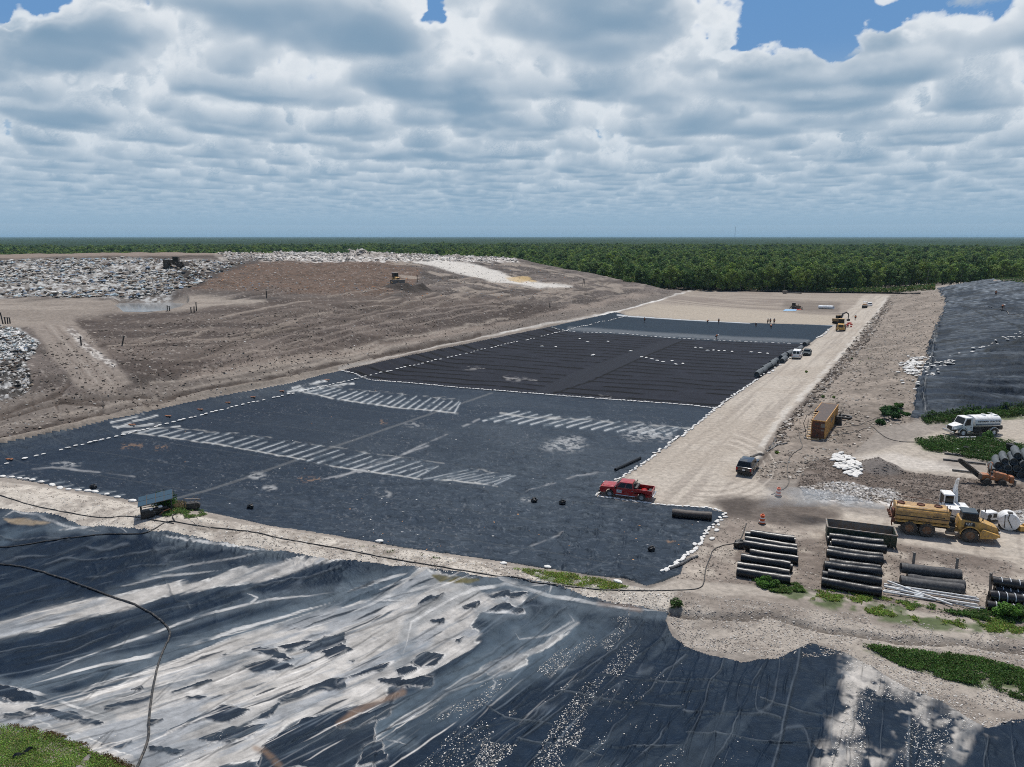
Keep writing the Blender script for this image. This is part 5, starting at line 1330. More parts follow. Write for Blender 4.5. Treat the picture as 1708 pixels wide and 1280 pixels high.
# ------------------------------------------------------------------ red crew-cab pickup
def side_body(mat, parent, prof, w, bev=0.06, name='body'):
    m = MB(); m.prism(prof, -w, w); return m.build(name, mat, parent, bev)
p0, p1 = G(1069.5, 836), G(1017, 829)
hd = heading(p0, p1)
def local_origin(p0, p1, hd, frac, off):
    """point at frac between wheel contacts, moved sideways (left of heading positive)"""
    c = p0.lerp(p1, frac); return Vector((c.x - math.sin(hd) * off, c.y + math.cos(hd) * off, (p0.z + p1.z) / 2))
o = local_origin(p0, p1, hd, 0.5, -0.86)
t = thing('pickup_truck', 'red crew-cab pickup truck parked in the corner of the liner beside the white sandbags', 'pickup truck', o, hd)
prof = [(-2.95, .55), (-2.25, .48)] + [(q[0], q[1]) for q in arch(-1.83, .5, .5)[::-1]] + [(1.25, .45)] + arch(1.83, .5, .5)[::-1] + [(2.75, .5), (2.98, .72), (3.0, 1.05), (2.85, 1.2), (1.35, 1.28), (1.3, 1.2), (-0.95, 1.2), (-0.95, 0.78), (-2.92, .78)]
side_body(M_RED, t, prof, 0.98, 0.05)
m = MB()
for s in (-1, 1): m.prism([(-2.97, .75), (-.93, .75), (-.93, 1.32), (-2.97, 1.30)], s * .98, s * .90)
m.build('bed_side', M_RED, t, 0.02)
m = MB(); m.box((-2.94, 0, 1.03), (.08, 1.8, .55)); m.build('tailgate', M_RED, t, 0.02)
m = MB(); m.box((-1.93, 0, .80), (1.9, 1.76, .04)); m.box((-2.7, 0, .95), (.5, 1.0, .3)); m.box((-2.1, .4, .93), (.4, .4, .24)); m.build('bed_liner', M_PLAST, t)
m = MB(); m.box((-1.12, 0, 1.3), (.34, 1.8, .34)); m.build('tool_box', M_DARK, t, .02)
m = MB(); m.tube([(-1.0, -.9, 1.3), (-1.0, -.85, 1.85), (-1.0, .85, 1.85), (-1.0, .9, 1.3)], .035); m.tube([(-1.0, -.3, 1.3), (-1.0, -.3, 1.85)], .03); m.tube([(-1.0, .3, 1.3), (-1.0, .3, 1.85)], .03); m.build('headache_rack', M_PLAST, t)
greenhouse(t, M_RED, (-.93, 1.45), (-.72, .72), 1.2, 1.88, .95, .74, [(.06, .42), (.46, .84)])
m = MB(); m.box((2.1, 0, 1.255), (1.3, 1.3, .06), tz=(.9, .9)); m.build('hood_bulge', M_RED, t, .02)
m = MB(); m.box((2.99, 0, .95), (.06, 1.35, .42)); m.build('grille', M_PLAST, t, .02)
for s in (-1, 1):
    m = MB(); m.box((2.96, s * .82, 1.0), (.1, .28, .24)); m.build('headlight', M_LAMP, t, .02)
    m = MB(); m.box((-2.97, s * .9, 1.05), (.06, .14, .36)); m.build('tail_light', M_TAIL, t, .01)
    m = MB(); m.box((1.12, s * 1.1, 1.3), (.14, .2, .26)); m.build('wing_mirror', M_PLAST, t, .02)
    for x in (.78, -.42):
        d = MB(); d.quad((x - .52, s * .985, .5), (x + .52, s * .985, .5), (x + .52, s * .985, 1.17), (x - .52, s * .985, 1.17), .012); dr = d.build('door', M_RED, t)
        h = MB(); h.box((x - .36, s * 1.005, 1.05), (.2, .04, .05)); h.build('handle', M_CHROME, dr)
m = MB(); m.box((-3.08, 0, .62), (.2, 1.9, .22)); m.build('rear_bumper', M_CHROME, t, .03)
m = MB(); m.box((3.03, 0, .58), (.2, 1.94, .26)); m.build('front_bumper', M_PLAST, t, .04)
m = MB()
for s in (-1, 1): m.tube([(1.1, s * .98, .42), (-1.1, s * .98, .42)], .06)
m.build('running_board', M_CHROME, t)
for s in (-1, 1):
    for x in (-1.83, 1.83): wheel(t, (x, s * .86, .42), .42, .28, side=s)
m = MB(); m.box((.72, 1.0, .86), (.56, .02, .34)); sg = m.build('door_sign', M_WHITE, t)
m = MB()
for k, x in enumerate((.54, .64, .74, .84)): m.box((x, 1.013, .9), (.06, .008, .12))
m.box((.72, 1.013, .77), (.4, .008, .04)); m.build('lettering', M_LOG, sg)

# ------------------------------------------------------------------ closed cars
def car(name, label, cat, loc, hd, paint_, L, Wd, bz, belt, roof, xb, xt, cols, hood, wb, wr=.38, back=True, plate=True):
    t = thing(name, label, cat, loc, hd); h = L / 2
    prof = [(-h, bz + .2), (-h + .15, bz)] + arch(-wb, wr + .07, bz + .02)[::-1] + arch(wb, wr + .07, bz + .02)[::-1] + [(h - .15, bz), (h, bz + .2), (h - .02, hood - .15), (h - .2, hood), (xb[1], belt), (xb[0], belt), (-h + .02, belt - .05)]
    side_body(paint_, t, prof, Wd, .07)
    greenhouse(t, paint_, xb, xt, belt - .02, roof, Wd - .04, Wd - .2, cols, back=back)
    for s in (-1, 1):
        m = MB(); m.box((h - .04, s * (Wd - .25), hood - .28), (.1, .34, .18)); m.build('headlight', M_LAMP, t, .02)
        m = MB(); m.box((-h + .02, s * (Wd - .12), belt - .25), (.1, .18, .34)); m.build('tail_light', M_TAIL, t, .02)
        m = MB(); m.box((xb[1] - .25, s * (Wd + .1), belt + .08), (.12, .18, .18)); m.build('wing_mirror', M_PLAST, t, .02)
        for x in (-wb, wb): wheel(t, (x, s * (Wd - .14), wr), wr, .24, side=s)
        for k, x in enumerate((-.15, .95)):
            d = MB(); d.quad((x - .5, s * (Wd + .003), bz + .12), (x + .5, s * (Wd + .003), bz + .12), (x + .5, s * (Wd + .003), belt - .04), (x - .5, s * (Wd + .003), belt - .04)); dr = d.build('door', paint_, t)
            q = MB(); q.box((x - .35, s * (Wd + .02), belt - .16), (.18, .03, .04)); q.build('handle', M_CHROME, dr)
    m = MB(); m.box((-h - .04, 0, bz + .2), (.16, Wd * 1.9, .2)); m.build('rear_bumper', M_CHROME if paint_ is not M_BLACKP else M_PLAST, t, .03)
    m = MB(); m.box((h + .02, 0, bz + .2), (.16, Wd * 1.9, .2)); m.build('front_bumper', M_PLAST, t, .03)
    m = MB(); m.box((h - .01, 0, hood - .28), (.06, Wd * 1.1, .2)); m.build('grille', M_PLAST, t, .02)
    if plate:
        m = MB(); m.box((-h - .03, 0, belt - .32), (.03, .32, .16)); m.build('number_plate', M_WHITE, t)
    return t
q0 = G(1247, 786)
hd = heading(G(1240, 795), G(1265, 764))
car('suv', 'black sport utility vehicle seen from behind at the right edge of the haul road', 'car', q0, hd, M_BLACKP, 4.7, .95, .35, 1.12, 1.78, (-2.28, 1.0), (-1.95, .35), [(.03, .3), (.33, .6), (.63, .9)], 1.08, 1.4, .38)
hr = heading(G(1300, 640), G(1375, 560))
car('passenger_van', 'white passenger van parked at the edge of the haul road by the rolls', 'van', G(1329, 597), heading(G(1318, 600), G(1334, 577)), M_WHITE, 5.4, 1.0, .4, 1.25, 2.08, (-2.68, 1.75), (-2.55, .95), [(.04, .26), (.3, .54), (.58, .8)], 1.22, 1.7, .37, back=[(.1, .46), (.54, .9)])
car('sedan', 'dark slate sedan parked in front of the white van', 'car', G(1346, 592), heading(G(1358, 577), G(1345, 594)), M_BLUEP, 4.8, .9, .3, .95, 1.42, (-1.9, 1.15), (-1.05, .80), [(.08, .46), (.52, .86)], .92, 1.4, .33)
car('car', 'white car parked behind the small roller at the far end of the road', 'car', G(1450, 511), heading(G(1462, 514), G(1448, 508)), M_WHITE, 4.9, .92, .33, 1.02, 1.6, (-1.9, 1.1), (-1.4, .5), [(.06, .46), (.52, .9)], 1.0, 1.4, .36)
# ------------------------------------------------------------------ articulated water truck
p0, p1 = G(1515.6, 892.5), G(1616, 905)
hd = heading(p0, p1)
o = local_origin(p0, p1, hd, 0.0, 1.15)
o = o + Vector((math.cos(hd), math.sin(hd), 0)) * 0.73
WT = thing('water_truck', 'yellow articulated water truck with a ribbed tank driving along the yard road', 'water truck', o, hd); WT.scale = (.86,) * 3
def octo(w, z0, z1, ch=.55, n=0):
    return [(-w + ch, z0), (w - ch, z0), (w - .12, z0 + .18), (w, z0 + .5), (w, z1 - .6), (w - .25, z1 - .18), (w - ch, z1), (-w + ch, z1), (-w + .25, z1 - .18), (-w, z1 - .6), (-w, z0 + .5), (-w + .12, z0 + .18)]
sec = octo(1.3, 1.5, 3.25)
m = MB(); m.loft([(-2.35, y, z) for y, z in sec], [(2.95, y, z) for y, z in sec]); tk = m.build('tank', M_YELT, WT, .05)
m = MB()
for s in (-1, 1):
    for z, w in ((1.62, 1.3), (2.72, 1.33), (2.95, 1.24), (3.12, 1.0)): m.box((.3, s * w, z), (5.35, .07, .06))
for x in (-2.3, -.55, 1.2, 2.9):
    pass
m.build('rib', M_YEL, tk, .01)
m = MB()
for s in (-1, 1): m.box((.3, s * 1.31, 2.2), (5.2, .03, .11))
m.build('stripe', M_LOG, tk)
m = MB()
for k in range(9): m.box((2.25 - k * .0 - .9 + k * .14, -1.325, 2.42), (.09, .012, .14 if k < 4 else .1))
m.build('lettering', M_LOG, tk)
for x in (-1.75, .25, 2.0):
    m = MB(); m.ring((x, 0, 3.22), (x, 0, 3.36), .42, .36, 24); m.cyl((x, 0, 3.22), (x, 0, 3.29), .37, seg=24); m.build('hatch', M_RUSTD, tk)
m = MB()
m.tube([(-2.3, -1.0, 3.2), (-2.3, -1.0, 3.75), (-1.7, -1.0, 3.8), (-1.7, -1.0, 3.2)], .035); m.tube([(-2.3, 1.0, 3.2), (-2.3, 1.0, 3.75), (2.8, 1.0, 3.6), (2.8, 1.0, 3.2)], .03)
m.tube([(2.7, -.9, 3.2), (2.7, -.9, 3.8), (2.95, -.9, 3.8), (2.95, -.9, 3.1)], .035)
m.build('hand_rail', M_RUSTD, WT)
m = MB(); m.box((.4, 0, 1.15), (5.6, .9, .5)); m.box((.3, 0, 1.42), (5.2, 2.2, .14)); m.box((-1.0, 0, .85), (2.6, .5, .35)); m.build('frame', M_DARK, WT, .02)
m = MB()
for s in (-1, 1): m.box((.35, s * 1.34, 1.5), (5.5, .12, .12))
m.build('side_rail', M_YEL, WT, .02)
m = MB(); m.tube([(-2.5, -1.15, 2.9), (-2.65, -1.15, 2.2), (-2.7, -1.1, 1.2), (-2.6, -1.0, .75)], .07); m.tube([(-2.5, 1.15, 2.9), (-2.65, 1.15, 2.2), (-2.7, 1.1, 1.2)], .07)
m.tube([(-2.65, -1.2, 1.8), (-2.65, 1.2, 1.8)], .09); m.tube([(-2.6, -1.2, 2.6), (-2.6, 1.2, 2.6)], .06)
for y in (-1.1, -.5, .1, .7, 1.1): m.cyl((-2.6, y, 1.8), (-2.95, y, 1.85), .06, .14)
m.box((-2.5, 0, 2.0), (.25, 1.0, .8)); m.box((-2.55, -1.0, 1.45), (.3, .35, .5)); m.build('spray_bar', M_RUSTD, WT)
m = MB(); m.tube([(2.95, -1.0, 1.6), (3.05, -1.0, 3.1)], .04); m.tube([(2.95, -.6, 1.6), (3.05, -.6, 3.1)], .04)
for k in range(5): m.tube([(3.0, -1.0, 1.7 + k * .3), (3.0, -.6, 1.7 + k * .3)], .025)
m.build('ladder', M_YEL, WT)
m = MB(); m.box((3.35, 0, 1.35), (.9, .9, .7)); m.cyl((3.6, 0, .9), (3.6, 0, 2.1), .22); m.box((3.25, -.9, 1.15), (.7, .5, .6)); m.cyl((3.35, .6, 1.9), (3.35, .6, 2.9), .14); m.tube([(3.0, .2, 2.1), (3.4, .2, 2.4), (3.9, .3, 2.2)], .08); m.cyl((3.1, -.4, 2.2), (3.6, -.4, 2.2), .28); m.build('hitch', M_DARK, WT)
m = MB(); m.box((3.3, -1.1, .75), (1.1, .3, .32)); m.build('step_tank', M_GREYST, WT, .03)
# tractor end
m = MB(); m.prism([(3.95, 1.35), (4.1, 2.35), (4.3, 2.45), (6.1, 2.25), (6.2, 1.5), (6.05, 1.2), (4.3, 1.1)], -1.05, 1.05); m.box((5.2, 0, 1.0), (2.9, .8, .6)); m.build('chassis_body', M_YEL, WT, .04)
m = MB(); m.loft([(5.95, -1.0, 1.25), (8.0, -.72, .95), (8.0, .72, .95), (5.95, 1.0, 1.25)], [(5.95, -1.0, 2.42), (7.75, -.66, 1.78), (7.75, .66, 1.78), (5.95, 1.0, 2.42)]); hdn = m.build('hood', M_YEL, WT, .07)
m = MB(); m.box((8.0, 0, 1.35), (.1, 1.1, .5)); m.build('grille', M_DARK, hdn)
m = MB(); m.box((7.9, 0, .95), (.35, 1.9, .35), tz=(.8, 1)); m.build('bumper', M_YEL, WT, .05)
for s in (-1, 1):
    m = MB(); m.box((7.95, s * .78, 1.3), (.16, .3, .22)); m.build('headlight', M_LAMP, WT, .02)
    # curved mudguard over the front wheel
    ar = [(5.1 + 1.02 * math.cos(a), .85 + 1.0 * math.sin(a)) for a in [math.pi * k / 10 for k in range(11)]]
    br = [(5.1 + .93 * math.cos(a), .85 + .91 * math.sin(a)) for a in [math.pi * k / 10 for k in range(11)]]
    m = MB()
    for k in range(10): m.loft([(ar[k][0], s * .72, ar[k][1]), (ar[k + 1][0], s * .72, ar[k + 1][1]), (br[k + 1][0], s * .72, br[k + 1][1]), (br[k][0], s * .72, br[k][1])], [(ar[k][0], s * 1.46, ar[k][1]), (ar[k + 1][0], s * 1.46, ar[k + 1][1]), (br[k + 1][0], s * 1.46, br[k + 1][1]), (br[k][0], s * 1.46, br[k][1])])
    m.prism([(6.05, .55), (7.6, .75), (7.9, 1.15), (6.3, 1.62), (6.0, 1.3)], s * .95, s * 1.35)
    m.build('mudguard', M_YEL, WT, .01)
m = MB(); m.box((5.0, -1.07, 1.95), (1.0, .04, .5)); pn = m.build('side_panel', M_DARK, WT)
text('CAT', .34, M_WHITE, pn, (4.95, -1.10, 2.02), (math.pi / 2, 0, 0)); text('730', .18, M_WHITE, pn, (4.95, -1.10, 1.80), (math.pi / 2, 0, 0))
greenhouse(WT, M_DARK, (4.25, 6.0), (4.4, 5.65), 2.3, 3.2, .82, .74, [(.08, .5), (.54, .95)])
m = MB(); m.box((5.0, 0, 3.25), (1.65, 1.75, .14), tz=(.9, .9)); m.build('cab_roof', surf('blue_grey_roof_paint', (.035, .055, .07), .5, var=.1), WT, .04)
m = MB()
for s in (-1, 1): m.tube([(5.9, s * 1.0, 2.3), (6.1, s * 1.25, 2.7)], .025); m.box((6.12, s * 1.27, 2.85), (.08, .2, .38))
m.build('wing_mirror', M_PLAST, WT)
m = MB(); m.cyl((6.15, .72, 2.2), (6.15, .72, 3.3), .09); m.build('exhaust_stack', M_DARK, WT)
rimy = surf('rusty_rim_paint', (.20, .095, .045), .7, var=.3, dirt=(.25, .2, .15), dirt_amt=.4)
for s in (-1, 1):
    for x in (-.86, .89, 5.1): wheel(WT, (x, s * 1.15, .80), .80, .6, rimy, 30, side=s)
# spray of water thrown out behind
import itertools
m = bpy.data.materials.new('water_spray'); m.use_nodes = True; nt = m.node_tree; nt.nodes.remove(nt.nodes['Principled BSDF'])
tc = nd(nt, 'ShaderNodeTexCoord'); nz = nd(nt, 'ShaderNodeTexNoise'); nz.inputs['Scale'].default_value = 0.35; nz.inputs['Detail'].default_value = 3
sp = nd(nt, 'ShaderNodeSeparateXYZ'); nt.links.new(tc.outputs['Object'], sp.inputs[0]); nt.links.new(tc.outputs['Object'], nz.inputs['Vector'])
a1 = nd(nt, 'ShaderNodeMapRange'); a1.inputs[1].default_value = -13; a1.inputs[2].default_value = 0; a1.inputs[3].default_value = 0.0; a1.inputs[4].default_value = 1.2; a1.interpolation_type = 'SMOOTHSTEP'
nt.links.new(sp.outputs[0], a1.inputs[0])
a2 = nd(nt, 'ShaderNodeMapRange'); a2.inputs[1].default_value = 0.38; a2.inputs[2].default_value = 0.62; nt.links.new(nz.outputs[0], a2.inputs[0])
mu = nd(nt, 'ShaderNodeMath', operation='MULTIPLY'); nt.links.new(a1.outputs[0], mu.inputs[0]); nt.links.new(a2.outputs[0], mu.inputs[1])
pv = nd(nt, 'ShaderNodeVolumePrincipled'); pv.inputs['Color'].default_value = (.93, .97, 1, 1); nt.links.new(mu.outputs[0], pv.inputs['Density']); nt.links.new(pv.outputs[0], nt.nodes['Material Output'].inputs['Volume'])
b_ = MB()
A = []; 
for k in range(12):
    q = k / 11; x = -13 * q; w = .35 + 1.5 * q + .6 * q * q; h = .30 + 1.0 * math.sin(min(q * 1.3, 1) * math.pi * .5); zc = -.2 + .9 * q - 2.2 * q * q
    A.append([(x, w * math.cos(2 * math.pi * j / 14), zc + h * .8 * math.sin(2 * math.pi * j / 14)) for j in range(14)])
for k in range(11): b_.loft(A[k], A[k + 1], False)
b_.add(A[0], [tuple(range(14))]); b_.add(A[-1], [tuple(range(14))[::-1]])
so = WT.location + Vector((math.cos(hd), math.sin(hd), 0)) * -2.9 + Vector((0, 0, 2.3))
sp_o = b_.build('water_spray', m, None, loc=so, rotz=hd - R(6)); tag(sp_o, kind='stuff')

# ------------------------------------------------------------------ white tank truck
p0, p1 = G(1657, 726.5), G(1605.4, 728.5)
hd = heading(p0, p1); o = local_origin(p0, p1, hd, 0.5, -1.0)
t = thing('tank_truck', 'white tank truck facing left on the track below the lined slope', 'truck', o, hd)
m = MB(); m.box((-.2, 0, .85), (7.0, .8, .3)); m.box((.3, .85, .75), (1.3, .45, .5)); m.box((.3, -.85, .75), (1.3, .45, .5)); m.cyl((-.6, -.8, .8), (-1.5, -.8, .8), .25); m.build('frame', M_DARK, t, .02)
def oval(w, zc, h, n=20): return [(w * math.copysign(abs(math.cos(a)) ** .8, math.cos(a)), zc + h * math.copysign(abs(math.sin(a)) ** .8, math.sin(a))) for a in [2 * math.pi * k / n for k in range(n)]]
A = oval(1.13, 2.0, .82)
m = MB(); m.loft([(-3.2, y, z) for y, z in A], [(.75, y, z) for y, z in A]); tk = m.build('tank', M_WHITE, t, .04)
text('NEWMAN TRACTOR', .36, M_LOG, tk, (-1.35, 1.13, 2.12), (math.pi / 2, 0, math.pi), sx=1.0)
m = MB(); m.box((-1.2, 1.1, 1.70), (3.6, .1, .2)); m.build('stripe', surf('blue_grey_band', (.12, .15, .19), .6), tk)
m = MB(); m.cyl((-1.2, 0, 2.8), (-1.2, 0, 2.95), .32); m.tube([(-2.9, -.5, 2.75), (-2.9, -.5, 3.0), (-2.2, -.5, 3.0)], .03); m.box((-2.8, 0, 2.82), (.6, .9, .12)); m.build('hatch', M_WHITE, tk, .01)
m = MB(); m.box((-3.5, 0, 1.1), (.5, 1.6, .6)); m.tube([(-3.4, -.7, 1.2), (-3.9, -.7, 1.0), (-3.9, .7, 1.0), (-3.4, .7, 1.2)], .07); m.cyl((-3.8, .3, 1.0), (-4.0, .3, .9), .1, .2); m.build('spray_bar', M_DARK, t, .02)
m = MB(); m.prism([(.95, .75), (2.35, .75), (2.45, 1.5), (.95, 1.5)], -1.05, 1.05); m.build('cab_base', M_WHITE, t, .04)
greenhouse(t, M_WHITE, (.9, 2.5), (1.0, 2.02), 1.45, 2.65, 1.05, .92, [(.3, .88)], 'cab', back=False)
m = MB(); m.loft([(2.3, -.8, .95), (3.75, -.68, .9), (3.75, .68, .9), (2.3, .8, .95)], [(2.3, -.85, 1.75), (3.6, -.6, 1.42), (3.6, .6, 1.42), (2.3, .85, 1.75)]); m.build('hood', M_WHITE, t, .08)
m = MB(); m.box((3.72, 0, 1.12), (.1, .9, .5)); m.build('grille', M_PLAST, t, .02)
m = MB(); m.box((3.85, 0, .6), (.25, 2.2, .32)); m.build('bumper', M_CHROME, t, .05)
for s in (-1, 1):
    m = MB(); m.box((3.45, s * .82, 1.1), (.4, .22, .2)); m.build('headlight', M_LAMP, t, .03)
    m = MB()
    for x, wv in ((2.35, 1.15), (-2.3, 1.18)):
        ar = [(x + .66 * math.cos(a), .55 + .64 * math.sin(a)) for a in [math.pi * k / 8 for k in range(9)]]
        for k in range(8): m.loft([(ar[k][0], s * .75, ar[k][1]), (ar[k + 1][0], s * .75, ar[k + 1][1]), (ar[k + 1][0], s * .75, ar[k + 1][1] + .06), (ar[k][0], s * .75, ar[k][1] + .06)], [(ar[k][0], s * wv, ar[k][1]), (ar[k + 1][0], s * wv, ar[k + 1][1]), (ar[k + 1][0], s * wv, ar[k + 1][1] + .06), (ar[k][0], s * wv, ar[k][1] + .06)])
    m.build('mudguard', M_WHITE, t)
    d = MB(); d.quad((1.1, s * 1.055, .8), (2.1, s * 1.055, .8), (2.1, s * 1.055, 1.48), (1.1, s * 1.055, 1.48)); dr = d.build('door', M_WHITE, t)
    h = MB(); h.box((1.25, s * 1.08, 1.3), (.18, .04, .05)); h.build('handle', M_PLAST, dr)
    m = MB(); m.tube([(2.2, s * 1.0, 1.7), (2.35, s * 1.3, 1.7)], .02); m.box((2.36, s * 1.32, 1.85), (.08, .18, .45)); m.build('wing_mirror', M_PLAST, t)
    m = MB(); m.box((1.4, s * 1.0, .55), (.9, .25, .25)); m.build('step', M_CHROME, t, .02)
    wheel(t, (2.35, s * .98, .52), .52, .3, M_WHITE, side=s); wheel(t, (-2.3, s * .88, .52), .52, .55, M_WHITE, side=s)

# ------------------------------------------------------------------ rusty container with stairs
cR = G(1375, 734); hd = heading(cR, G(1394.5, 703)); cN = cR + Vector((-math.sin(hd), math.cos(hd), 0)) * 1.22
t = thing('shipping_container', 'rusty brown office container with a corrugated roof and timber stairs up its left side', 'container', cN, hd)
Lc, Wc, Hc, NO = 12.2, 2.44, 2.75, 6.0
M_ = Matrix.Translation((0, 1.22 + .0, .25))
def corr(m, a, b, up, n, dep, th):
    """corrugated sheet between points a and b, raised by up"""
    a, b, up = Vector(a), Vector(b), Vector(up); d = (b - a) / n; nrm = d.cross(up).normalized()
    for k in range(n):
        p = a + d * k
        q = [p, p + d * .25 + nrm * dep, p + d * .6 + nrm * dep, p + d * .85, p + d]
        for i in range(4): m.loft([q[i], q[i + 1], q[i + 1] - nrm * th, q[i] - nrm * th], [q[i] + up, q[i + 1] + up, q[i + 1] + up - nrm * th, q[i] + up - nrm * th])
m = MB(); corr(m, (.06, -1.19, .12), (Lc - .06, -1.19, .12), (0, 0, Hc - .24), 38, .04, .02); corr(m, (Lc, -1.16, .12), (Lc, 1.16, .12), (0, 0, Hc - .24), 8, .03, .02)
corr(m, (Lc - .06, 1.19, .12), (NO, 1.19, .12), (0, 0, Hc - .24), 19, .04, .02)
m.build('wall', M_RUST, t, smooth=False)
m = MB(); m.box((.05, -.3, Hc / 2), (.06, 1.75, Hc - .25)); m.box((NO / 2, .58, Hc / 2), (NO - .1, .06, Hc - .25)); m.box((NO, .9, Hc / 2), (.06, .62, Hc - .25)); m.build('end_wall', M_RUSTD, t)  # near end in a darker rust, its shade put into the colour
m = MB(); corr(m, (.06, -1.2, Hc), (Lc - .05, -1.2, Hc), (0, 1.78, 0), 40, -.04, .02); corr(m, (NO, .58, Hc), (Lc - .05, .58, Hc), (0, .62, 0), 20, -.04, .02)
rf = m.build('roof', M_ROOFM, t, smooth=False)
m = MB()
for z in (.09, Hc - .06):
    m.box((Lc / 2, -1.22, z), (Lc, .1, .14)); m.box((Lc / 2 + NO / 2, 1.22, z), (Lc - NO, .1, .14)); m.box((0, -.3, z), (.1, 1.85, .14)); m.box((Lc, 0, z), (.1, 2.5, .14)); m.box((NO / 2, .62, z), (NO, .08, .14))
for x, y in ((0, -1.2), (Lc, -1.2), (Lc, 1.2), (NO, 1.2), (0, .62)): m.box((x, y, Hc / 2), (.14, .12, Hc + .04))
m.box((0, .2, .09), (.1, 2.1, .14)); m.build('frame', M_RUST, t, .01)
for y, z, w, h_ in ((-.85, 2.05, .55, .55), (-.85, 1.35, .4, .25), (-.1, 2.2, .6, .2)):
    m = MB(); m.box((.0, y, z), (.05, w, h_)); m.build('notice_board', M_GREYST if y < -.5 else M_DARK, t)
m = MB(); m.box((0, .1, 1.6), (.05, 1.1, .12)); m.box((-.02, .15, 1.15), (.06, .16, .2)); m.box((0, .05, .85), (.05, .3, .06)); m.box((0, -.2, .55), (.06, .25, .2)); m.build('door_fittings', M_DARK, t)
for x in (5.6, 7.2): m = MB(); m.box((x, -1.25, 1.75), (.9, .03, .7)); m.build('window', M_GREYST, t)
for x, z in ((4.6, .9), (6.6, .9)):
    m = MB()
    for dx, dz in ((0, 0), (.25, .1), (.25, -.15), (0, -.25)): m.box((x + dx, -1.25, z + dz), (.1, .02, .12))
    m.build('red_marks', M_TAIL, t)
m = MB()
for k in range(11): m.box((.25 + k * .50, .98, .25 + k * .235), (.34, .68, .07))
sr = m.build('stair_treads', M_STEP, t)
m = MB()
for y in (.66, 1.3):
    for k in range(1): m.prism([(-.1, .0), (.25, .0), (5.9, 2.5), (5.6, 2.55)], y - .03, y + .03)
for x in (.0, 1.2): m.box((x, 1.33, .6 + x), (.07, .07, 1.2)); 
m.box((-.25, 1.0, .1), (.8, .9, .1)); m.build('stringer', M_WOOD, t)
m = MB(); m.tube([(5.8, 1.4, 2.5), (4.8, 2.1, 2.2), (3.6, 2.3, 1.2), (3.4, 1.9, 0.1)], .05); m.build('cable', M_HOSE, t)
m = MB(); m.box((9.9, -1.75, .9), (1.0, .8, 1.1)); m.box((10.1, -1.8, 1.55), (.4, .3, .4)); m.box((10.3, -1.9, 1.8), (.15, .15, .5)); m.box((9.9, -1.75, .25), (1.1, .9, .3)); gen = m.build('generator', M_DARK, None, .03, loc=cN, rotz=hd)
tag(gen, 'small black generator against the far right side of the rusty container', 'generator')
m = MB()
for k, (x, y, w, d_) in enumerate(((-.5, .2, .12, 1.6), (-.8, .2, .12, 1.6))): m.box((x, y, .08), (w, d_, .12))
m.box((-.65, .95, .15), (.5, .12, .06)); m.box((-.65, -.5, .15), (.5, .12, .06)); pl = m.build('pallet', M_STEP, None, loc=cN, rotz=hd); tag(pl, 'timber pallet step lying at the near end of the rusty container', 'pallet')
m = MB(); m.ring((0, 0, 0), (0, 0, .35), 1.0, .62, 28); ty = m.build('tyre', M_HOSE, None, .08, loc=G(1410, 698)); tag(ty, 'black rubber ring lying flat to the right of the rusty container', 'tyre')

# ------------------------------------------------------------------ green skip
a, b = G(1378, 903), G(1497, 918)
hd = heading(a, b); Ls = (b - a).length * .98
t = thing('roll_off_skip', 'long dark green open-topped skip behind the stacked rolls', 'skip', a, hd)
m = MB(); Wd, Hs = 2.3, 1.45
m.loft([(.15, .1, .25), (Ls - .1, .1, .25), (Ls - .1, .16, .25), (.15, .16, .25)], [(0, 0, Hs), (Ls, 0, Hs), (Ls, .07, Hs), (0, .07, Hs)])
m.loft([(.15, Wd - .1, .25), (Ls - .1, Wd - .1, .25), (Ls - .1, Wd - .16, .25), (.15, Wd - .16, .25)], [(0, Wd, Hs), (Ls, Wd, Hs), (Ls, Wd - .07, Hs), (0, Wd - .07, Hs)])
m.box((.07, Wd / 2, .85), (.1, Wd - .1, 1.2)); m.box((Ls - .05, Wd / 2, .85), (.1, Wd - .1, 1.2))
m.build('shell', M_GREEN, t, .01)
m = MB(); m.box((Ls / 2, Wd / 2, .3), (Ls - .3, Wd - .3, .06)); m.box((Ls / 2, Wd - .11, .86), (Ls - .25, .03, 1.1)); m.box((Ls / 2, Wd / 2, .45), (Ls - 1.2, Wd - .9, .22), tz=(.9, .6)); m.build('rusty_lining', M_GREYST, t)
m = MB(); m.box((Ls / 2, .03, Hs), (Ls + .1, .12, .1)); m.box((Ls / 2, Wd - .03, Hs), (Ls + .1, .12, .1)); m.box((0, Wd / 2, Hs), (.12, Wd, .1)); m.box((Ls, Wd / 2, Hs), (.12, Wd, .1)); m.build('rim', M_GREYST, t, .01)
m = MB()
for k in range(8): m.box((.5 + k * (Ls - 1) / 7, .02, .8), (.08, .1, 1.1))
m.build('stiffener', M_GREEN, t)
m = MB(); m.box((Ls * .47, -.03, .75), (.55, .04, .35)); m.build('plate', M_GREYST, t)
m = MB(); m.box((Ls / 2, .5, .13), (Ls - .4, .14, .24)); m.box((Ls / 2, Wd - .5, .13), (Ls - .4, .14, .24)); m.build('skid', M_DARK, t)
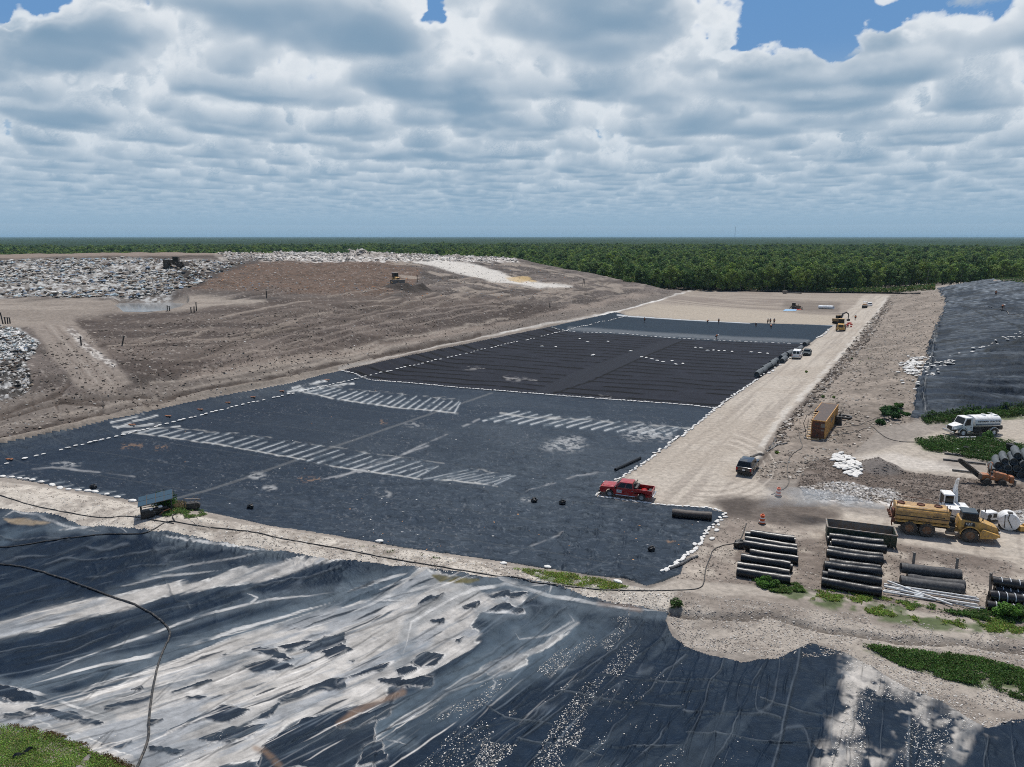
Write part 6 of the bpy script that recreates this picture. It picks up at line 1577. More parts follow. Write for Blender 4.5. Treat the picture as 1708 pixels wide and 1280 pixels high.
# ------------------------------------------------------------------ rolls of liner
def on_ground(px, py, lift_=0.0):
    return G(px, py, lift_)
def roll(name, label, cat, a, b, r_, mat, group=None, core=.35, sag=.03, straps=0, flap=True, seed=0):
    """wound sheet from a to b (axis points), with a hollow core and a loose outer edge"""
    rs_ = np.random.RandomState(seed)
    a, b = Vector(a), Vector(b); d = b - a; L = d.length; hd_ = math.atan2(d.y, d.x); tl = math.atan2(d.z, math.hypot(d.x, d.y))
    m = MB(); n = 14; seg = 22; rows_ = []
    bend = rs_.uniform(-.07, .07)
    for i in range(n + 1):
        q = i / n; row = []
        rr = r_ * (1 + .03 * math.sin(q * 17 + seed) + .02 * rs_.uniform(-1, 1)) * (.97 if i in (0, n) else 1)
        for k in range(seg):
            t_ = 2 * math.pi * k / seg
            w = rr * (1 + .03 * math.sin(2 * t_ + q * 6 + seed)) + (.035 * r_ / .4 if 0.9 < t_ < 1.9 and flap else 0)
            row.append((q * L, w * math.cos(t_) * 1.02 + bend * math.sin(q * math.pi), w * math.sin(t_) * .96 - sag * math.sin(q * math.pi)))
        rows_.append(row)
    for i in range(n): m.loft(rows_[i], rows_[i + 1], False)
    inn = r_ * core
    for row, x, s in ((rows_[0], 0, 1), (rows_[-1], L, -1)):
        c = [(x + s * .06, inn * math.cos(2 * math.pi * k / seg), inn * math.sin(2 * math.pi * k / seg)) for k in range(seg)]
        c2 = [(x + s * .5, y, z) for _, y, z in c]
        m.loft(row, c, False); m.loft(c, c2, False); m.add(c2, [tuple(range(seg))])
    o = m.build(name, mat, None); o.location = a; o.rotation_euler = (0, -tl, hd_)
    tag(o, label, cat, group)
    for k in range(straps):
        q = (k + 1) / (straps + 1); s_ = MB(); s_.ring((q * L - .03, 0, 0), (q * L + .03, 0, 0), r_ * 1.05, r_ * .98, 20); s_.build('strap', M_STRAP, o)
    return o
def pile(rows, r_, name, base, mat, group, words, straps=0, seed=0, core=.35, layer=None):
    for k, (pa, pb) in enumerate(rows):
        h_ = (layer[k] if layer else 0)
        a, b = G(*pa), G(*pb); a.z += r_ + h_; b.z += r_ + h_
        jr = np.random.RandomState(seed * 7 + k); dj = (b - a).normalized(); a += dj * jr.uniform(-.3, .3); b += dj * jr.uniform(-.3, .3); b += Vector((0, jr.uniform(-.08, .08), 0))
        roll(name, words[k], 'roll', a, b, r_, mat, group, core, .03, straps, True, seed + k)
pos7 = ['farthest', 'second farthest', 'third farthest', 'middle', 'third nearest', 'second nearest', 'nearest']
g1 = 'black rolls in the left stack'
pile([((1247, 900), (1329, 911)), ((1246, 908), (1329, 921)), ((1243, 918), (1323, 930)), ((1245, 928), (1329, 942)), ((1237, 940), (1320, 955)), ((1232, 951), (1316, 965)), ((1229, 961), (1314, 975))], .40, 'liner_roll', '', M_ROLL, g1,
     ['glossy black liner roll, %s in the left stack behind the weeds' % w for w in pos7], 0, 3)
ug = [((1246, 905), (1325, 916)), ((1241, 924), (1326, 937)), ((1233, 946), (1317, 961))]
pile(ug, .38, 'liner_roll', '', M_ROLL, g1, ['black liner roll lying on top of the left stack, %s of three' % w for w in ('farthest', 'middle', 'nearest')], 0, 23, layer=[.55, .55, .55])
g2 = 'black rolls in the middle stack'
w8 = ['farthest', 'second farthest', 'third farthest', 'fourth farthest', 'fourth nearest', 'third nearest', 'second nearest', 'nearest']
pile([((1383, 908), (1470, 919)), ((1384, 916), (1472, 927)), ((1382, 925), (1472, 937)), ((1381, 935), (1472, 947)), ((1378, 946), (1471, 958)), ((1376, 957), (1470, 969)), ((1375, 968), (1469, 982)), ((1374, 979), (1467, 996))], .42, 'liner_roll', '', M_ROLL, g2,
     ['dusty black liner roll, %s in the middle stack beside the green skip' % w for w in w8], 0, 40)
pile([((1384, 912), (1471, 923)), ((1383, 922), (1472, 933)), ((1380, 941), (1472, 953)), ((1375, 962), (1469, 975)), ((1375, 974), (1468, 989))], .40, 'liner_roll', '', M_ROLL, g2,
     ['black liner roll on the upper layer of the middle stack, %s of five' % w for w in ('farthest', 'second farthest', 'middle', 'second nearest', 'nearest')], 0, 60, layer=[.58] * 5)
g3 = 'rolls in the short stack between the wooden posts'
pile([((1513, 962), (1605, 973)), ((1506, 972), (1601, 984)), ((1507, 978), (1603, 991))], .44, 'geonet_roll', '', surf('charcoal_roll', (.03, .031, .034), .6, var=.3, scale=2, dirt=(.1, .1, .1), dirt_amt=.3, bump=.5, bscale=2), g3,
     ['charcoal roll at the back of the short stack by the wooden posts', 'charcoal roll in the middle of the short stack by the wooden posts', 'charcoal roll in front of the short stack, above the white pipes'], 0, 80)
pile([((1506, 968), (1600, 979))], .44, 'geonet_roll', '', bpy.data.materials['charcoal_roll'], g3, ['charcoal roll lying on top of the short stack by the wooden posts'], 0, 90, layer=[.66])
g4 = 'strapped black rolls at the right edge'
M_ROLLS = surf('gloss_black_wrap', (.006, .006, .007), .35, var=.3, bump=.3, bscale=3)
pile([((1657, 1000), (1722, 1009)), ((1652, 1009), (1722, 1019)), ((1650, 1018), (1722, 1030))], .40, 'wrapped_roll', '', M_ROLLS, g4,
     ['pitch black roll with pale straps, back of the ground layer at the right edge', 'pitch black roll with pale straps, middle of the ground layer at the right edge', 'pitch black roll with pale straps, front of the ground layer at the right edge'], 4, 100)
pile([((1654, 1004), (1722, 1014)), ((1649, 1013), (1722, 1023))], .40, 'wrapped_roll', '', M_ROLLS, g4, ['pitch black strapped roll on the upper layer at the right edge, the farther one', 'pitch black strapped roll on the upper layer at the right edge, the nearer one'], 4, 110, layer=[.66, .62])
pile([((1657, 1003), (1722, 1013))], .38, 'wrapped_roll', '', M_ROLLS, g4, ['pitch black strapped roll topmost in the pile at the right edge'], 4, 115, layer=[1.32])
# end-on rolls by the trencher
ax = (G(1660, 776) - G(1665, 793)); ax.z = 0; ax = ax.normalized() * 3.4
b0 = G(1656, 792); bx = (G(1708, 800) - b0); bx.z = 0; bx = bx.normalized()
kk = 0
for lay, (n_, off) in enumerate([(7, 0), (6, .45), (5, 1.0), (3, 2.2)]):
    for i in range(n_):
        r__ = [.42, .46, .40, .44][(i + lay) % 4]
        a = b0 + bx * (off + i * .92) + Vector((0, 0, .44 + lay * .72)) + ax * (.1 * ((i * 7 + lay * 3) % 5 - 2) / 2)
        a.z = b0.z + .44 + lay * .74
        roll('geonet_roll', 'grey roll seen end-on, %s from the left, %s layer of the pile behind the trencher' % (['first', 'second', 'third', 'fourth', 'fifth', 'sixth', 'seventh'][i], ['ground', 'second', 'third', 'top'][lay]), 'roll', a, a + ax, r__, M_ROLLG, 'grey rolls piled behind the trencher', .8, .02, 0, True, 130 + kk); kk += 1
# grey rolls along the edge of the haul road
er = [((150,870),(255,790)), ((255,800),(330,745)), ((300,735),(425,665)), ((440,665),(535,605)), ((455,620),(590,545)), ((690,570),(770,500)), ((670,500),(770,430)), ((800,430),(905,370)), ((1030,330),(1165,235)), ((1175,205),(1265,150))]
ordn = ['nearest', 'second nearest', 'third nearest', 'fourth nearest', 'fifth nearest', 'fifth farthest', 'fourth farthest', 'third farthest', 'second farthest', 'farthest']
for k, (a, b) in enumerate(er):
    A, B = G(1250 + a[0] / 12.8, 562 + a[1] / 12.8), G(1250 + b[0] / 12.8, 562 + b[1] / 12.8)
    d = (B - A); L = max(min(d.length, 5.0), 2.4); B = A + d.normalized() * L
    A.z += .55; B.z += .55
    roll('geonet_roll', 'grey roll in the line along the haul road edge, %s of ten' % ordn[k], 'roll', A, B, .58, M_ROLLG, 'grey rolls lined up along the haul road edge', .75, .0, 0, True, 160 + k)
a, b = G(1026, 787), G(1068, 767); a.z += .17; b.z += .17
roll('liner_roll', 'long thin black roll lying slantwise on the liner near the red pickup', 'roll', a, b, .18, M_ROLL, None, .3, 0, 0, True, 180)
a, b = G(1121, 862), G(1187, 868); a.z += .4; b.z += .4
roll('liner_roll', 'brownish black roll lying on the liner corner inside the white sandbag border', 'roll', a, b, .42, surf('brown_black_roll', (.028, .022, .02), .6, var=.3, scale=2, dirt=(.08, .06, .05), dirt_amt=.4, bump=.6, bscale=1.6), None, .3, .02, 0, True, 181)
a, b = G(1375.5, 514), G(1367, 514); a = G(1366, 515); b = G(1390, 516); a.z += .7; b.z += .7
roll('film_roll', 'white wrapped roll lying on the far bare ground left of the excavator', 'roll', a, b, .75, M_GLOSSW, None, .3, 0, 0, False, 182)

# ------------------------------------------------------------------ sandbags
def bag_mesh(seed):
    rs_ = np.random.RandomState(seed); m = MB(); n, q = 12, 7; rows_ = []
    for i in range(n + 1):
        u_ = i / n; w = math.sin(math.pi * min(max(u_, .04), .96)) ** .42; row = []
        for k in range(12):
            a = 2 * math.pi * k / 12
            row.append(((u_ - .5) * .68, .22 * w * math.copysign(abs(math.cos(a)) ** .7, math.cos(a)) * (1 + rs_.uniform(-.08, .08)), .10 * w * math.copysign(abs(math.sin(a)) ** .7, math.sin(a)) * (1 + rs_.uniform(-.15, .2)) + .08))
        rows_.append(row)
    for i in range(n): m.loft(rows_[i], rows_[i + 1], False)
    m.add(rows_[0], [tuple(range(12))]); m.add(rows_[-1], [tuple(range(12))[::-1]])
    o = m.build('sandbag', M_BAG, None); COL.objects.unlink(o)
    return o
BAGS = [bag_mesh(k) for k in range(4)]
rs = np.random.RandomState(77)
bags = []                                                        # (x, y, z, rot, scale, row)
def row_of(pts, step, wid, row, sc=(.85, 1.2), miss=0.0, loose=.3, along=True):
    P = [G(*p) for p in pts]
    for i in range(len(P) - 1):
        d = P[i + 1] - P[i]; L = math.hypot(d.x, d.y); n_ = max(int(L / step), 1); h_ = math.atan2(d.y, d.x)
        for k in range(n_):
            if rs.rand() < miss: continue
            q = (k + rs.uniform(.3, .7)) / n_; off = rs.uniform(-wid, wid)
            x = P[i].x + d.x * q - math.sin(h_) * off; y = P[i].y + d.y * q + math.cos(h_) * off
            bags.append((x, y, gz(x, y) + .0, h_ + rs.normal(0, loose) + (0 if along else math.pi / 2), rs.uniform(*sc), row))
ROWS = {
 'corner': 'white sandbag in the thick border round the liner corner by the red pickup',
 'edge': 'white sandbag in the row between the liner and the haul road',
 'front': 'white sandbag in the row along the near left edge of the liner',
 'toe': 'white sandbag in the dotted row at the foot of the left side slope',
 'joint': 'white sandbag in the row where the black sheet meets the front liner',
 'far joint': 'white sandbag in the dotted row at the far side of the black sheet',
 'loose': 'white sandbag lying loose on the black lapped sheet',
 'pile': 'white sandbag in the heap beside the grey dirt mound',
 'side': 'white sandbag scattered at the left edge of the lined side slope',
 'slope': 'white sandbag in the line across the lined side slope',
}
row_of([(1105,956),(1144,930),(1153,920),(1172,900),(1182,886),(1199,872),(1212,857)], .42, .22, 'corner', (.65, .95))
row_of([(1205,853),(1175,848),(1152,846),(1113,844),(1074,839),(1042,835),(996,829)], .40, .14, 'corner', (.6, .85))
row_of([(994,829),(1005,819),(1030,801),(1046,791),(1058,785),(1074,773),(1089,761)], .5, .2, 'corner', (.6, .85))
row_of([(1176,905),(1188,893),(1200,880)], 1.6, .6, 'corner', (.9, 1.2), .2)
row_of([(1089,761),(1138,727),(1195,682),(1265,633)], .72, .25, 'edge', (.75, 1.1))
row_of([(1265,633),(1300,610),(1325,593)], 2.0, .5, 'edge', (1, 1.7), .3)
row_of([(1362,565),(1384,550)], 2.4, .3, 'edge', (1.2, 2.0))
row_of([(-20,790),(0,795),(78,808),(187,829),(234,839)], 1.45, .12, 'front', (1.0, 1.4), .05, .25)
row_of([(600,901),(668,915),(789,932),(882,946),(980,962),(1078,978)], 3.6, .3, 'front', (.9, 1.2), .3)
row_of([(0,777),(67,760),(200,728),(283,707),(400,677),(500,655),(607,630)], 1.0, .07, 'toe', (.75, 1.15), .08, .15)
row_of([(607,630),(737,600),(870,570),(947,552),(1047,528)], 1.5, .08, 'toe', (.9, 1.3), .12, .15)
row_of([(607,632),(670,639),(770,648),(870,656),(970,664),(1139,676),(1194,682)], .62, .1, 'joint', (.8, 1.15))
row_of([(568,619),(590,624),(607,631)], .6, .1, 'joint', (1, 1.3)); row_of([(918,546),(930,550),(947,553)], .9, .1, 'far joint', (1, 1.5))
row_of([(947,553),(1037,558),(1120,565),(1221,570),(1340,575)], 1.4, .06, 'far joint', (1.0, 1.45), .05, .1)
for px, py in [(1070,597),(1078,598),(1087,601),(1096,603),(1106,605),(1121,604),(1127,609),(1139,608),(1253,589),(1267,590),(1280,591),(1160,581),(1169,582),(1180,586),(1190,586),(1199,587),(1208,587),(1221,588),(967,567),(980,572),(1014,571),(927,580),(904,579),(988,594),(990,593),(1052,587)]:
    p = G(px, py); bags.append((p.x, p.y, p.z, rs.uniform(0, 3), 1.5, 'loose'))
c = G(1412, 778)
for k in range(150):
    a = rs.uniform(0, 6.28); q = math.sqrt(rs.rand()); px = 1412 + 24 * q * math.cos(a) + 4 * math.sin(a); py = 776 + 18 * q * math.sin(a) + 8 * q * math.cos(a)
    p = G(px, py); bags.append((p.x, p.y, p.z + rs.uniform(0, .35) * (1 - q), rs.uniform(0, 3.1), rs.uniform(.9, 1.35), 'pile'))
for k in range(120):
    px = rs.normal(1524, 9); py = 604 + rs.exponential(11) if k % 2 else rs.uniform(596, 626); px = px - (py - 610) * .3
    p = G(px, py); bags.append((p.x, p.y, p.z + .1, rs.uniform(0, 3.1), rs.uniform(.9, 1.7), 'side'))
for pts, n_ in [([(1535,622),(1560,613),(1595,609)], 46), ([(1548,602),(1600,598),(1680,572),(1708,566)], 40), ([(1640,583),(1708,558)], 14), ([(1545,632),(1565,627)], 10)]:
    L = [math.dist(pts[i], pts[i + 1]) for i in range(len(pts) - 1)]
    for k in range(n_):
        i = int(rs.choice(len(L), p=np.array(L) / sum(L))); q = rs.rand()
        p = G(pts[i][0] + (pts[i + 1][0] - pts[i][0]) * q + rs.normal(0, 1.5), pts[i][1] + (pts[i + 1][1] - pts[i][1]) * q + rs.normal(0, 1.6))
        bags.append((p.x, p.y, p.z + .12, rs.uniform(0, 3.1), rs.uniform(.5, 1.2), 'slope'))
dep = [b[1] * cP - (b[2] - CAM_Z) * sP for b in bags]
size_ = sorted(range(len(bags)), key=lambda i: dep[i] / bags[i][4])
single = set(size_[:298])
BV = []; BF = []; nb = 0
for i, (x, y, z, ro, sc_, rw) in enumerate(bags):
    if i in single:
        src = BAGS[i % 4]; o = src.copy(); COL.objects.link(o); o.location = (x, y, z); o.rotation_euler = (rs.normal(0, .08), rs.normal(0, .08), ro); o.scale = (sc_, sc_ * rs.uniform(.9, 1.15), sc_)
        tag(o, ROWS[rw], 'sandbag', 'white sandbags: ' + rw)
    else:
        src = BAGS[i % 4].data; M = Matrix.Translation((x, y, z)) @ Matrix.Rotation(ro, 4, 'Z') @ Matrix.Scale(sc_, 4)
        o_ = len(BV); BV.extend([tuple(M @ v.co) for v in src.vertices]); BF.extend([tuple(q + o_ for q in p_.vertices) for p_ in src.polygons])
mb = MB(); mb.V = [Vector(v) for v in BV]; mb.F = BF
tag(mb.build('sandbags', M_BAG, None), kind='stuff')
print('bags', len(bags))

# ------------------------------------------------------------------ hoses, pipes, posts
def smooth_px(pts, n=8):
    out = []; P = [pts[0]] + list(pts) + [pts[-1]]
    for i in range(1, len(P) - 2):
        for k in range(n):
            t_ = k / n; a, b, c_, d = P[i - 1], P[i], P[i + 1], P[i + 2]
            out.append(tuple(.5 * ((2 * b[j]) + (-a[j] + c_[j]) * t_ + (2 * a[j] - 5 * b[j] + 4 * c_[j] - d[j]) * t_ ** 2 + (-a[j] + 3 * b[j] - 3 * c_[j] + d[j]) * t_ ** 3) for j in (0, 1)))
    out.append(tuple(pts[-1])); return out
def hose(pts, r_, mat, label, cat='hose', name='hose'):
    P = [G(*p) + Vector((0, 0, r_ * .8)) for p in smooth_px(pts)]
    m = MB(); m.tube(P, r_, 8); tag(m.build(name, mat, None), label, cat)
hose([(-30,940),(0,944),(40,948),(110,968),(180,996),(230,1014),(262,1032),(281,1050),(282,1066),(268,1098),(256,1145),(249,1200),(247,1235),(232,1276),(226,1290)], .075, M_HOSE, 'thick black hose looping down across the foreground liner')
hose([(-20,820),(0,827),(60,845),(110,855),(150,862),(180,864),(215,862),(290,874)], .05, M_HOSE, 'black hose running along the top of the sandy divider berm')
hose([(-20,915),(20,914),(70,905),(130,897),(180,893),(235,892),(256,884),(276,872),(292,871)], .06, M_HOSE, 'black hose crossing the upper left of the foreground liner')
hose([(292,871),(288,862),(300,855),(315,848)], .06, M_HOSE, 'short black hose rising to the pump on the berm')
hose([(292,871),(340,879),(420,888),(470,899),(540,911),(640,930),(720,944),(800,957),(900,973),(1000,984),(1080,986)], .055, M_HOSE, 'long black hose lying along the berm east of the solar shelter')
hose([(1080,986),(1130,985),(1165,982),(1174,972),(1177,950),(1184,932),(1190,918),(1205,911),(1224,907),(1236,898),(1243,880),(1245,874)], .045, M_HOSE, 'thin dark hose curving up the bare bank to the left stack of rolls')
hose([(1344,721),(1336,722),(1333,727),(1338,745),(1330,753),(1319,762),(1314,775),(1313,790),(1316,803),(1310,814),(1297,821),(1287,826)], .06, M_HOSEG, 'dusty hose snaking from the container stairs to the orange barrel')
hose([(1388,716),(1400,713),(1430,710),(1450,703),(1470,694),(1490,686)], .06, M_HOSEG, 'dusty hose running from the container up to the leafy bank')
hose([(1384,727),(1395,726),(1420,722),(1445,716),(1456,714),(1466,722),(1480,731),(1500,737),(1525,738)], .06, M_HOSEG, 'dusty hose running from the container down to the white truck track')
hose([(1386,718),(1394,721),(1397,726),(1390,728)], .05, M_HOSE, 'short curl of black hose at the foot of the rusty container')
hose([(1117,951),(1135,944),(1150,935),(1163,930)], .13, M_PVCD, 'black pipe lying across the sandbags at the near corner of the liner', 'pipe', 'pipe')
hose([(1279,751),(1290,746),(1313,739)], .10, M_PVCD, 'dark pipe lying by the ditch above the black car', 'pipe', 'pipe')
hose([(1252,764),(1262,760),(1274,757)], .16, M_WOOD, 'brown log lying behind the black car', 'log', 'log')
hose([(1283,745),(1290,738),(1295,732)], .10, M_PVCD, 'short bent dark pipe in the ditch above the black car', 'pipe', 'pipe')
hose([(1640,515),(1668,520),(1685,527),(1708,527)], .10, M_HOSE, 'black hose trailing over the top of the lined side slope')
PV = [((1474,976),(1632,1001),0,0), ((1476,981),(1633,1006),0,.1), ((1486,973),(1585,988),1,.05), ((1474,986),(1630,1011),0,0), ((1480,976),(1588,1013),0,.25), ((1500,990),(1641,1016),1,.05), ((1524,996),(1634,1018),0,.1), ((1472,990),(1560,1004),0,.12), ((1540,1000),(1643,1019),1,.15), ((1510,984),(1628,1000),0,.15), ((1474,983),(1540,997),0,.22)]
for k, (a, b, dk, h_) in enumerate(PV):
    A, B = G(*a), G(*b); A.z += .08 + h_; B.z += .08 + h_ * .5
    d = (B - A).normalized(); m = MB(); m.ring(A, B, .085, .07, 14)
    for q in (.33, .66): m.ring(A.lerp(B, q) - d * .08, A.lerp(B, q) + d * .08, .10, .08, 14)
    tag(m.build('pipe', M_PVCD if dk else M_PVC, None), 'long dark grey pipe among the white ones below the short stack' if dk else 'long white pipe in the loose bundle below the short stack of rolls', 'pipe', 'dark pipes in the bundle' if dk else 'white pipes in the bundle')
for (a, b, dk, lb) in [((1575,758),(1655,767),1,'upper long black pipe on the bare ground left of the grey roll pile'), ((1573,768),(1644,776),1,'lower long black pipe on the bare ground left of the grey roll pile'), ((1588,786),(1625,790),1,'short black pipe lying left of the trencher'),
                   ((1580,748),(1606,753),0,'white pipe on the left at the front of the weed patch'), ((1608,749),(1640,756),0,'white pipe beside the black bin in the weed patch'), ((1600,732),(1628,731),0,'white pipe just below the white tank truck'), ((1657,733),(1675,742),0,'white board leaning in the right of the weed patch'), ((1692,740),(1712,750),0,'white pipe at the right edge of the weed patch')]:
    A, B = G(*a), G(*b); A.z += .15; B.z += .15; m = MB(); m.ring(A, B, .12, .09, 12); tag(m.build('pipe', M_PVCD if dk else M_PVC, None), lb, 'pipe')
for k, (px, y0_, y1_, lean, lb) in enumerate([(1521.5, 955, 931, 0, 'weathered wooden post behind the left end of the short stack'), (1593, 965, 949, 0, 'weathered wooden post behind the right end of the short stack'), (1651.5, 990, 961, -.12, 'weathered wooden post beside the strapped black rolls')]):
    p = G(px, y0_); m = MB(); m.box((0, 0, .85), (.16, .16, 1.9)); m.box((0, 0, 1.82), (.19, .19, .06)); o = m.build('post', M_WOOD, None, .015, loc=p); o.rotation_euler = (0, lean, .3); tag(o, lb, 'post')
for k, (px, py, h_, lean, lb) in enumerate([(135.5,575,1.7,0,'black vertical well pipe beside the ramp on the left mound'), (204,577,1.7,.3,'black leaning well pipe on the dark slope of the left mound'), (279,520,1.2,.1,'left black pipe of the pair by the pond'), (283,520,1.0,0,'right black pipe of the pair by the pond'),
     (319,523,1.2,0,'left black pipe of the three right of the pond'), (324,523,1.4,.05,'middle black pipe of the three right of the pond'), (328,520,2.0,0,'tallest black pipe of the three right of the pond'), (5,540,2.4,-.1,'tallest black pipe at the left edge of the mound'), (9,540,1.4,0,'second black pipe from the left edge of the mound'), (13,540,1.3,.05,'third black pipe from the left edge of the mound'), (17,540,1.2,0,'fourth black pipe from the left edge of the mound'),
     (972,476,3,.1,'left thin pipe on the right end of the mound'), (976,478,3.4,-.15,'right thin pipe on the right end of the mound'), (696,470,2.4,0,'black post just right of the bulldozer'), (854,461,2.2,0,'thin stake above the straw patch on the mound'), (445,499,2.0,0,'thin dark post on the pale strip in the middle of the mound'), (917,512,1.6,0,'small black pipe in the dark hollow of the mound')]):
    p = G(px, py); m = MB(); m.cyl((0, 0, -.2), (0, 0, h_), .13, .12, 10); m.ring((0, 0, h_ - .05), (0, 0, h_ + .08), .19, .1, 10); m.cyl((0, 0, h_ * .55), (0, .18, h_ * .55), .05, seg=8)
    o = m.build('well_pipe', M_HOSE, None, loc=p); o.rotation_euler = (0, lean, 0); tag(o, lb, 'pipe')
for k, (px, py) in enumerate([(220,710),(280,695),(333,684),(379,672),(421,663),(469,653),(545,635),(15,767)]):
    p = G(px, py); m = MB(); m.box((0, 0, .07), (1.3, .16, .09)); m.box((.3, .2, .08), (.5, .14, .1)); m.box((-.1, -.2, .08), (.7, .12, .1)); o = m.build('marker_board', M_ORG, None, .01, loc=p, rotz=R(-25)); 
    tag(o, 'orange board lying on the upper part of the left side slope', 'marker', 'orange boards on the left side slope')
# barrels
for k, (px, py, lb) in enumerate([(1298, 828, 'orange and white traffic barrel at the far side of the wet patch'), (1271, 874, 'orange and white traffic barrel at the near side of the wet patch')]):
    t = thing('traffic_barrel', lb, 'barrel', G(px, py), 0, 'orange and white traffic barrels')
    m = MB(); z = .12
    prof_ = [(.28, .10), (.275, .36), (.255, .37), (.25, .60), (.235, .61), (.23, .84), (.215, .85), (.20, 1.0), (.1, 1.02)]
    for i in range(len(prof_) - 1): m.cyl((0, 0, prof_[i][1]), (0, 0, prof_[i + 1][1]), prof_[i][0], prof_[i + 1][0], 20, i == len(prof_) - 2)
    m.box((0, 0, 1.07), (.2, .05, .1)); m.build('body', M_BORG, t)
    for z0_ in (.24, .62): m = MB(); m.ring((0, 0, z0_), (0, 0, z0_ + .13), .285 - (z0_ > .5) * .03, .22, 20); m.build('reflective_band', M_BWHT, t)
    m = MB(); m.ring((0, 0, 0), (0, 0, .11), .40, .25, 20); m.build('base_ring', M_TYRE, t, .02)

# ------------------------------------------------------------------ solar shelter and pump on the berm
p = G(262, 856); hd = heading(G(252, 856), G(283, 851))
t = thing('solar_shelter', 'tilted blue solar panels on a frame over black battery boxes on the sandy berm', 'solar panels', p, hd)
m = MB(); c4_ = [Vector((-1.75, -1.0, 1.30)), Vector((1.45, -1.0, 1.55)), Vector((1.75, 1.15, 1.85)), Vector((-1.45, 1.15, 1.6))]
m.loft(c4_, [v + Vector((0, 0, .05)) for v in c4_]); fr_o = m.build('panel_frame', M_DARK, t)
for i in range(4):
    for j in range(2):
        u0, u1, v0, v1 = (i + .04) / 4, (i + .96) / 4, (j + .04) / 2, (j + .96) / 2
        q = lambda u_, v_: c4_[0].lerp(c4_[1], u_).lerp(c4_[3].lerp(c4_[2], u_), v_) + Vector((0, 0, .052))
        m = MB(); m.loft([q(u0, v0), q(u1, v0), q(u1, v1), q(u0, v1)], [q(a_, b_) + Vector((0, 0, .02)) for a_, b_ in ((u0, v0), (u1, v0), (u1, v1), (u0, v1))]); m.build('solar_cell', M_SOLAR, fr_o)
m = MB()
for x, y, z_ in ((-1.5, -.9, 1.3), (1.3, -.9, 1.5), (1.5, 1.0, 1.8), (-1.3, 1.0, 1.6)): m.cyl((x, y, -.1), (x, y, z_), .05, seg=8)
m.tube([(-1.5, -.9, .5), (1.3, -.9, .5)], .04); m.tube([(-1.3, 1, .5), (1.5, 1, .5)], .04); m.build('post', M_DARK, t)
m = MB(); m.box((-.9, -.5, .35), (1.1, .9, .7)); m.box((.5, -.2, .3), (1.2, 1.0, .6)); m.cyl((-.4, -.9, .8), (.9, -.9, .8), .16); m.box((1.2, .5, .4), (.6, .6, .8)); m.build('battery_box', M_PLAST, t, .03)
m = MB(); m.tube([(.1, -1.0, .1), (.5, -1.1, .5), (1.1, -1.0, .6), (1.6, -.8, .1)], .06); m.build('hose', M_ORG, t)
m = MB(); m.cyl((.1, -.9, .95), (.45, -.9, .95), .13); m.box((-.5, -.7, .8), (.4, .3, .18)); m.build('fitting', M_WHITE, t, .02)
t = thing('pump', 'black pump with pipes standing on the berm just right of the solar shelter', 'pump', G(321, 851), .3)
m = MB(); m.box((0, 0, .45), (1.0, .7, .7)); m.cyl((.5, -.2, .4), (.5, .35, .4), .3); m.build('body', M_DARK, t, .03)
m = MB(); m.tube([(-.7, 0, .1), (-.7, 0, 1.35), (-.3, 0, 1.2), (.7, 0, 1.1)], .045); m.tube([(-.2, 0, .8), (.3, .3, 1.4)], .03); m.tube([(.2, .1, .8), (.6, .1, 1.3)], .03); m.box((.6, 0, 1.05), (.5, .12, .06)); m.build('pipework', M_GREYST, t)
for px, py, lb in [(891,838,'small black bag standing alone on the liner left of the red pickup'), (938,842,'black crumpled bag beside white scraps on the liner'), (156,816,'black bag on the far left of the front liner'), (418,849,'black bag on the liner right of the pump'), (1086,920,'black bucket on the liner corner'), (1233,914,'black folded sheet at the left end of the left roll stack'), (1414,545,'black bag beside the haul road in the distance')]:
    p = G(px, py); m = MB(); m.sphere((0, 0, .22), .36, (1.1, .8, .75), 9, 6)
    for v in m.V: v += Vector((rs.uniform(-.08, .08), rs.uniform(-.08, .08), rs.uniform(-.06, .06)))
    m.box((.1, 0, .45), (.2, .15, .15)); k = 1.5 if px == 1233 else 1.0; o = m.build('bag', M_PLAST, None, loc=p, smooth=False); o.scale = (k, k, k); tag(o, lb, 'bag')
# bits on the grass
for px0, py0, px1, py1, w, lb in [(22,1268,60,1250,.22,'crumpled black plastic strip lying in the near grass'), (128,1292,152,1262,.55,'folded grey sheet lying at the edge of the near grass')]:
    A, B = G(px0, py0), G(px1, py1); d = B - A; m = MB(); n_ = 10; rows_ = []
    for i in range(n_ + 1):
        q = i / n_; c_ = A.lerp(B, q); nn = Vector((-d.y, d.x, 0)).normalized(); ww = w * (.7 + .4 * math.sin(q * 5)); zz = .16 + .08 * math.sin(q * 11)
        rows_.append([c_ - nn * ww * .5 + Vector((0, 0, zz - .05)), c_ + Vector((0, 0, zz + .12)), c_ + nn * ww * .5 + Vector((0, 0, zz)), c_ + Vector((0, 0, zz - .08))])
    for i in range(n_): m.loft(rows_[i], rows_[i + 1], False)
    m.add(rows_[0], [(0, 1, 2, 3)]); m.add(rows_[-1], [(3, 2, 1, 0)]); tag(m.build('plastic_scrap', M_ROLL if w < .4 else M_GREYST, None), lb, 'plastic scrap')
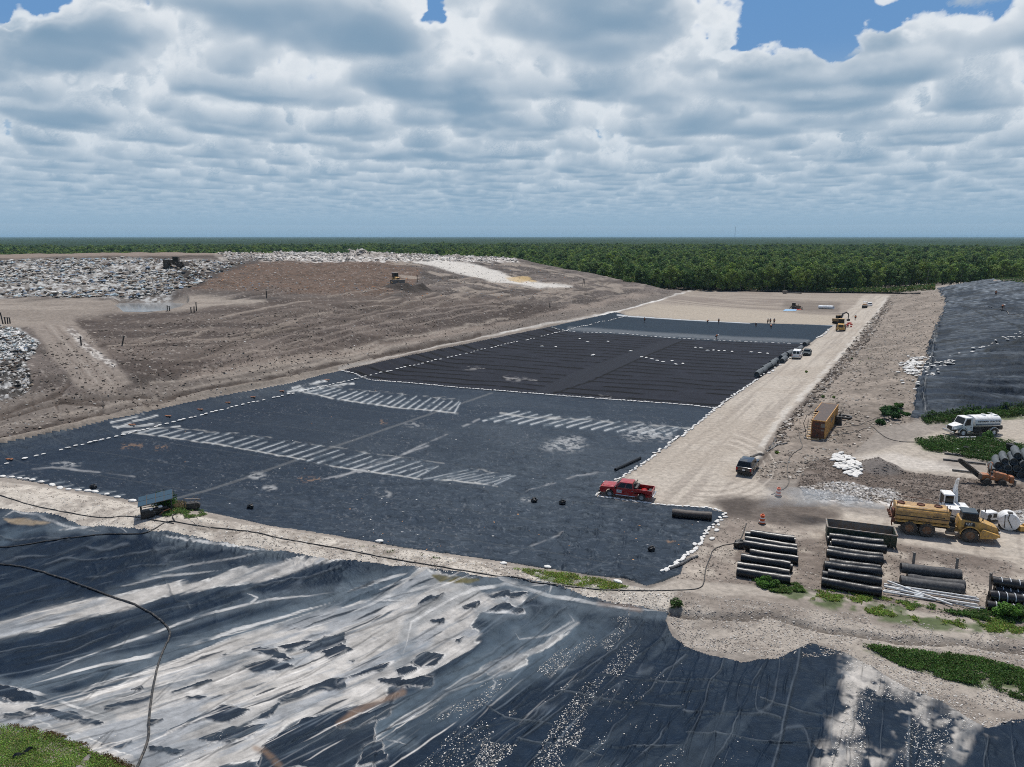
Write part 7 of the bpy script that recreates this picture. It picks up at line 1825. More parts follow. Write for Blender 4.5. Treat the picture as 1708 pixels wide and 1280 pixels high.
# ------------------------------------------------------------------ plant machines
def tracks(parent, L, gauge, h_, w, mat=M_DARK):
    for s in (-1, 1):
        prof = [(-L / 2 + .2, 0), (L / 2 - .2, 0), (L / 2, h_ * .4), (L / 2 - .15, h_ * .9), (L / 2 - .4, h_), (-L / 2 + .4, h_), (-L / 2 + .1, h_ * .9), (-L / 2, h_ * .45)]
        m = MB(); m.prism(prof, s * gauge / 2 - w / 2, s * gauge / 2 + w / 2)
        for k in range(int(L / .3)): m.box((-L / 2 + .3 + k * .3, s * gauge / 2, h_ + .02), (.12, w * 1.02, .06)); m.box((-L / 2 + .3 + k * .3, s * gauge / 2, -.0), (.12, w * 1.02, .06))
        tr = m.build('track', mat, parent, .02)
        m = MB()
        for k in range(4): m.cyl((-L / 2 + .6 + k * (L - 1.2) / 3, s * (gauge / 2 + w / 2 + .02), h_ * .42), (-L / 2 + .6 + k * (L - 1.2) / 3, s * (gauge / 2 + w / 2 - .1), h_ * .42), h_ * .28, seg=12)
        m.build('roller', M_GREYST, tr)
def cab(parent, x0, x1, y0, y1, z0, z1, roof, name='cab', body=None):
    m = MB()
    for x in (x0, x1):
        for y in (y0, y1): m.box((x, y, (z0 + z1) / 2), (.1, .1, z1 - z0))
    m.box(((x0 + x1) / 2, (y0 + y1) / 2, z0 + .15), (x1 - x0, y1 - y0, .3)); cb = m.build(name, body or M_DARK, parent)
    m = MB(); m.box(((x0 + x1) / 2, (y0 + y1) / 2, (z0 + z1) / 2 + .1), (x1 - x0 - .04, y1 - y0 - .04, z1 - z0 - .3)); m.build('window', M_GLASS, cb)
    m = MB(); m.box(((x0 + x1) / 2, (y0 + y1) / 2, z1 + .05), (x1 - x0 + .2, y1 - y0 + .2, .14), tz=(.92, .92)); m.build('roof', roof, cb, .02)
def bulldozer(label, loc, hd, sc=1.0, paint_=M_YEL, tilt=(0, 0), roofm=None):
    t = thing('bulldozer', label, 'bulldozer', loc, hd, tilt=tilt); t.scale = (sc,) * 3
    tracks(t, 3.6, 2.2, .95, .6)
    m = MB(); m.loft([(-.2, -.55, .8), (2.3, -.5, .8), (2.3, .5, .8), (-.2, .55, .8)], [(-.2, -.55, 2.0), (2.2, -.45, 1.75), (2.2, .45, 1.75), (-.2, .55, 2.0)]); m.box((-1.2, 0, 1.3), (1.7, 1.5, .9)); m.build('body', paint_, t, .06)
    m = MB(); m.box((2.26, 0, 1.3), (.06, .8, .8)); m.build('grille', M_DARK, t)
    m = MB(); m.cyl((1.2, .2, 1.8), (1.2, .2, 2.6), .08); m.build('exhaust_stack', M_DARK, t)
    cab(t, -1.7, -.2, -.7, .7, 1.6, 3.0, roofm or M_GREYST)
    m = MB(); pr = [(2.95, .05), (3.1, .1), (3.0, .6), (3.12, 1.25), (3.0, 1.3), (2.85, .65)]
    m.prism(pr, -1.75, 1.75); m.build('blade', M_GREYST, t, .01)
    m = MB()
    for s in (-1, 1): m.tube([(.2, s * 1.5, .5), (2.9, s * 1.4, .4)], .11); m.tube([(1.9, s * .6, 1.5), (2.9, s * .8, .9)], .06)
    m.build('push_arm', paint_, t)
    m = MB(); m.box((-2.3, 0, .9), (.6, .9, .5)); m.prism([(-2.9, .1), (-2.6, .9), (-2.5, .9), (-2.7, .1)], -.1, .1); m.build('ripper', M_DARK, t)
    return t
p = G(661, 476); p.z += .5
bulldozer('yellow bulldozer pushing a dark heap of soil on the brown mound', p, heading(G(655, 470), G(672, 482)), 1.15, tilt=(0, 0))
bulldozer('small tan bulldozer on the far bare ground above the blue sheet', G(1327, 516), R(-25), .85, surf('dusty_tan_paint', (.16, .11, .06), .7, var=.3))
# landfill compactor
t = thing('landfill_compactor', 'dark dirty compactor with spiked steel wheels on the white rubbish face', 'compactor', G(291, 447) + Vector((0, 0, .2)), heading(G(305, 448), G(278, 447)))
dirty = surf('dirt_caked_paint', (.075, .058, .042), .85, var=.5, scale=1, dirt=(.2, .17, .14), dirt_amt=.3)
m = MB(); m.box((1.6, 0, 2.1), (3.4, 1.8, 1.3)); m.box((-1.8, 0, 1.6), (2.2, 1.6, .9)); m.box((0, 0, 1.4), (1.0, 1.0, .8)); m.build('body', dirty, t, .08)
cab(t, -1.6, .1, -.85, .85, 2.0, 3.7, dirty)
m = MB(); m.loft([(-4.0, -2.3, .5), (-3.85, -2.3, .5), (-3.85, 2.3, .5), (-4.0, 2.3, .5)], [(-4.3, -2.3, 2.0), (-4.15, -2.3, 2.0), (-4.15, 2.3, 2.0), (-4.3, 2.3, 2.0)]); m.build('blade', M_GREYST, t)
m = MB()
for s in (-1, 1): m.tube([(-2.0, s * .7, 1.2), (-3.9, s * .9, 1.0)], .12)
m.build('push_arm', dirty, t)
for s in (-1, 1):
    for x in (-2.0, 2.2):
        m = MB(); m.cyl((x, s * 1.0, .9), (x, s * 2.1, .9), .75, seg=20)
        for k in range(14):
            for y in (1.2, 1.55, 1.9):
                a = 2 * math.pi * (k + (.5 if y == 1.55 else 0)) / 14; m.box((0, 0, .83), (.16, .16, .2), Matrix.Translation((x, s * y, .9)) @ Matrix.Rotation(a, 4, 'Y'), tz=(.5, .7))
        m.build('wheel', M_DARK, t)
# wheel loader
t = thing('wheel_loader', 'yellow wheel loader seen from behind on the haul road by the liner edge', 'wheel loader', G(1402, 551), heading(G(1402, 551), G(1405, 530)))
m = MB(); m.loft([(-3.2, -1.1, .8), (-.6, -1.1, .8), (-.6, 1.1, .8), (-3.2, 1.1, .8)], [(-3.0, -.95, 2.1), (-.6, -.85, 2.3), (-.6, .85, 2.3), (-3.0, .95, 2.1)]); m.box((-3.3, 0, .9), (.4, 2.5, .7)); m.box((1.2, 0, 1.3), (1.8, 1.2, .9)); m.build('body', M_YEL, t, .08)
m = MB(); m.box((-3.2, 0, 1.55), (.1, 1.25, .95)); m.build('grille', M_DARK, t)
cab(t, -.7, .8, -.8, .8, 1.8, 3.5, M_YEL)
m = MB()
for s in (-1, 1): m.tube([(1.0, s * .5, 2.0), (2.6, s * .5, 1.4), (3.6, s * .5, .7)], .16)
m.build('lift_arm', M_YEL, t)
m = MB(); m.prism([(3.5, .1), (4.6, .1), (3.8, .3), (3.6, .9), (3.9, 1.4), (3.75, 1.45), (3.4, .9)], -1.5, 1.5); m.build('bucket', M_GREYST, t)
for s in (-1, 1):
    for x in (-1.9, 1.5): wheel(t, (x, s * 1.1, .78), .78, .55, M_YEL, 20, side=s)
m = MB()
for k in range(16): m.box((rs.uniform(-.9, .9), rs.uniform(-.5, .5), rs.uniform(.2, 1.5)), (rs.uniform(.3, .6), .3, .25))
tag(m.build('red_bags', M_TARPR, None, .03, loc=G(1415, 546), smooth=False), 'stack of bright red bags beside the wheel loader', 'bags')
# excavators
def excavator(label, loc, hd, paint_, house=None, sc=1.0, boom=None, cabm=None):
    t = thing('excavator', label, 'excavator', loc, hd); t.scale = (sc,) * 3
    tracks(t, 3.4, 2.0, .75, .5)
    m = MB(); m.box((-.6, 0, 1.35), (2.6, 2.3, .9)); m.box((.8, -.5, 1.2), (.9, 1.1, .6)); m.cyl((0, 0, .7), (0, 0, .95), .7); m.build('house', paint_, t, .08)
    cab(t, -.1, 1.35, .2, 1.15, 1.1, 2.75, cabm or paint_, body=cabm or M_DARK)
    bp_ = boom or [(.7, -.25, 1.5), (1.6, -.25, 3.4), (3.2, -.25, 3.9), (4.4, -.25, 3.2)]
    m = MB(); m.tube([Vector(q) for q in bp_], [.26, .30, .24, .16], 6); m.build('boom', paint_ if cabm else M_DARK, t)
    e_ = Vector(bp_[-1]); m = MB(); m.tube([e_ + Vector((-.3, 0, .4)), e_, e_ + Vector((.1, 0, -1.8))], [.12, .2, .1], 6); m.build('stick', paint_ if cabm else M_DARK, t)
    m = MB(); m.prism([(e_.x - .1, e_.z - 2.5), (e_.x + .5, e_.z - 2.4), (e_.x + .4, e_.z - 1.8), (e_.x, e_.z - 1.7), (e_.x - .3, e_.z - 2.0)], -.7, .2); m.build('bucket', M_DARK, t)
    m = MB(); m.tube([(.9, -.25, 1.2), (2.0, -.25, 2.9)], .07); m.tube([Vector(bp_[1]) + Vector((0, 0, .3)), e_ + Vector((-.2, 0, .4))], .06); m.build('hydraulic_ram', M_CHROME, t)
    return t
excavator('brown and yellow excavator with raised dark boom behind the wheel loader', G(1398, 540), heading(G(1396, 540), G(1412, 538)), surf('dusty_brown_yellow', (.22, .14, .06), .7, var=.3), sc=.95)
excavator('white excavator with its boom folded upright behind the yellow water truck', G(1590, 866), R(75), M_WHITE, sc=.92, boom=[(.7, -.25, 1.4), (1.1, -.25, 2.6), (1.25, -.25, 3.4), (1.05, -.25, 4.1)], cabm=M_WHITE)
# roller
t = thing('road_roller', 'small orange roller in front of the white car at the far end of the road', 'road roller', G(1442, 514), heading(G(1442, 508), G(1442, 516)))
m = MB(); m.box((-.9, 0, 1.1), (1.6, 1.5, .8)); m.box((.6, 0, 1.15), (1.3, 1.9, .5)); m.build('body', surf('orange_roller_paint', (.45, .2, .04), .5, var=.15), t, .05)
m = MB(); m.cyl((1.1, -1.0, .65), (1.1, 1.0, .65), .65, seg=24); m.build('drum', M_DARK, t)
m = MB(); 
for x in (-.9, .2):
    for y in (-.6, .6): m.cyl((x, y, 1.4), (x, y, 2.5), .04)
m.box((-.35, 0, 2.55), (1.5, 1.5, .1)); m.build('canopy', M_WHITE, t)
for s in (-1, 1): wheel(t, (-1.3, s * .7, .6), .6, .4, M_GREYST, side=s)
# trencher
p0, p1 = G(1645.5, 806.5), G(1666, 808); hd = heading(p0, p1)
t = thing('trencher', 'orange ride-on trencher with its digging chain raised beside the grey roll pile', 'trencher', p0.lerp(p1, .5), hd)
m = MB(); m.box((0, 0, .75), (2.9, .8, .35)); m.loft([(0, -.45, .9), (1.35, -.42, .9), (1.35, .42, .9), (0, .45, .9)], [(0, -.4, 1.6), (1.3, -.35, 1.35), (1.3, .35, 1.35), (0, .4, 1.6)]); m.box((1.75, 0, .8), (.4, .9, .8)); m.box((-.9, 0, 1.05), (.9, .9, .35)); m.build('body', M_ORG, t, .05)
m = MB(); m.tube([(-.5, -.45, 1.0), (-.5, -.45, 2.4), (-.35, -.3, 2.6), (-.35, .3, 2.6), (-.5, .45, 2.4), (-.5, .45, 1.0)], .05); m.build('roll_bar', M_ORG, t)
m = MB(); m.box((-.35, 0, 1.45), (.5, .5, .12)); m.box((-.55, 0, 1.7), (.12, .5, .5)); m.build('seat', M_PLAST, t, .03)
m = MB(); m.tube([(.0, 0, 1.5), (.2, 0, 1.8)], .03); m.ring((.2, 0, 1.78), (.22, 0, 1.83), .2, .16, 14); m.build('steering_wheel', M_PLAST, t)
Mt = Matrix.Translation((-1.5, 0, .9)) @ Matrix.Rotation(R(38), 4, 'Y')
m = MB(); m.box((-1.35, 0, 0), (2.7, .14, .34), Mt)
for k in range(12): m.box((-.15 - k * .22, 0, .22), (.1, .36, .12), Mt); m.box((-.15 - k * .22, 0, -.22), (.1, .36, .12), Mt)
m.cyl(Mt @ Vector((-2.7, -.12, 0)), Mt @ Vector((-2.7, .12, 0)), .24); m.build('digging_chain', M_DARK, t)
m = MB()
for s in (-1, 1): m.tube([Mt @ Vector((0, s * .3, .3)), Mt @ Vector((-2.3, s * .3, .3))], .035)
m.box((-1.5, 0, .95), (.3, .9, .6)); m.build('boom_frame', M_GREYST, t)
for s in (-1, 1):
    for x in (-.75, .75): wheel(t, (x, s * .6, .42), .42, .28, M_DARK, 14, side=s)
m = MB(); m.box((2.1, 0, .5), (.15, 1.0, .6)); m.build('push_blade', M_GREYST, t)
# white tank by the yard road and other bits
t = thing('liquid_tank', 'white cylindrical tank lying on its side at the right end of the yard road', 'tank', G(1682, 886), heading(G(1676, 874), G(1684, 890)))
m = MB(); m.cyl((-1.3, 0, .88), (.0, 0, .88), .86, seg=32); m.sphere((0, 0, .88), .86, (.12, 1, 1), 32, 16); m.build('shell', M_WHITE, t, 0)
m = MB(); m.tube([(.08, -.1, 1.75), (.14, -.2, 1.2), (.14, .25, .35)], .035); m.tube([(.08, -.45, 1.6), (.13, -.4, .3)], .03); m.box((-.3, 0, 1.76), (.5, .4, .12)); m.build('pipework', M_DARK, t)
m = MB(); m.box((-.2, -.5, .1), (.2, .5, .22)); m.box((-.2, .5, .1), (.2, .5, .22)); m.box((-1.1, 0, .1), (.2, 1.4, .22)); m.build('cradle', M_DARK, t)
t = thing('generator', 'white and black portable pump just behind the water truck hood', 'pump', G(1648, 869), .2)
m = MB(); m.box((0, 0, .65), (1.3, .8, .8)); m.box((.9, 0, .5), (.6, .7, .6)); m.build('housing', M_WHITE, t, .04)
m = MB(); m.cyl((-.3, -.42, .7), (-.3, -.46, .7), .22); m.box((.35, -.42, .7), (.4, .04, .4)); m.cyl((-.5, 0, 1.0), (-.5, 0, 1.4), .05); m.build('fittings', M_DARK, t)
m = MB(); m.cyl((-.4, -.45, .25), (-.4, .45, .25), .25); m.build('wheel', M_TYRE, t)
m = MB(); m.box((0, 0, .35), (.9, .5, .5)); m.box((.1, 0, .7), (.3, .3, .2)); tag(m.build('yellow_crate', M_YEL, None, .03, loc=G(1706, 887)), 'yellow crate at the right edge beside the white tank', 'crate')
m = MB(); m.cyl((0, 0, 0), (0, 0, 1.15), .36, .42, 18); m.ring((0, 0, 1.12), (0, 0, 1.2), .46, .36, 18); tag(m.build('bin', M_PLAST, None, loc=G(1683, 755)), 'black bin standing in the weeds behind the grey roll pile', 'bin')
m = MB(); m.cyl((0, 0, 0), (0, 0, .5), .3, seg=14); m.ring((0, 0, .48), (0, 0, .55), .33, .25, 14); tag(m.build('bucket', M_PLAST, None, loc=G(1611, 752)), 'small black bucket beside the white pipes in the weed patch', 'bucket')
# sheets and far fence
def sheet(name, poly, mat, label, cat):
    P = [G(*q) + Vector((0, 0, .12)) for q in poly]; n_ = len(P); m = MB(); m.loft(P, [q + Vector((0, 0, .06)) for q in P]); tag(m.build(name, mat, None), label, cat)
sheet('tarpaulin', [(1306,519.5),(1310,516.5),(1329,517),(1328,519.5)], M_TARPB, 'pale blue sheet lying flat on the far bare ground', 'tarpaulin')
sheet('tarpaulin', [(1324,516.8),(1327,515.8),(1337,516),(1335,517.6)], M_TARPR, 'red sheet lying flat beside the small tan bulldozer', 'tarpaulin')
def fence(pts, h_, mat, label, name='silt_fence'):
    P = []
    for i in range(len(pts) - 1):
        for k in range(10): P.append((pts[i][0] + (pts[i + 1][0] - pts[i][0]) * k / 10, pts[i][1] + (pts[i + 1][1] - pts[i][1]) * k / 10))
    P.append(pts[-1]); Q = [G(*q) for q in P]
    t = thing(name, label, 'fence', Q[0]); m = MB()
    for i in range(len(Q) - 1):
        a, b = Q[i] - Q[0], Q[i + 1] - Q[0]; a.z -= .1; b.z -= .1
        nn = Vector((-(b - a).y, (b - a).x, 0)).normalized() * .02
        m.loft([a, b, b + nn, a + nn], [a + Vector((0, 0, h_)), b + Vector((0, 0, h_)), b + nn + Vector((0, 0, h_)), a + nn + Vector((0, 0, h_))])
    m.build('fabric', mat, t)
    m = MB()
    for q in Q[::2]: m.box((q.x - Q[0].x, q.y - Q[0].y - .05, q.z - Q[0].z + h_ * .55), (.07, .07, h_ * 1.15))
    m.build('stakes', M_WOOD, t)
fence([(1172,484.5),(1300,488),(1420,489.5),(1535,491)], 0.8, M_ROLLX, 'long low black silt fence at the foot of the wood')
t = thing('pump', 'small grey pump with a long black pipe by the far fence', 'pump', G(1309, 490), 0)
m = MB(); m.box((0, 0, .9), (2.2, 1.4, 1.3)); m.cyl((-.8, 0, .5), (.8, 0, .5), .5); m.build('body', M_GREYST, t, .05); m = MB(); m.tube([(1, 0, .6), (8.5, -.5, .3)], .28); m.build('pipe', M_HOSE, t)
# ------------------------------------------------------------------ people
def person(pose):
    """one continuous skinned body, with clothing shells"""
    P = {'pel': (0, 0, .95), 'chest': (0, 0, 1.35), 'neck': (0, 0, 1.52), 'head': (.02, 0, 1.68)}
    if pose == 'bend': P = {'pel': (-.1, 0, .85), 'chest': (.25, 0, 1.08), 'neck': (.38, 0, 1.12), 'head': (.50, 0, 1.12)}
    hands = [(.12, s * .3, .85) for s in (-1, 1)] if pose == 'stand' else [(.45, s * .15, .45) for s in (-1, 1)]
    elb = [(-.02, s * .28, 1.1) for s in (-1, 1)] if pose == 'stand' else [(.4, s * .22, .75) for s in (-1, 1)]
    foot = [(.0, s * .13, .08) for s in (-1, 1)] if pose == 'stand' else [(.05 * s, s * .17, .08) for s in (-1, 1)]
    V = [P['pel'], P['chest'], P['neck'], P['head']]; Rr = [.16, .17, .06, .11]; E = [(0, 1), (1, 2), (2, 3)]
    for k, s in enumerate((-1, 1)):
        i = len(V); sh_ = (P['chest'][0], s * .2, P['chest'][2] + .08)
        V += [sh_, elb[k], hands[k], (hands[k][0] + .04, hands[k][1], hands[k][2] - .09)]; Rr += [.07, .05, .035, .03]; E += [(1, i), (i, i + 1), (i + 1, i + 2), (i + 2, i + 3)]
        i = len(V); V += [(P['pel'][0], s * .1, P['pel'][2] - .08), (.06 if pose == 'stand' else .12, s * .12, .5), foot[k], (foot[k][0] + .17, foot[k][1], .05)]; Rr += [.1, .07, .05, .04]; E += [(0, i), (i, i + 1), (i + 1, i + 2), (i + 2, i + 3)]
    def skin(sel, name, mat, grow, par):
        me = bpy.data.meshes.new(name); ids = sorted({q for e in sel for q in e}); mp_ = {q: i for i, q in enumerate(ids)}
        me.from_pydata([V[q] for q in ids], [(mp_[a], mp_[b]) for a, b in sel], []); o = bpy.data.objects.new(name, me); COL.objects.link(o); o.parent = par
        o.modifiers.new('s', 'SKIN'); 
        for i, q in enumerate(ids): r_ = Rr[q] + grow; me.skin_vertices[0].data[i].radius = (r_, r_)
        me.skin_vertices[0].data[0].use_root = True
        o.modifiers.new('d', 'SUBSURF').levels = 1; me.materials.append(mat); return o
    b_ = skin(E, 'body', M_SKIN, 0, None)
    return b_, skin
def make_person(pose, label, loc, hd, vest=M_VEST, hat=M_HAT):
    t = thing('person', label, 'person', loc, hd, 'workers on the far liner'); b_, skin = person(pose); b_.parent = t
    skin([(0, 1)], 'vest', vest, .035, t); skin([(0, 8), (8, 9), (9, 10), (0, 16), (16, 17), (17, 18)][0:0] or [(0, 8), (8, 9), (0, 16), (16, 17)], 'trousers', M_JEAN, .03, t)
    hp = (.02, 0, 1.74) if pose == 'stand' else (.52, 0, 1.18)
    m = MB(); m.sphere(hp, .16, (1.1, 1, .8), 12, 6); m.build('hard_hat', hat, t)
    return t
PPL = [((1075,538.5),'stand','worker in an orange vest standing alone near the left end of the far liner'), ((1180,540.5),'bend','worker in orange stooping at the far liner edge, left of the other stooping one'), ((1198.5,541),'stand','worker in dark clothes and orange vest standing at the far liner edge'),
       ((1260.5,545.5),'bend','worker in an orange vest stooping alone on the far liner'), ((1280.5,541),'stand','leftmost of the three workers standing together at the far liner edge'), ((1284.5,541),'stand','middle one of the three workers standing together at the far liner edge'), ((1291,541),'stand','rightmost of the three workers standing together at the far liner edge'),
       ((1286,549),'bend','worker stooping just in front of the three standing workers'), ((1194.5,566.5),'bend','worker in orange stooping by the far dotted row of sandbags'), ((1426.5,534.5),'stand','worker in an orange vest standing on the haul road right of the excavator'),
       ((1660.5,494.5),'stand','worker with a white hard hat standing high on the lined side slope'), ((1670.5,521),'bend','worker in dark clothes stooping on the lined side slope')]
protos = {}
for k, ((px, py), pose, lb) in enumerate(PPL):
    p = G(px, py, .02)
    if pose not in protos: protos[pose] = make_person(pose, lb, p, R(40)); protos[pose].scale = (1.12,) * 3
    else: dup(protos[pose], p, R(float(rs.uniform(0, 360))), lb)
for o in list(COL.objects):
    if o.name.startswith('person'): o['group'] = 'workers on the far liner' if o.location.x < 140 else 'workers on the side slope'

# ------------------------------------------------------------------ pond, weeds, shrubs, rubble and litter
def flat_water(name, poly, z, label):
    P = [at_z(x, y, z) for x, y in poly]; me = bpy.data.meshes.new(name); me.from_pydata([(x, y, z) for x, y in P], [], [tuple(range(len(P)))]); o = bpy.data.objects.new(name, me); COL.objects.link(o)
    me.materials.append(M_WATER); tag(o, kind='structure'); return o
M_WATER = surf('muddy_water', (.23, .235, .235), .12, var=.1, scale=.2, spec=.5)
flat_water('pond', [(184,510),(198,504.8),(285,503.6),(320,507.5),(305,513),(280,518.5),(240,520.5),(200,520)], PONDZ, '')
def verts_in(poly, n, rs_):
    idx = bbox_idx(poly, 1); d = sdist(PX[idx], PY[idx], poly); c_ = idx[(d > 0) & (np.hypot(GX[idx], GY[idx]) < 440)]
    return c_[rs_.randint(0, len(c_), n)] if len(c_) else c_
def weeds(poly, n, size, hgt, base, seed, thr=0.35, ns=1.5, name='weeds', label=None, blade=False):
    rs_ = np.random.RandomState(seed); v = verts_in(poly, int(n * 2.2), rs_)
    k = (0.6 * fbm(GX[v] / ns, GY[v] / ns, 4, seed) + 0.4 * fbm(GX[v] / .5, GY[v] / .5, 3, seed + 5) + 0.10 * (rs_.rand(len(v)) - .5) + 0.10 * np.clip(sdist(PX[v], PY[v], poly) / 9 - 1, -1, 0)) > thr; v = v[k][:n]; n = len(v)
    x = GX[v] + rs_.uniform(-.1, .1, n); y = GY[v] + rs_.uniform(-.1, .1, n)
    hh = hgt * (.25 + .9 * fbm(x / 1.2, y / 1.2, 3, seed + 1)) * rs_.rand(n) ** .7
    c_ = np.stack([x, y, FINALZ[v] + hh * .9], 1)
    nr = rs_.standard_normal((n, 3)); nr[:, 2] = np.abs(nr[:, 2]) * (.35 if blade else 1.0) + .2; nr /= np.linalg.norm(nr, axis=1)[:, None]
    t_ = np.cross(nr, rs_.standard_normal((n, 3))); t_ /= np.linalg.norm(t_, axis=1)[:, None]; bt = np.cross(nr, t_); s_ = size * rs_.uniform(.5, 1.5, n)[:, None]
    V = np.stack([c_ - t_ * s_, c_ - bt * s_ * (.3 if blade else .6), c_ + t_ * s_, c_ + bt * s_ * (.3 if blade else .6)], 1).reshape(-1, 3)
    tone = (.55 + .9 * fbm(x / .8, y / .8, 3, seed + 2)) * rs_.uniform(.6, 1.4, n)
    cc_ = np.array(base)[None] * tone[:, None] * (1 + .35 * (rs_.rand(n, 3) - .5))
    dry = rs_.rand(n) < .10; cc_[dry] = np.array([.26, .21, .11])
    o = np_mesh(name, V, np.arange(4 * n).reshape(n, 4), LEAF, False, np.repeat(cc_, 4, 0)); tag(o, label, None, kind='stuff'); return o
GRN = (.120, .200, .050)
weeds([(-60,1195),(0,1212),(60,1222),(110,1236),(160,1260),(205,1280),(260,1340),(-60,1400)], 60000, .035, .32, (.130,.225,.048), 501, .2, 2, 'grass')
weeds([(-10,1206),(60,1216),(115,1230),(165,1252),(225,1282),(205,1284),(155,1262),(60,1226)], 5000, .035, .2, (.16,.09,.045), 502, .4, .6, 'dry_weeds')
weeds([(1250,962),(1290,962),(1330,975),(1345,990),(1320,992),(1270,985)], 9000, .06, .3, GRN, 503, .42, 1.2)
weeds([(1300,985),(1390,985),(1480,998),(1560,1020),(1640,1030),(1720,1040),(1720,1060),(1600,1050),(1480,1030),(1380,1010)], 26000, .055, .22, GRN, 504, .50, 1.6)
weeds([(1560,1020),(1660,1018),(1720,1010),(1720,1040),(1660,1040)], 6000, .07, .4, GRN, 505, .42, 1.2)
weeds([(1440,1078),(1540,1088),(1640,1100),(1720,1122),(1720,1175),(1650,1150),(1560,1130),(1500,1110)], 28000, .055, .35, GRN, 506, .36, 1.6)
weeds([(850,948),(930,955),(1010,968),(1050,980),(1000,986),(920,972)], 7000, .05, .22, GRN, 507, .40, .9)
weeds([(280,845),(330,850),(350,858),(320,866),(270,862)], 5000, .05, .3, GRN, 508, .42, .6); weeds([(285,838),(312,842),(318,852),(290,850)], 2500, .05, .5, (.16,.12,.08), 509, .3, .6, 'dry_weeds')
weeds([(600,905),(760,935),(760,942),(600,915)], 1500, .05, .15, GRN, 510, .6, .6)
weeds([(1525,737),(1570,730),(1640,733),(1712,745),(1712,772),(1650,772),(1600,762),(1545,752)], 22000, .085, .8, (.095,.175,.042), 511, .36, 1.8)
weeds([(1535,700),(1600,690),(1660,686),(1712,680),(1712,694),(1640,700),(1545,708)], 16000, .085, .9, (.09,.165,.04), 512, .25, 2)
weeds([(1040,470),(1100,476),(1150,483),(1300,485.5),(1480,489.5),(1560,484),(1560,480),(1480,486),(1300,482),(1150,479),(1040,462)], 16000, .42, 3.2, (.05,.10,.025), 520, .3, 6, 'undergrowth')
weeds([(1652,466),(1680,463),(1712,462),(1720,475),(1690,474)], 6000, .22, .9, (.055,.11,.03), 513, .3, 4)
weeds([(1440,995),(1500,1000),(1560,1010),(1560,1018),(1480,1010)], 3000, .06, .2, GRN, 514, .5, 1)
weeds([(1300,800),(1480,520),(1500,560),(1400,680)], 900, .12, .3, GRN, 515, .70, 2.0)
def bush(label, px, py, w, h_, n, size, base, seed, parts=6):
    rs_ = np.random.RandomState(seed); t = thing('bush', label, 'bush', G(px, py)); cen = []; rd = []
    for k in range(parts * 2): cen.append((rs_.uniform(-w, w) * .7, rs_.uniform(-w, w) * .5, h_ * rs_.uniform(.3, .75))); rd.append(h_ * rs_.uniform(.25, .42))
    V, F, c_ = leaf_cloud(cen, rd, n, size, rs_, .8, base); o = np_mesh('foliage', V, F, LEAF, False, c_); o.parent = t
    m = MB()
    for c__ in cen[::2]: m.tube([(c__[0] * .2, c__[1] * .2, -.1), (c__[0] * .6, c__[1] * .6, c__[2] * .6), c__], [.035, .025, .01], 5)
    m.build('stem', BARK, t)
bush('bright green shrub growing behind the solar shelter', 275, 850, .9, 2.2, 2600, .07, (.07,.16,.03), 601)
for k, (px, py, w, h_) in enumerate([(1480,690,1.6,1.5),(1492,688,1.3,1.2),(1486,700,1.4,1.3),(1470,708,.9,.9),(1500,682,.8,.8),(1512,693,.7,.6)]):
    bush(['largest leafy plant on the bank left of the lined slope', 'leafy plant right of the largest one on the bank', 'leafy plant just below the largest one on the bank', 'low leafy plant at the lower left of the bank', 'small leafy plant at the top of the bank', 'smallest leafy plant, nearest the lined slope edge'][k], px, py, w, h_, 1700, .11, (.05,.12,.035), 610 + k)
bush('broad-leaved bush growing in front of the strapped black rolls', 1692, 1033, 1.3, 1.2, 2200, .10, (.055,.13,.03), 620)
bush('bush growing in front of the tank truck rear wheel', 1648, 733, .8, 1.3, 1500, .08, (.04,.11,.025), 621)
bush('green tuft growing behind the tank truck on the slope toe', 1620, 699, 1.3, 1.7, 1800, .09, (.045,.11,.025), 622)
bush('small dark bush at the right edge below the divider bank', 1128, 1014, .5, .7, 900, .06, (.05,.09,.03), 623)
bush('bushy weed at the left stack of rolls', 1278, 977, 1.1, .8, 2000, .06, (.055,.13,.028), 624)
for k, (px, py) in enumerate([(1391, 666), (1373, 663), (1296, 757), (1345, 622), (1421, 600)]): bush(['tuft', 'small tuft', 'round tuft', 'tiny tuft', 'sparse tuft'][k] + ' of green ' + ['above the container on the right', 'directly above the container', 'beside the dark pipe in the ditch', 'at the edge of the haul road', 'on the bare berm slope'][k], px, py, .3, .5, 300, .07, GRN, 640 + k, 3)
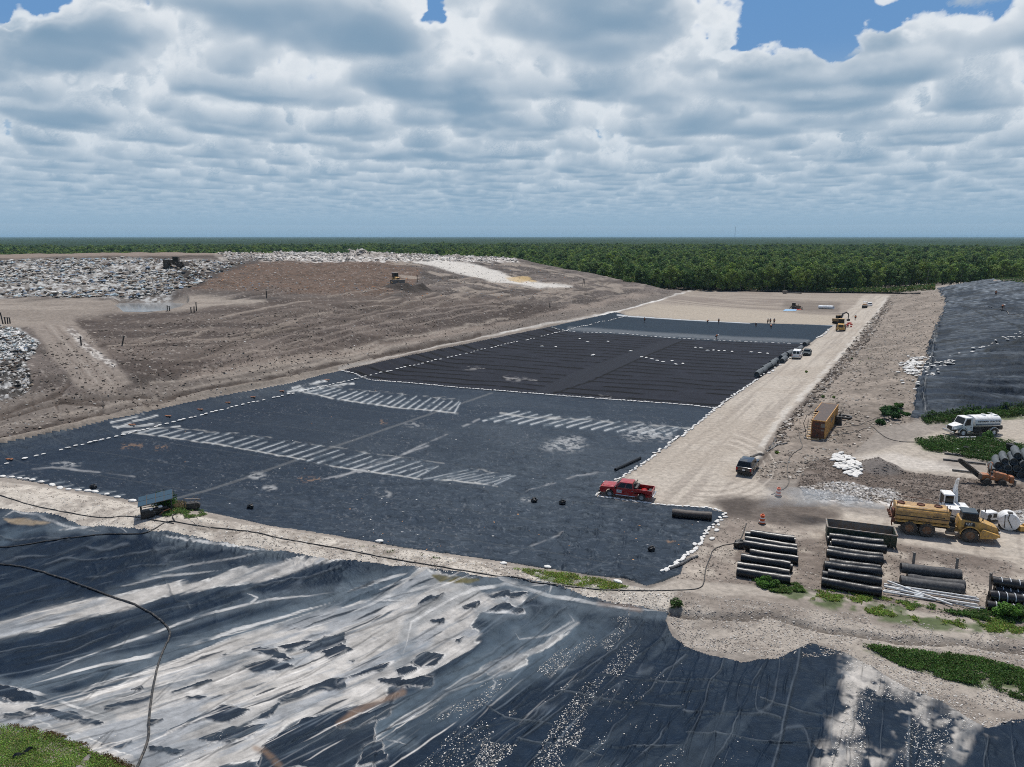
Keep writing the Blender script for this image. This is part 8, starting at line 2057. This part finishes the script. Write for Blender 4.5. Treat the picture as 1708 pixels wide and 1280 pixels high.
def scatter(name, poly, n, s0, s1, cols, seed, thr=0.0, ns=2.0, sq=.6, label=None, sink=.25, stretch=1.0, ang=0.0, mat=None):
    rs_ = np.random.RandomState(seed); v = verts_in(poly, int(n * 2.5), rs_)
    th_ = ang; c_, s_ = math.cos(th_), math.sin(th_)
    nx = (GX[v] * c_ + GY[v] * s_) / stretch; ny = -GX[v] * s_ + GY[v] * c_
    k = fbm(nx / ns, ny / ns, 3, seed) > thr; v = v[k][:n]; n = len(v)
    base = np.array([(1, 0, 0), (-1, 0, 0), (0, 1, 0), (0, -1, 0), (0, 0, 1), (0, 0, -1)], dtype=np.float64)
    fc = np.array([(0, 2, 4), (2, 1, 4), (1, 3, 4), (3, 0, 4), (2, 0, 5), (1, 2, 5), (3, 1, 5), (0, 3, 5)])
    sz = s0 + (s1 - s0) * rs_.rand(n) ** 3
    a = rs_.uniform(0, 6.28, n); q = base[None] * rs_.uniform(.6, 1.3, (n, 6, 1)) * np.stack([rs_.uniform(.7, 1.5, n), rs_.uniform(.5, 1.1, n), rs_.uniform(.4, 1.0, n) * sq], 1)[:, None, :]
    q = q + rs_.uniform(-.15, .15, q.shape); X_ = q[..., 0] * np.cos(a)[:, None] - q[..., 1] * np.sin(a)[:, None]; Y_ = q[..., 0] * np.sin(a)[:, None] + q[..., 1] * np.cos(a)[:, None]
    V = np.stack([X_ * sz[:, None] + (GX[v] + rs_.uniform(-.05, .05, n))[:, None], Y_ * sz[:, None] + GY[v][:, None], q[..., 2] * sz[:, None] + (FINALZ[v] + sz * (sq * .6 - sink * .4))[:, None]], 2).reshape(-1, 3)
    F = (fc[None] + (np.arange(n) * 6)[:, None, None]).reshape(-1, 3)
    cc_ = np.array(cols)[rs_.randint(0, len(cols), n)] * rs_.uniform(.7, 1.2, n)[:, None]
    o = np_mesh(name, V, F, mat or LITTER, False, np.repeat(np.clip(cc_, 0, .85), 6, 0), np.full(len(V), .85)); tag(o, label, None, kind='stuff'); return o
LITTER = attr_mat('loose_fragments', 3.0, .15, .2, .02, .3)
WH, GY_, BL, BR, OR, CY = (.58,.57,.54), (.32,.31,.29), (.19,.24,.31), (.12,.09,.07), (.45,.2,.08), (.34,.41,.44)
scatter('rubbish', TRASH, 15000, .12, .95, [WH, WH, GY_, GY_, (.42,.38,.32), BR, BR, (.2,.16,.12), (.03,.03,.03), BL, (.3,.26,.22), CY], 701, .42, 7, .6)
scatter('rubbish', TRASH2, 4500, .06, .5, [WH, GY_, BR, (.03,.03,.03), (.03,.03,.03), (.2,.16,.12), BR], 702, .38, 3, .7)
scatter('rubbish', [(-50,540),(0,543),(30,550),(66,572),(55,590),(0,605),(-50,610)], 3500, .08, .4, [WH, WH, GY_, CY], 703, .3, 3, .6)
scatter('litter', [(300,440),(640,436),(860,438),(1000,470),(900,500),(640,495),(330,484)], 4500, .10, .42, [WH, GY_, GY_, BR, BR, BL, OR, (.3,.26,.22), (.05,.04,.035)], 704, .3, 5, .5)
scatter('litter', [(0,640),(100,560),(330,530),(700,500),(1100,480),(1140,486),(1000,520),(560,615),(0,735)], 2600, .07, .26, [WH, GY_, BR, BR, (.04,.035,.03), (.3,.26,.22)], 705, .35, 6, .5)
scatter('clods', [(0,640),(100,560),(330,530),(700,500),(1100,480),(1140,486),(1000,520),(560,615),(0,735)], 6000, .10, .32, [(.2,.165,.135), (.12,.098,.08), (.07,.055,.045), (.28,.24,.2)], 706, .42, 5, .6)
scatter('rubble', [(360,420),(480,415),(620,418),(740,426),(860,431),(866,438),(700,436),(500,437),(380,436)], 5500, .25, 1.0, [(.5,.47,.43), (.42,.39,.35), (.6,.57,.53), (.3,.27,.24)], 707, .3, 8, .8)
scatter('rubble', [(470,420),(500,405),(530,418),(545,426),(470,428)], 700, .4, 1.3, [(.5,.47,.43), (.6,.57,.53)], 708, 0, 8, .8); scatter('rubble', [(580,424),(608,412),(630,424),(600,430)], 400, .3, 1.0, [(.5,.47,.43), (.6,.57,.53)], 709, 0, 8, .8)
scatter('clods', SPOIL, 9000, .06, .30, [(.33,.29,.24), (.22,.185,.15), (.14,.115,.095), (.45,.41,.36)], 710, .40, 2.5, .6)
scatter('clods', [(1480,500),(1440,548),(1400,600),(1340,670),(1300,712),(1286,745),(1300,745),(1320,712),(1360,672),(1420,606),(1460,555),(1492,505)], 3500, .10, .42, [(.30,.25,.2), (.13,.105,.085), (.07,.055,.045), (.5,.46,.41)], 711, .45, 2, .7)
scatter('clods', [(1345,772),(1400,762),(1480,785),(1640,800),(1720,815),(1720,862),(1600,848),(1500,835),(1430,838),(1330,815)], 11000, .03, .14, [(.14,.115,.095), (.17,.14,.118), (.095,.077,.064), (.22,.185,.155)], 712, .3, 2, .7)
scatter('rubble', [(1335,815),(1400,803),(1500,822),(1500,840),(1420,836),(1345,832)], 3500, .05, .26, [(.6,.58,.55), (.45,.42,.38), (.3,.27,.24)], 713, .35, 1.5, .7)
scatter('rubble', [(1640,858),(1720,850),(1720,880),(1700,882)], 900, .05, .3, [(.6,.58,.55), (.45,.42,.38)], 714, .2, 1.5, .7)
scatter('gravel', [(1110,1020),(1130,985),(1250,1000),(1720,1065),(1720,1200),(1650,1215),(1560,1165),(1411,1092),(1294,1101),(1140,1080)], 15000, .015, .09, [(.42,.38,.33), (.36,.32,.28), (.24,.2,.17), (.5,.47,.43)], 715, .35, 1.2, .6)
scatter('gravel', YARD, 9000, .02, .12, [(.36,.32,.28), (.2,.17,.14), (.13,.11,.09)], 716, .4, 1.5, .6)
scatter('gravel', DIV, 9000, .02, .10, [(.55,.51,.46), (.34,.3,.26), (.62,.6,.56), (.2,.17,.14)], 717, .35, .8, .6)
# pebbles in bands on the foreground liner
for k, (pg, n_, th_) in enumerate([(F5((330,1290),(480,1120),(620,1080),(640,1140),(520,1290)), 900, .42), (F5((560,1290),(640,1080),(740,1040),(780,1100),(700,1290)), 1500, .36), (F5((800,1290),(900,1100),(1040,920),(1120,900),(1040,1080),(940,1290)), 2600, .34), (F5((380,1090),(640,900),(720,900),(640,1000),(440,1110)), 900, .42),
        (F5((830,870),(900,800),(1000,740),(1060,700),(1100,760),(980,840),(880,900)), 1500, .38), (F5((1100,760),(1150,650),(1230,620),(1240,680),(1140,790)), 900, .38), (F5((1110,880),(1200,760),(1280,730),(1260,820),(1180,900)), 900, .40), (F5((940,1180),(1000,1090),(1060,1080),(1000,1200)), 400, .4),
        (F5((300,1140),(1459,760),(1459,1290),(300,1290)), 2200, .62), (F6((620,1290),(700,1000),(820,980),(760,1290)), 1800, .42), (F6((900,1290),(1000,1010),(1260,1080),(1100,1290)), 2200, .42), (F6((700,820),(1000,870),(1180,1010),(900,1000),(700,960)), 2600, .34), (F6((0,1000),(300,900),(300,1290),(0,1290)), 250, .6), (F4((400,1150),(1000,1130),(900,1280),(500,1280)), 250, .5)]):
    scatter('pebbles', pg, int(n_ * .55), .010, .06, [(.6,.57,.52), (.5,.46,.4), (.66,.64,.6)], 730 + k, th_, .9, .6, None, .2, 4.0, R(52))
scatter('scraps', Z_MAIN[:30] + [(607,640),(100,740)], 260, .03, .16, [WH, WH, (.4,.4,.4), (.5,.27,.12)], 760, .45, 6, .25)
# far mast
m = MB(); 
for k in range(3):
    a = k * 2.094; m.tube([(1.6 * math.cos(a), 1.6 * math.sin(a), 0), (.4 * math.cos(a), .4 * math.sin(a), 95)], .35, 4)
for z in range(0, 90, 6): m.tube([(1.6 - z * .013, 0, z), (-.8 + z * .006, 1.3 - z * .01, z + 3), (-.8 + z * .006, -1.3 + z * .01, z + 6)], .2, 4)
x, y = (1218 - 854) / FPX * 5000, 5000; tag(m.build('radio_mast', M_GREYST, None, loc=(x, y, 0)), 'thin lattice radio mast on the far horizon', 'mast')
print('objects done')
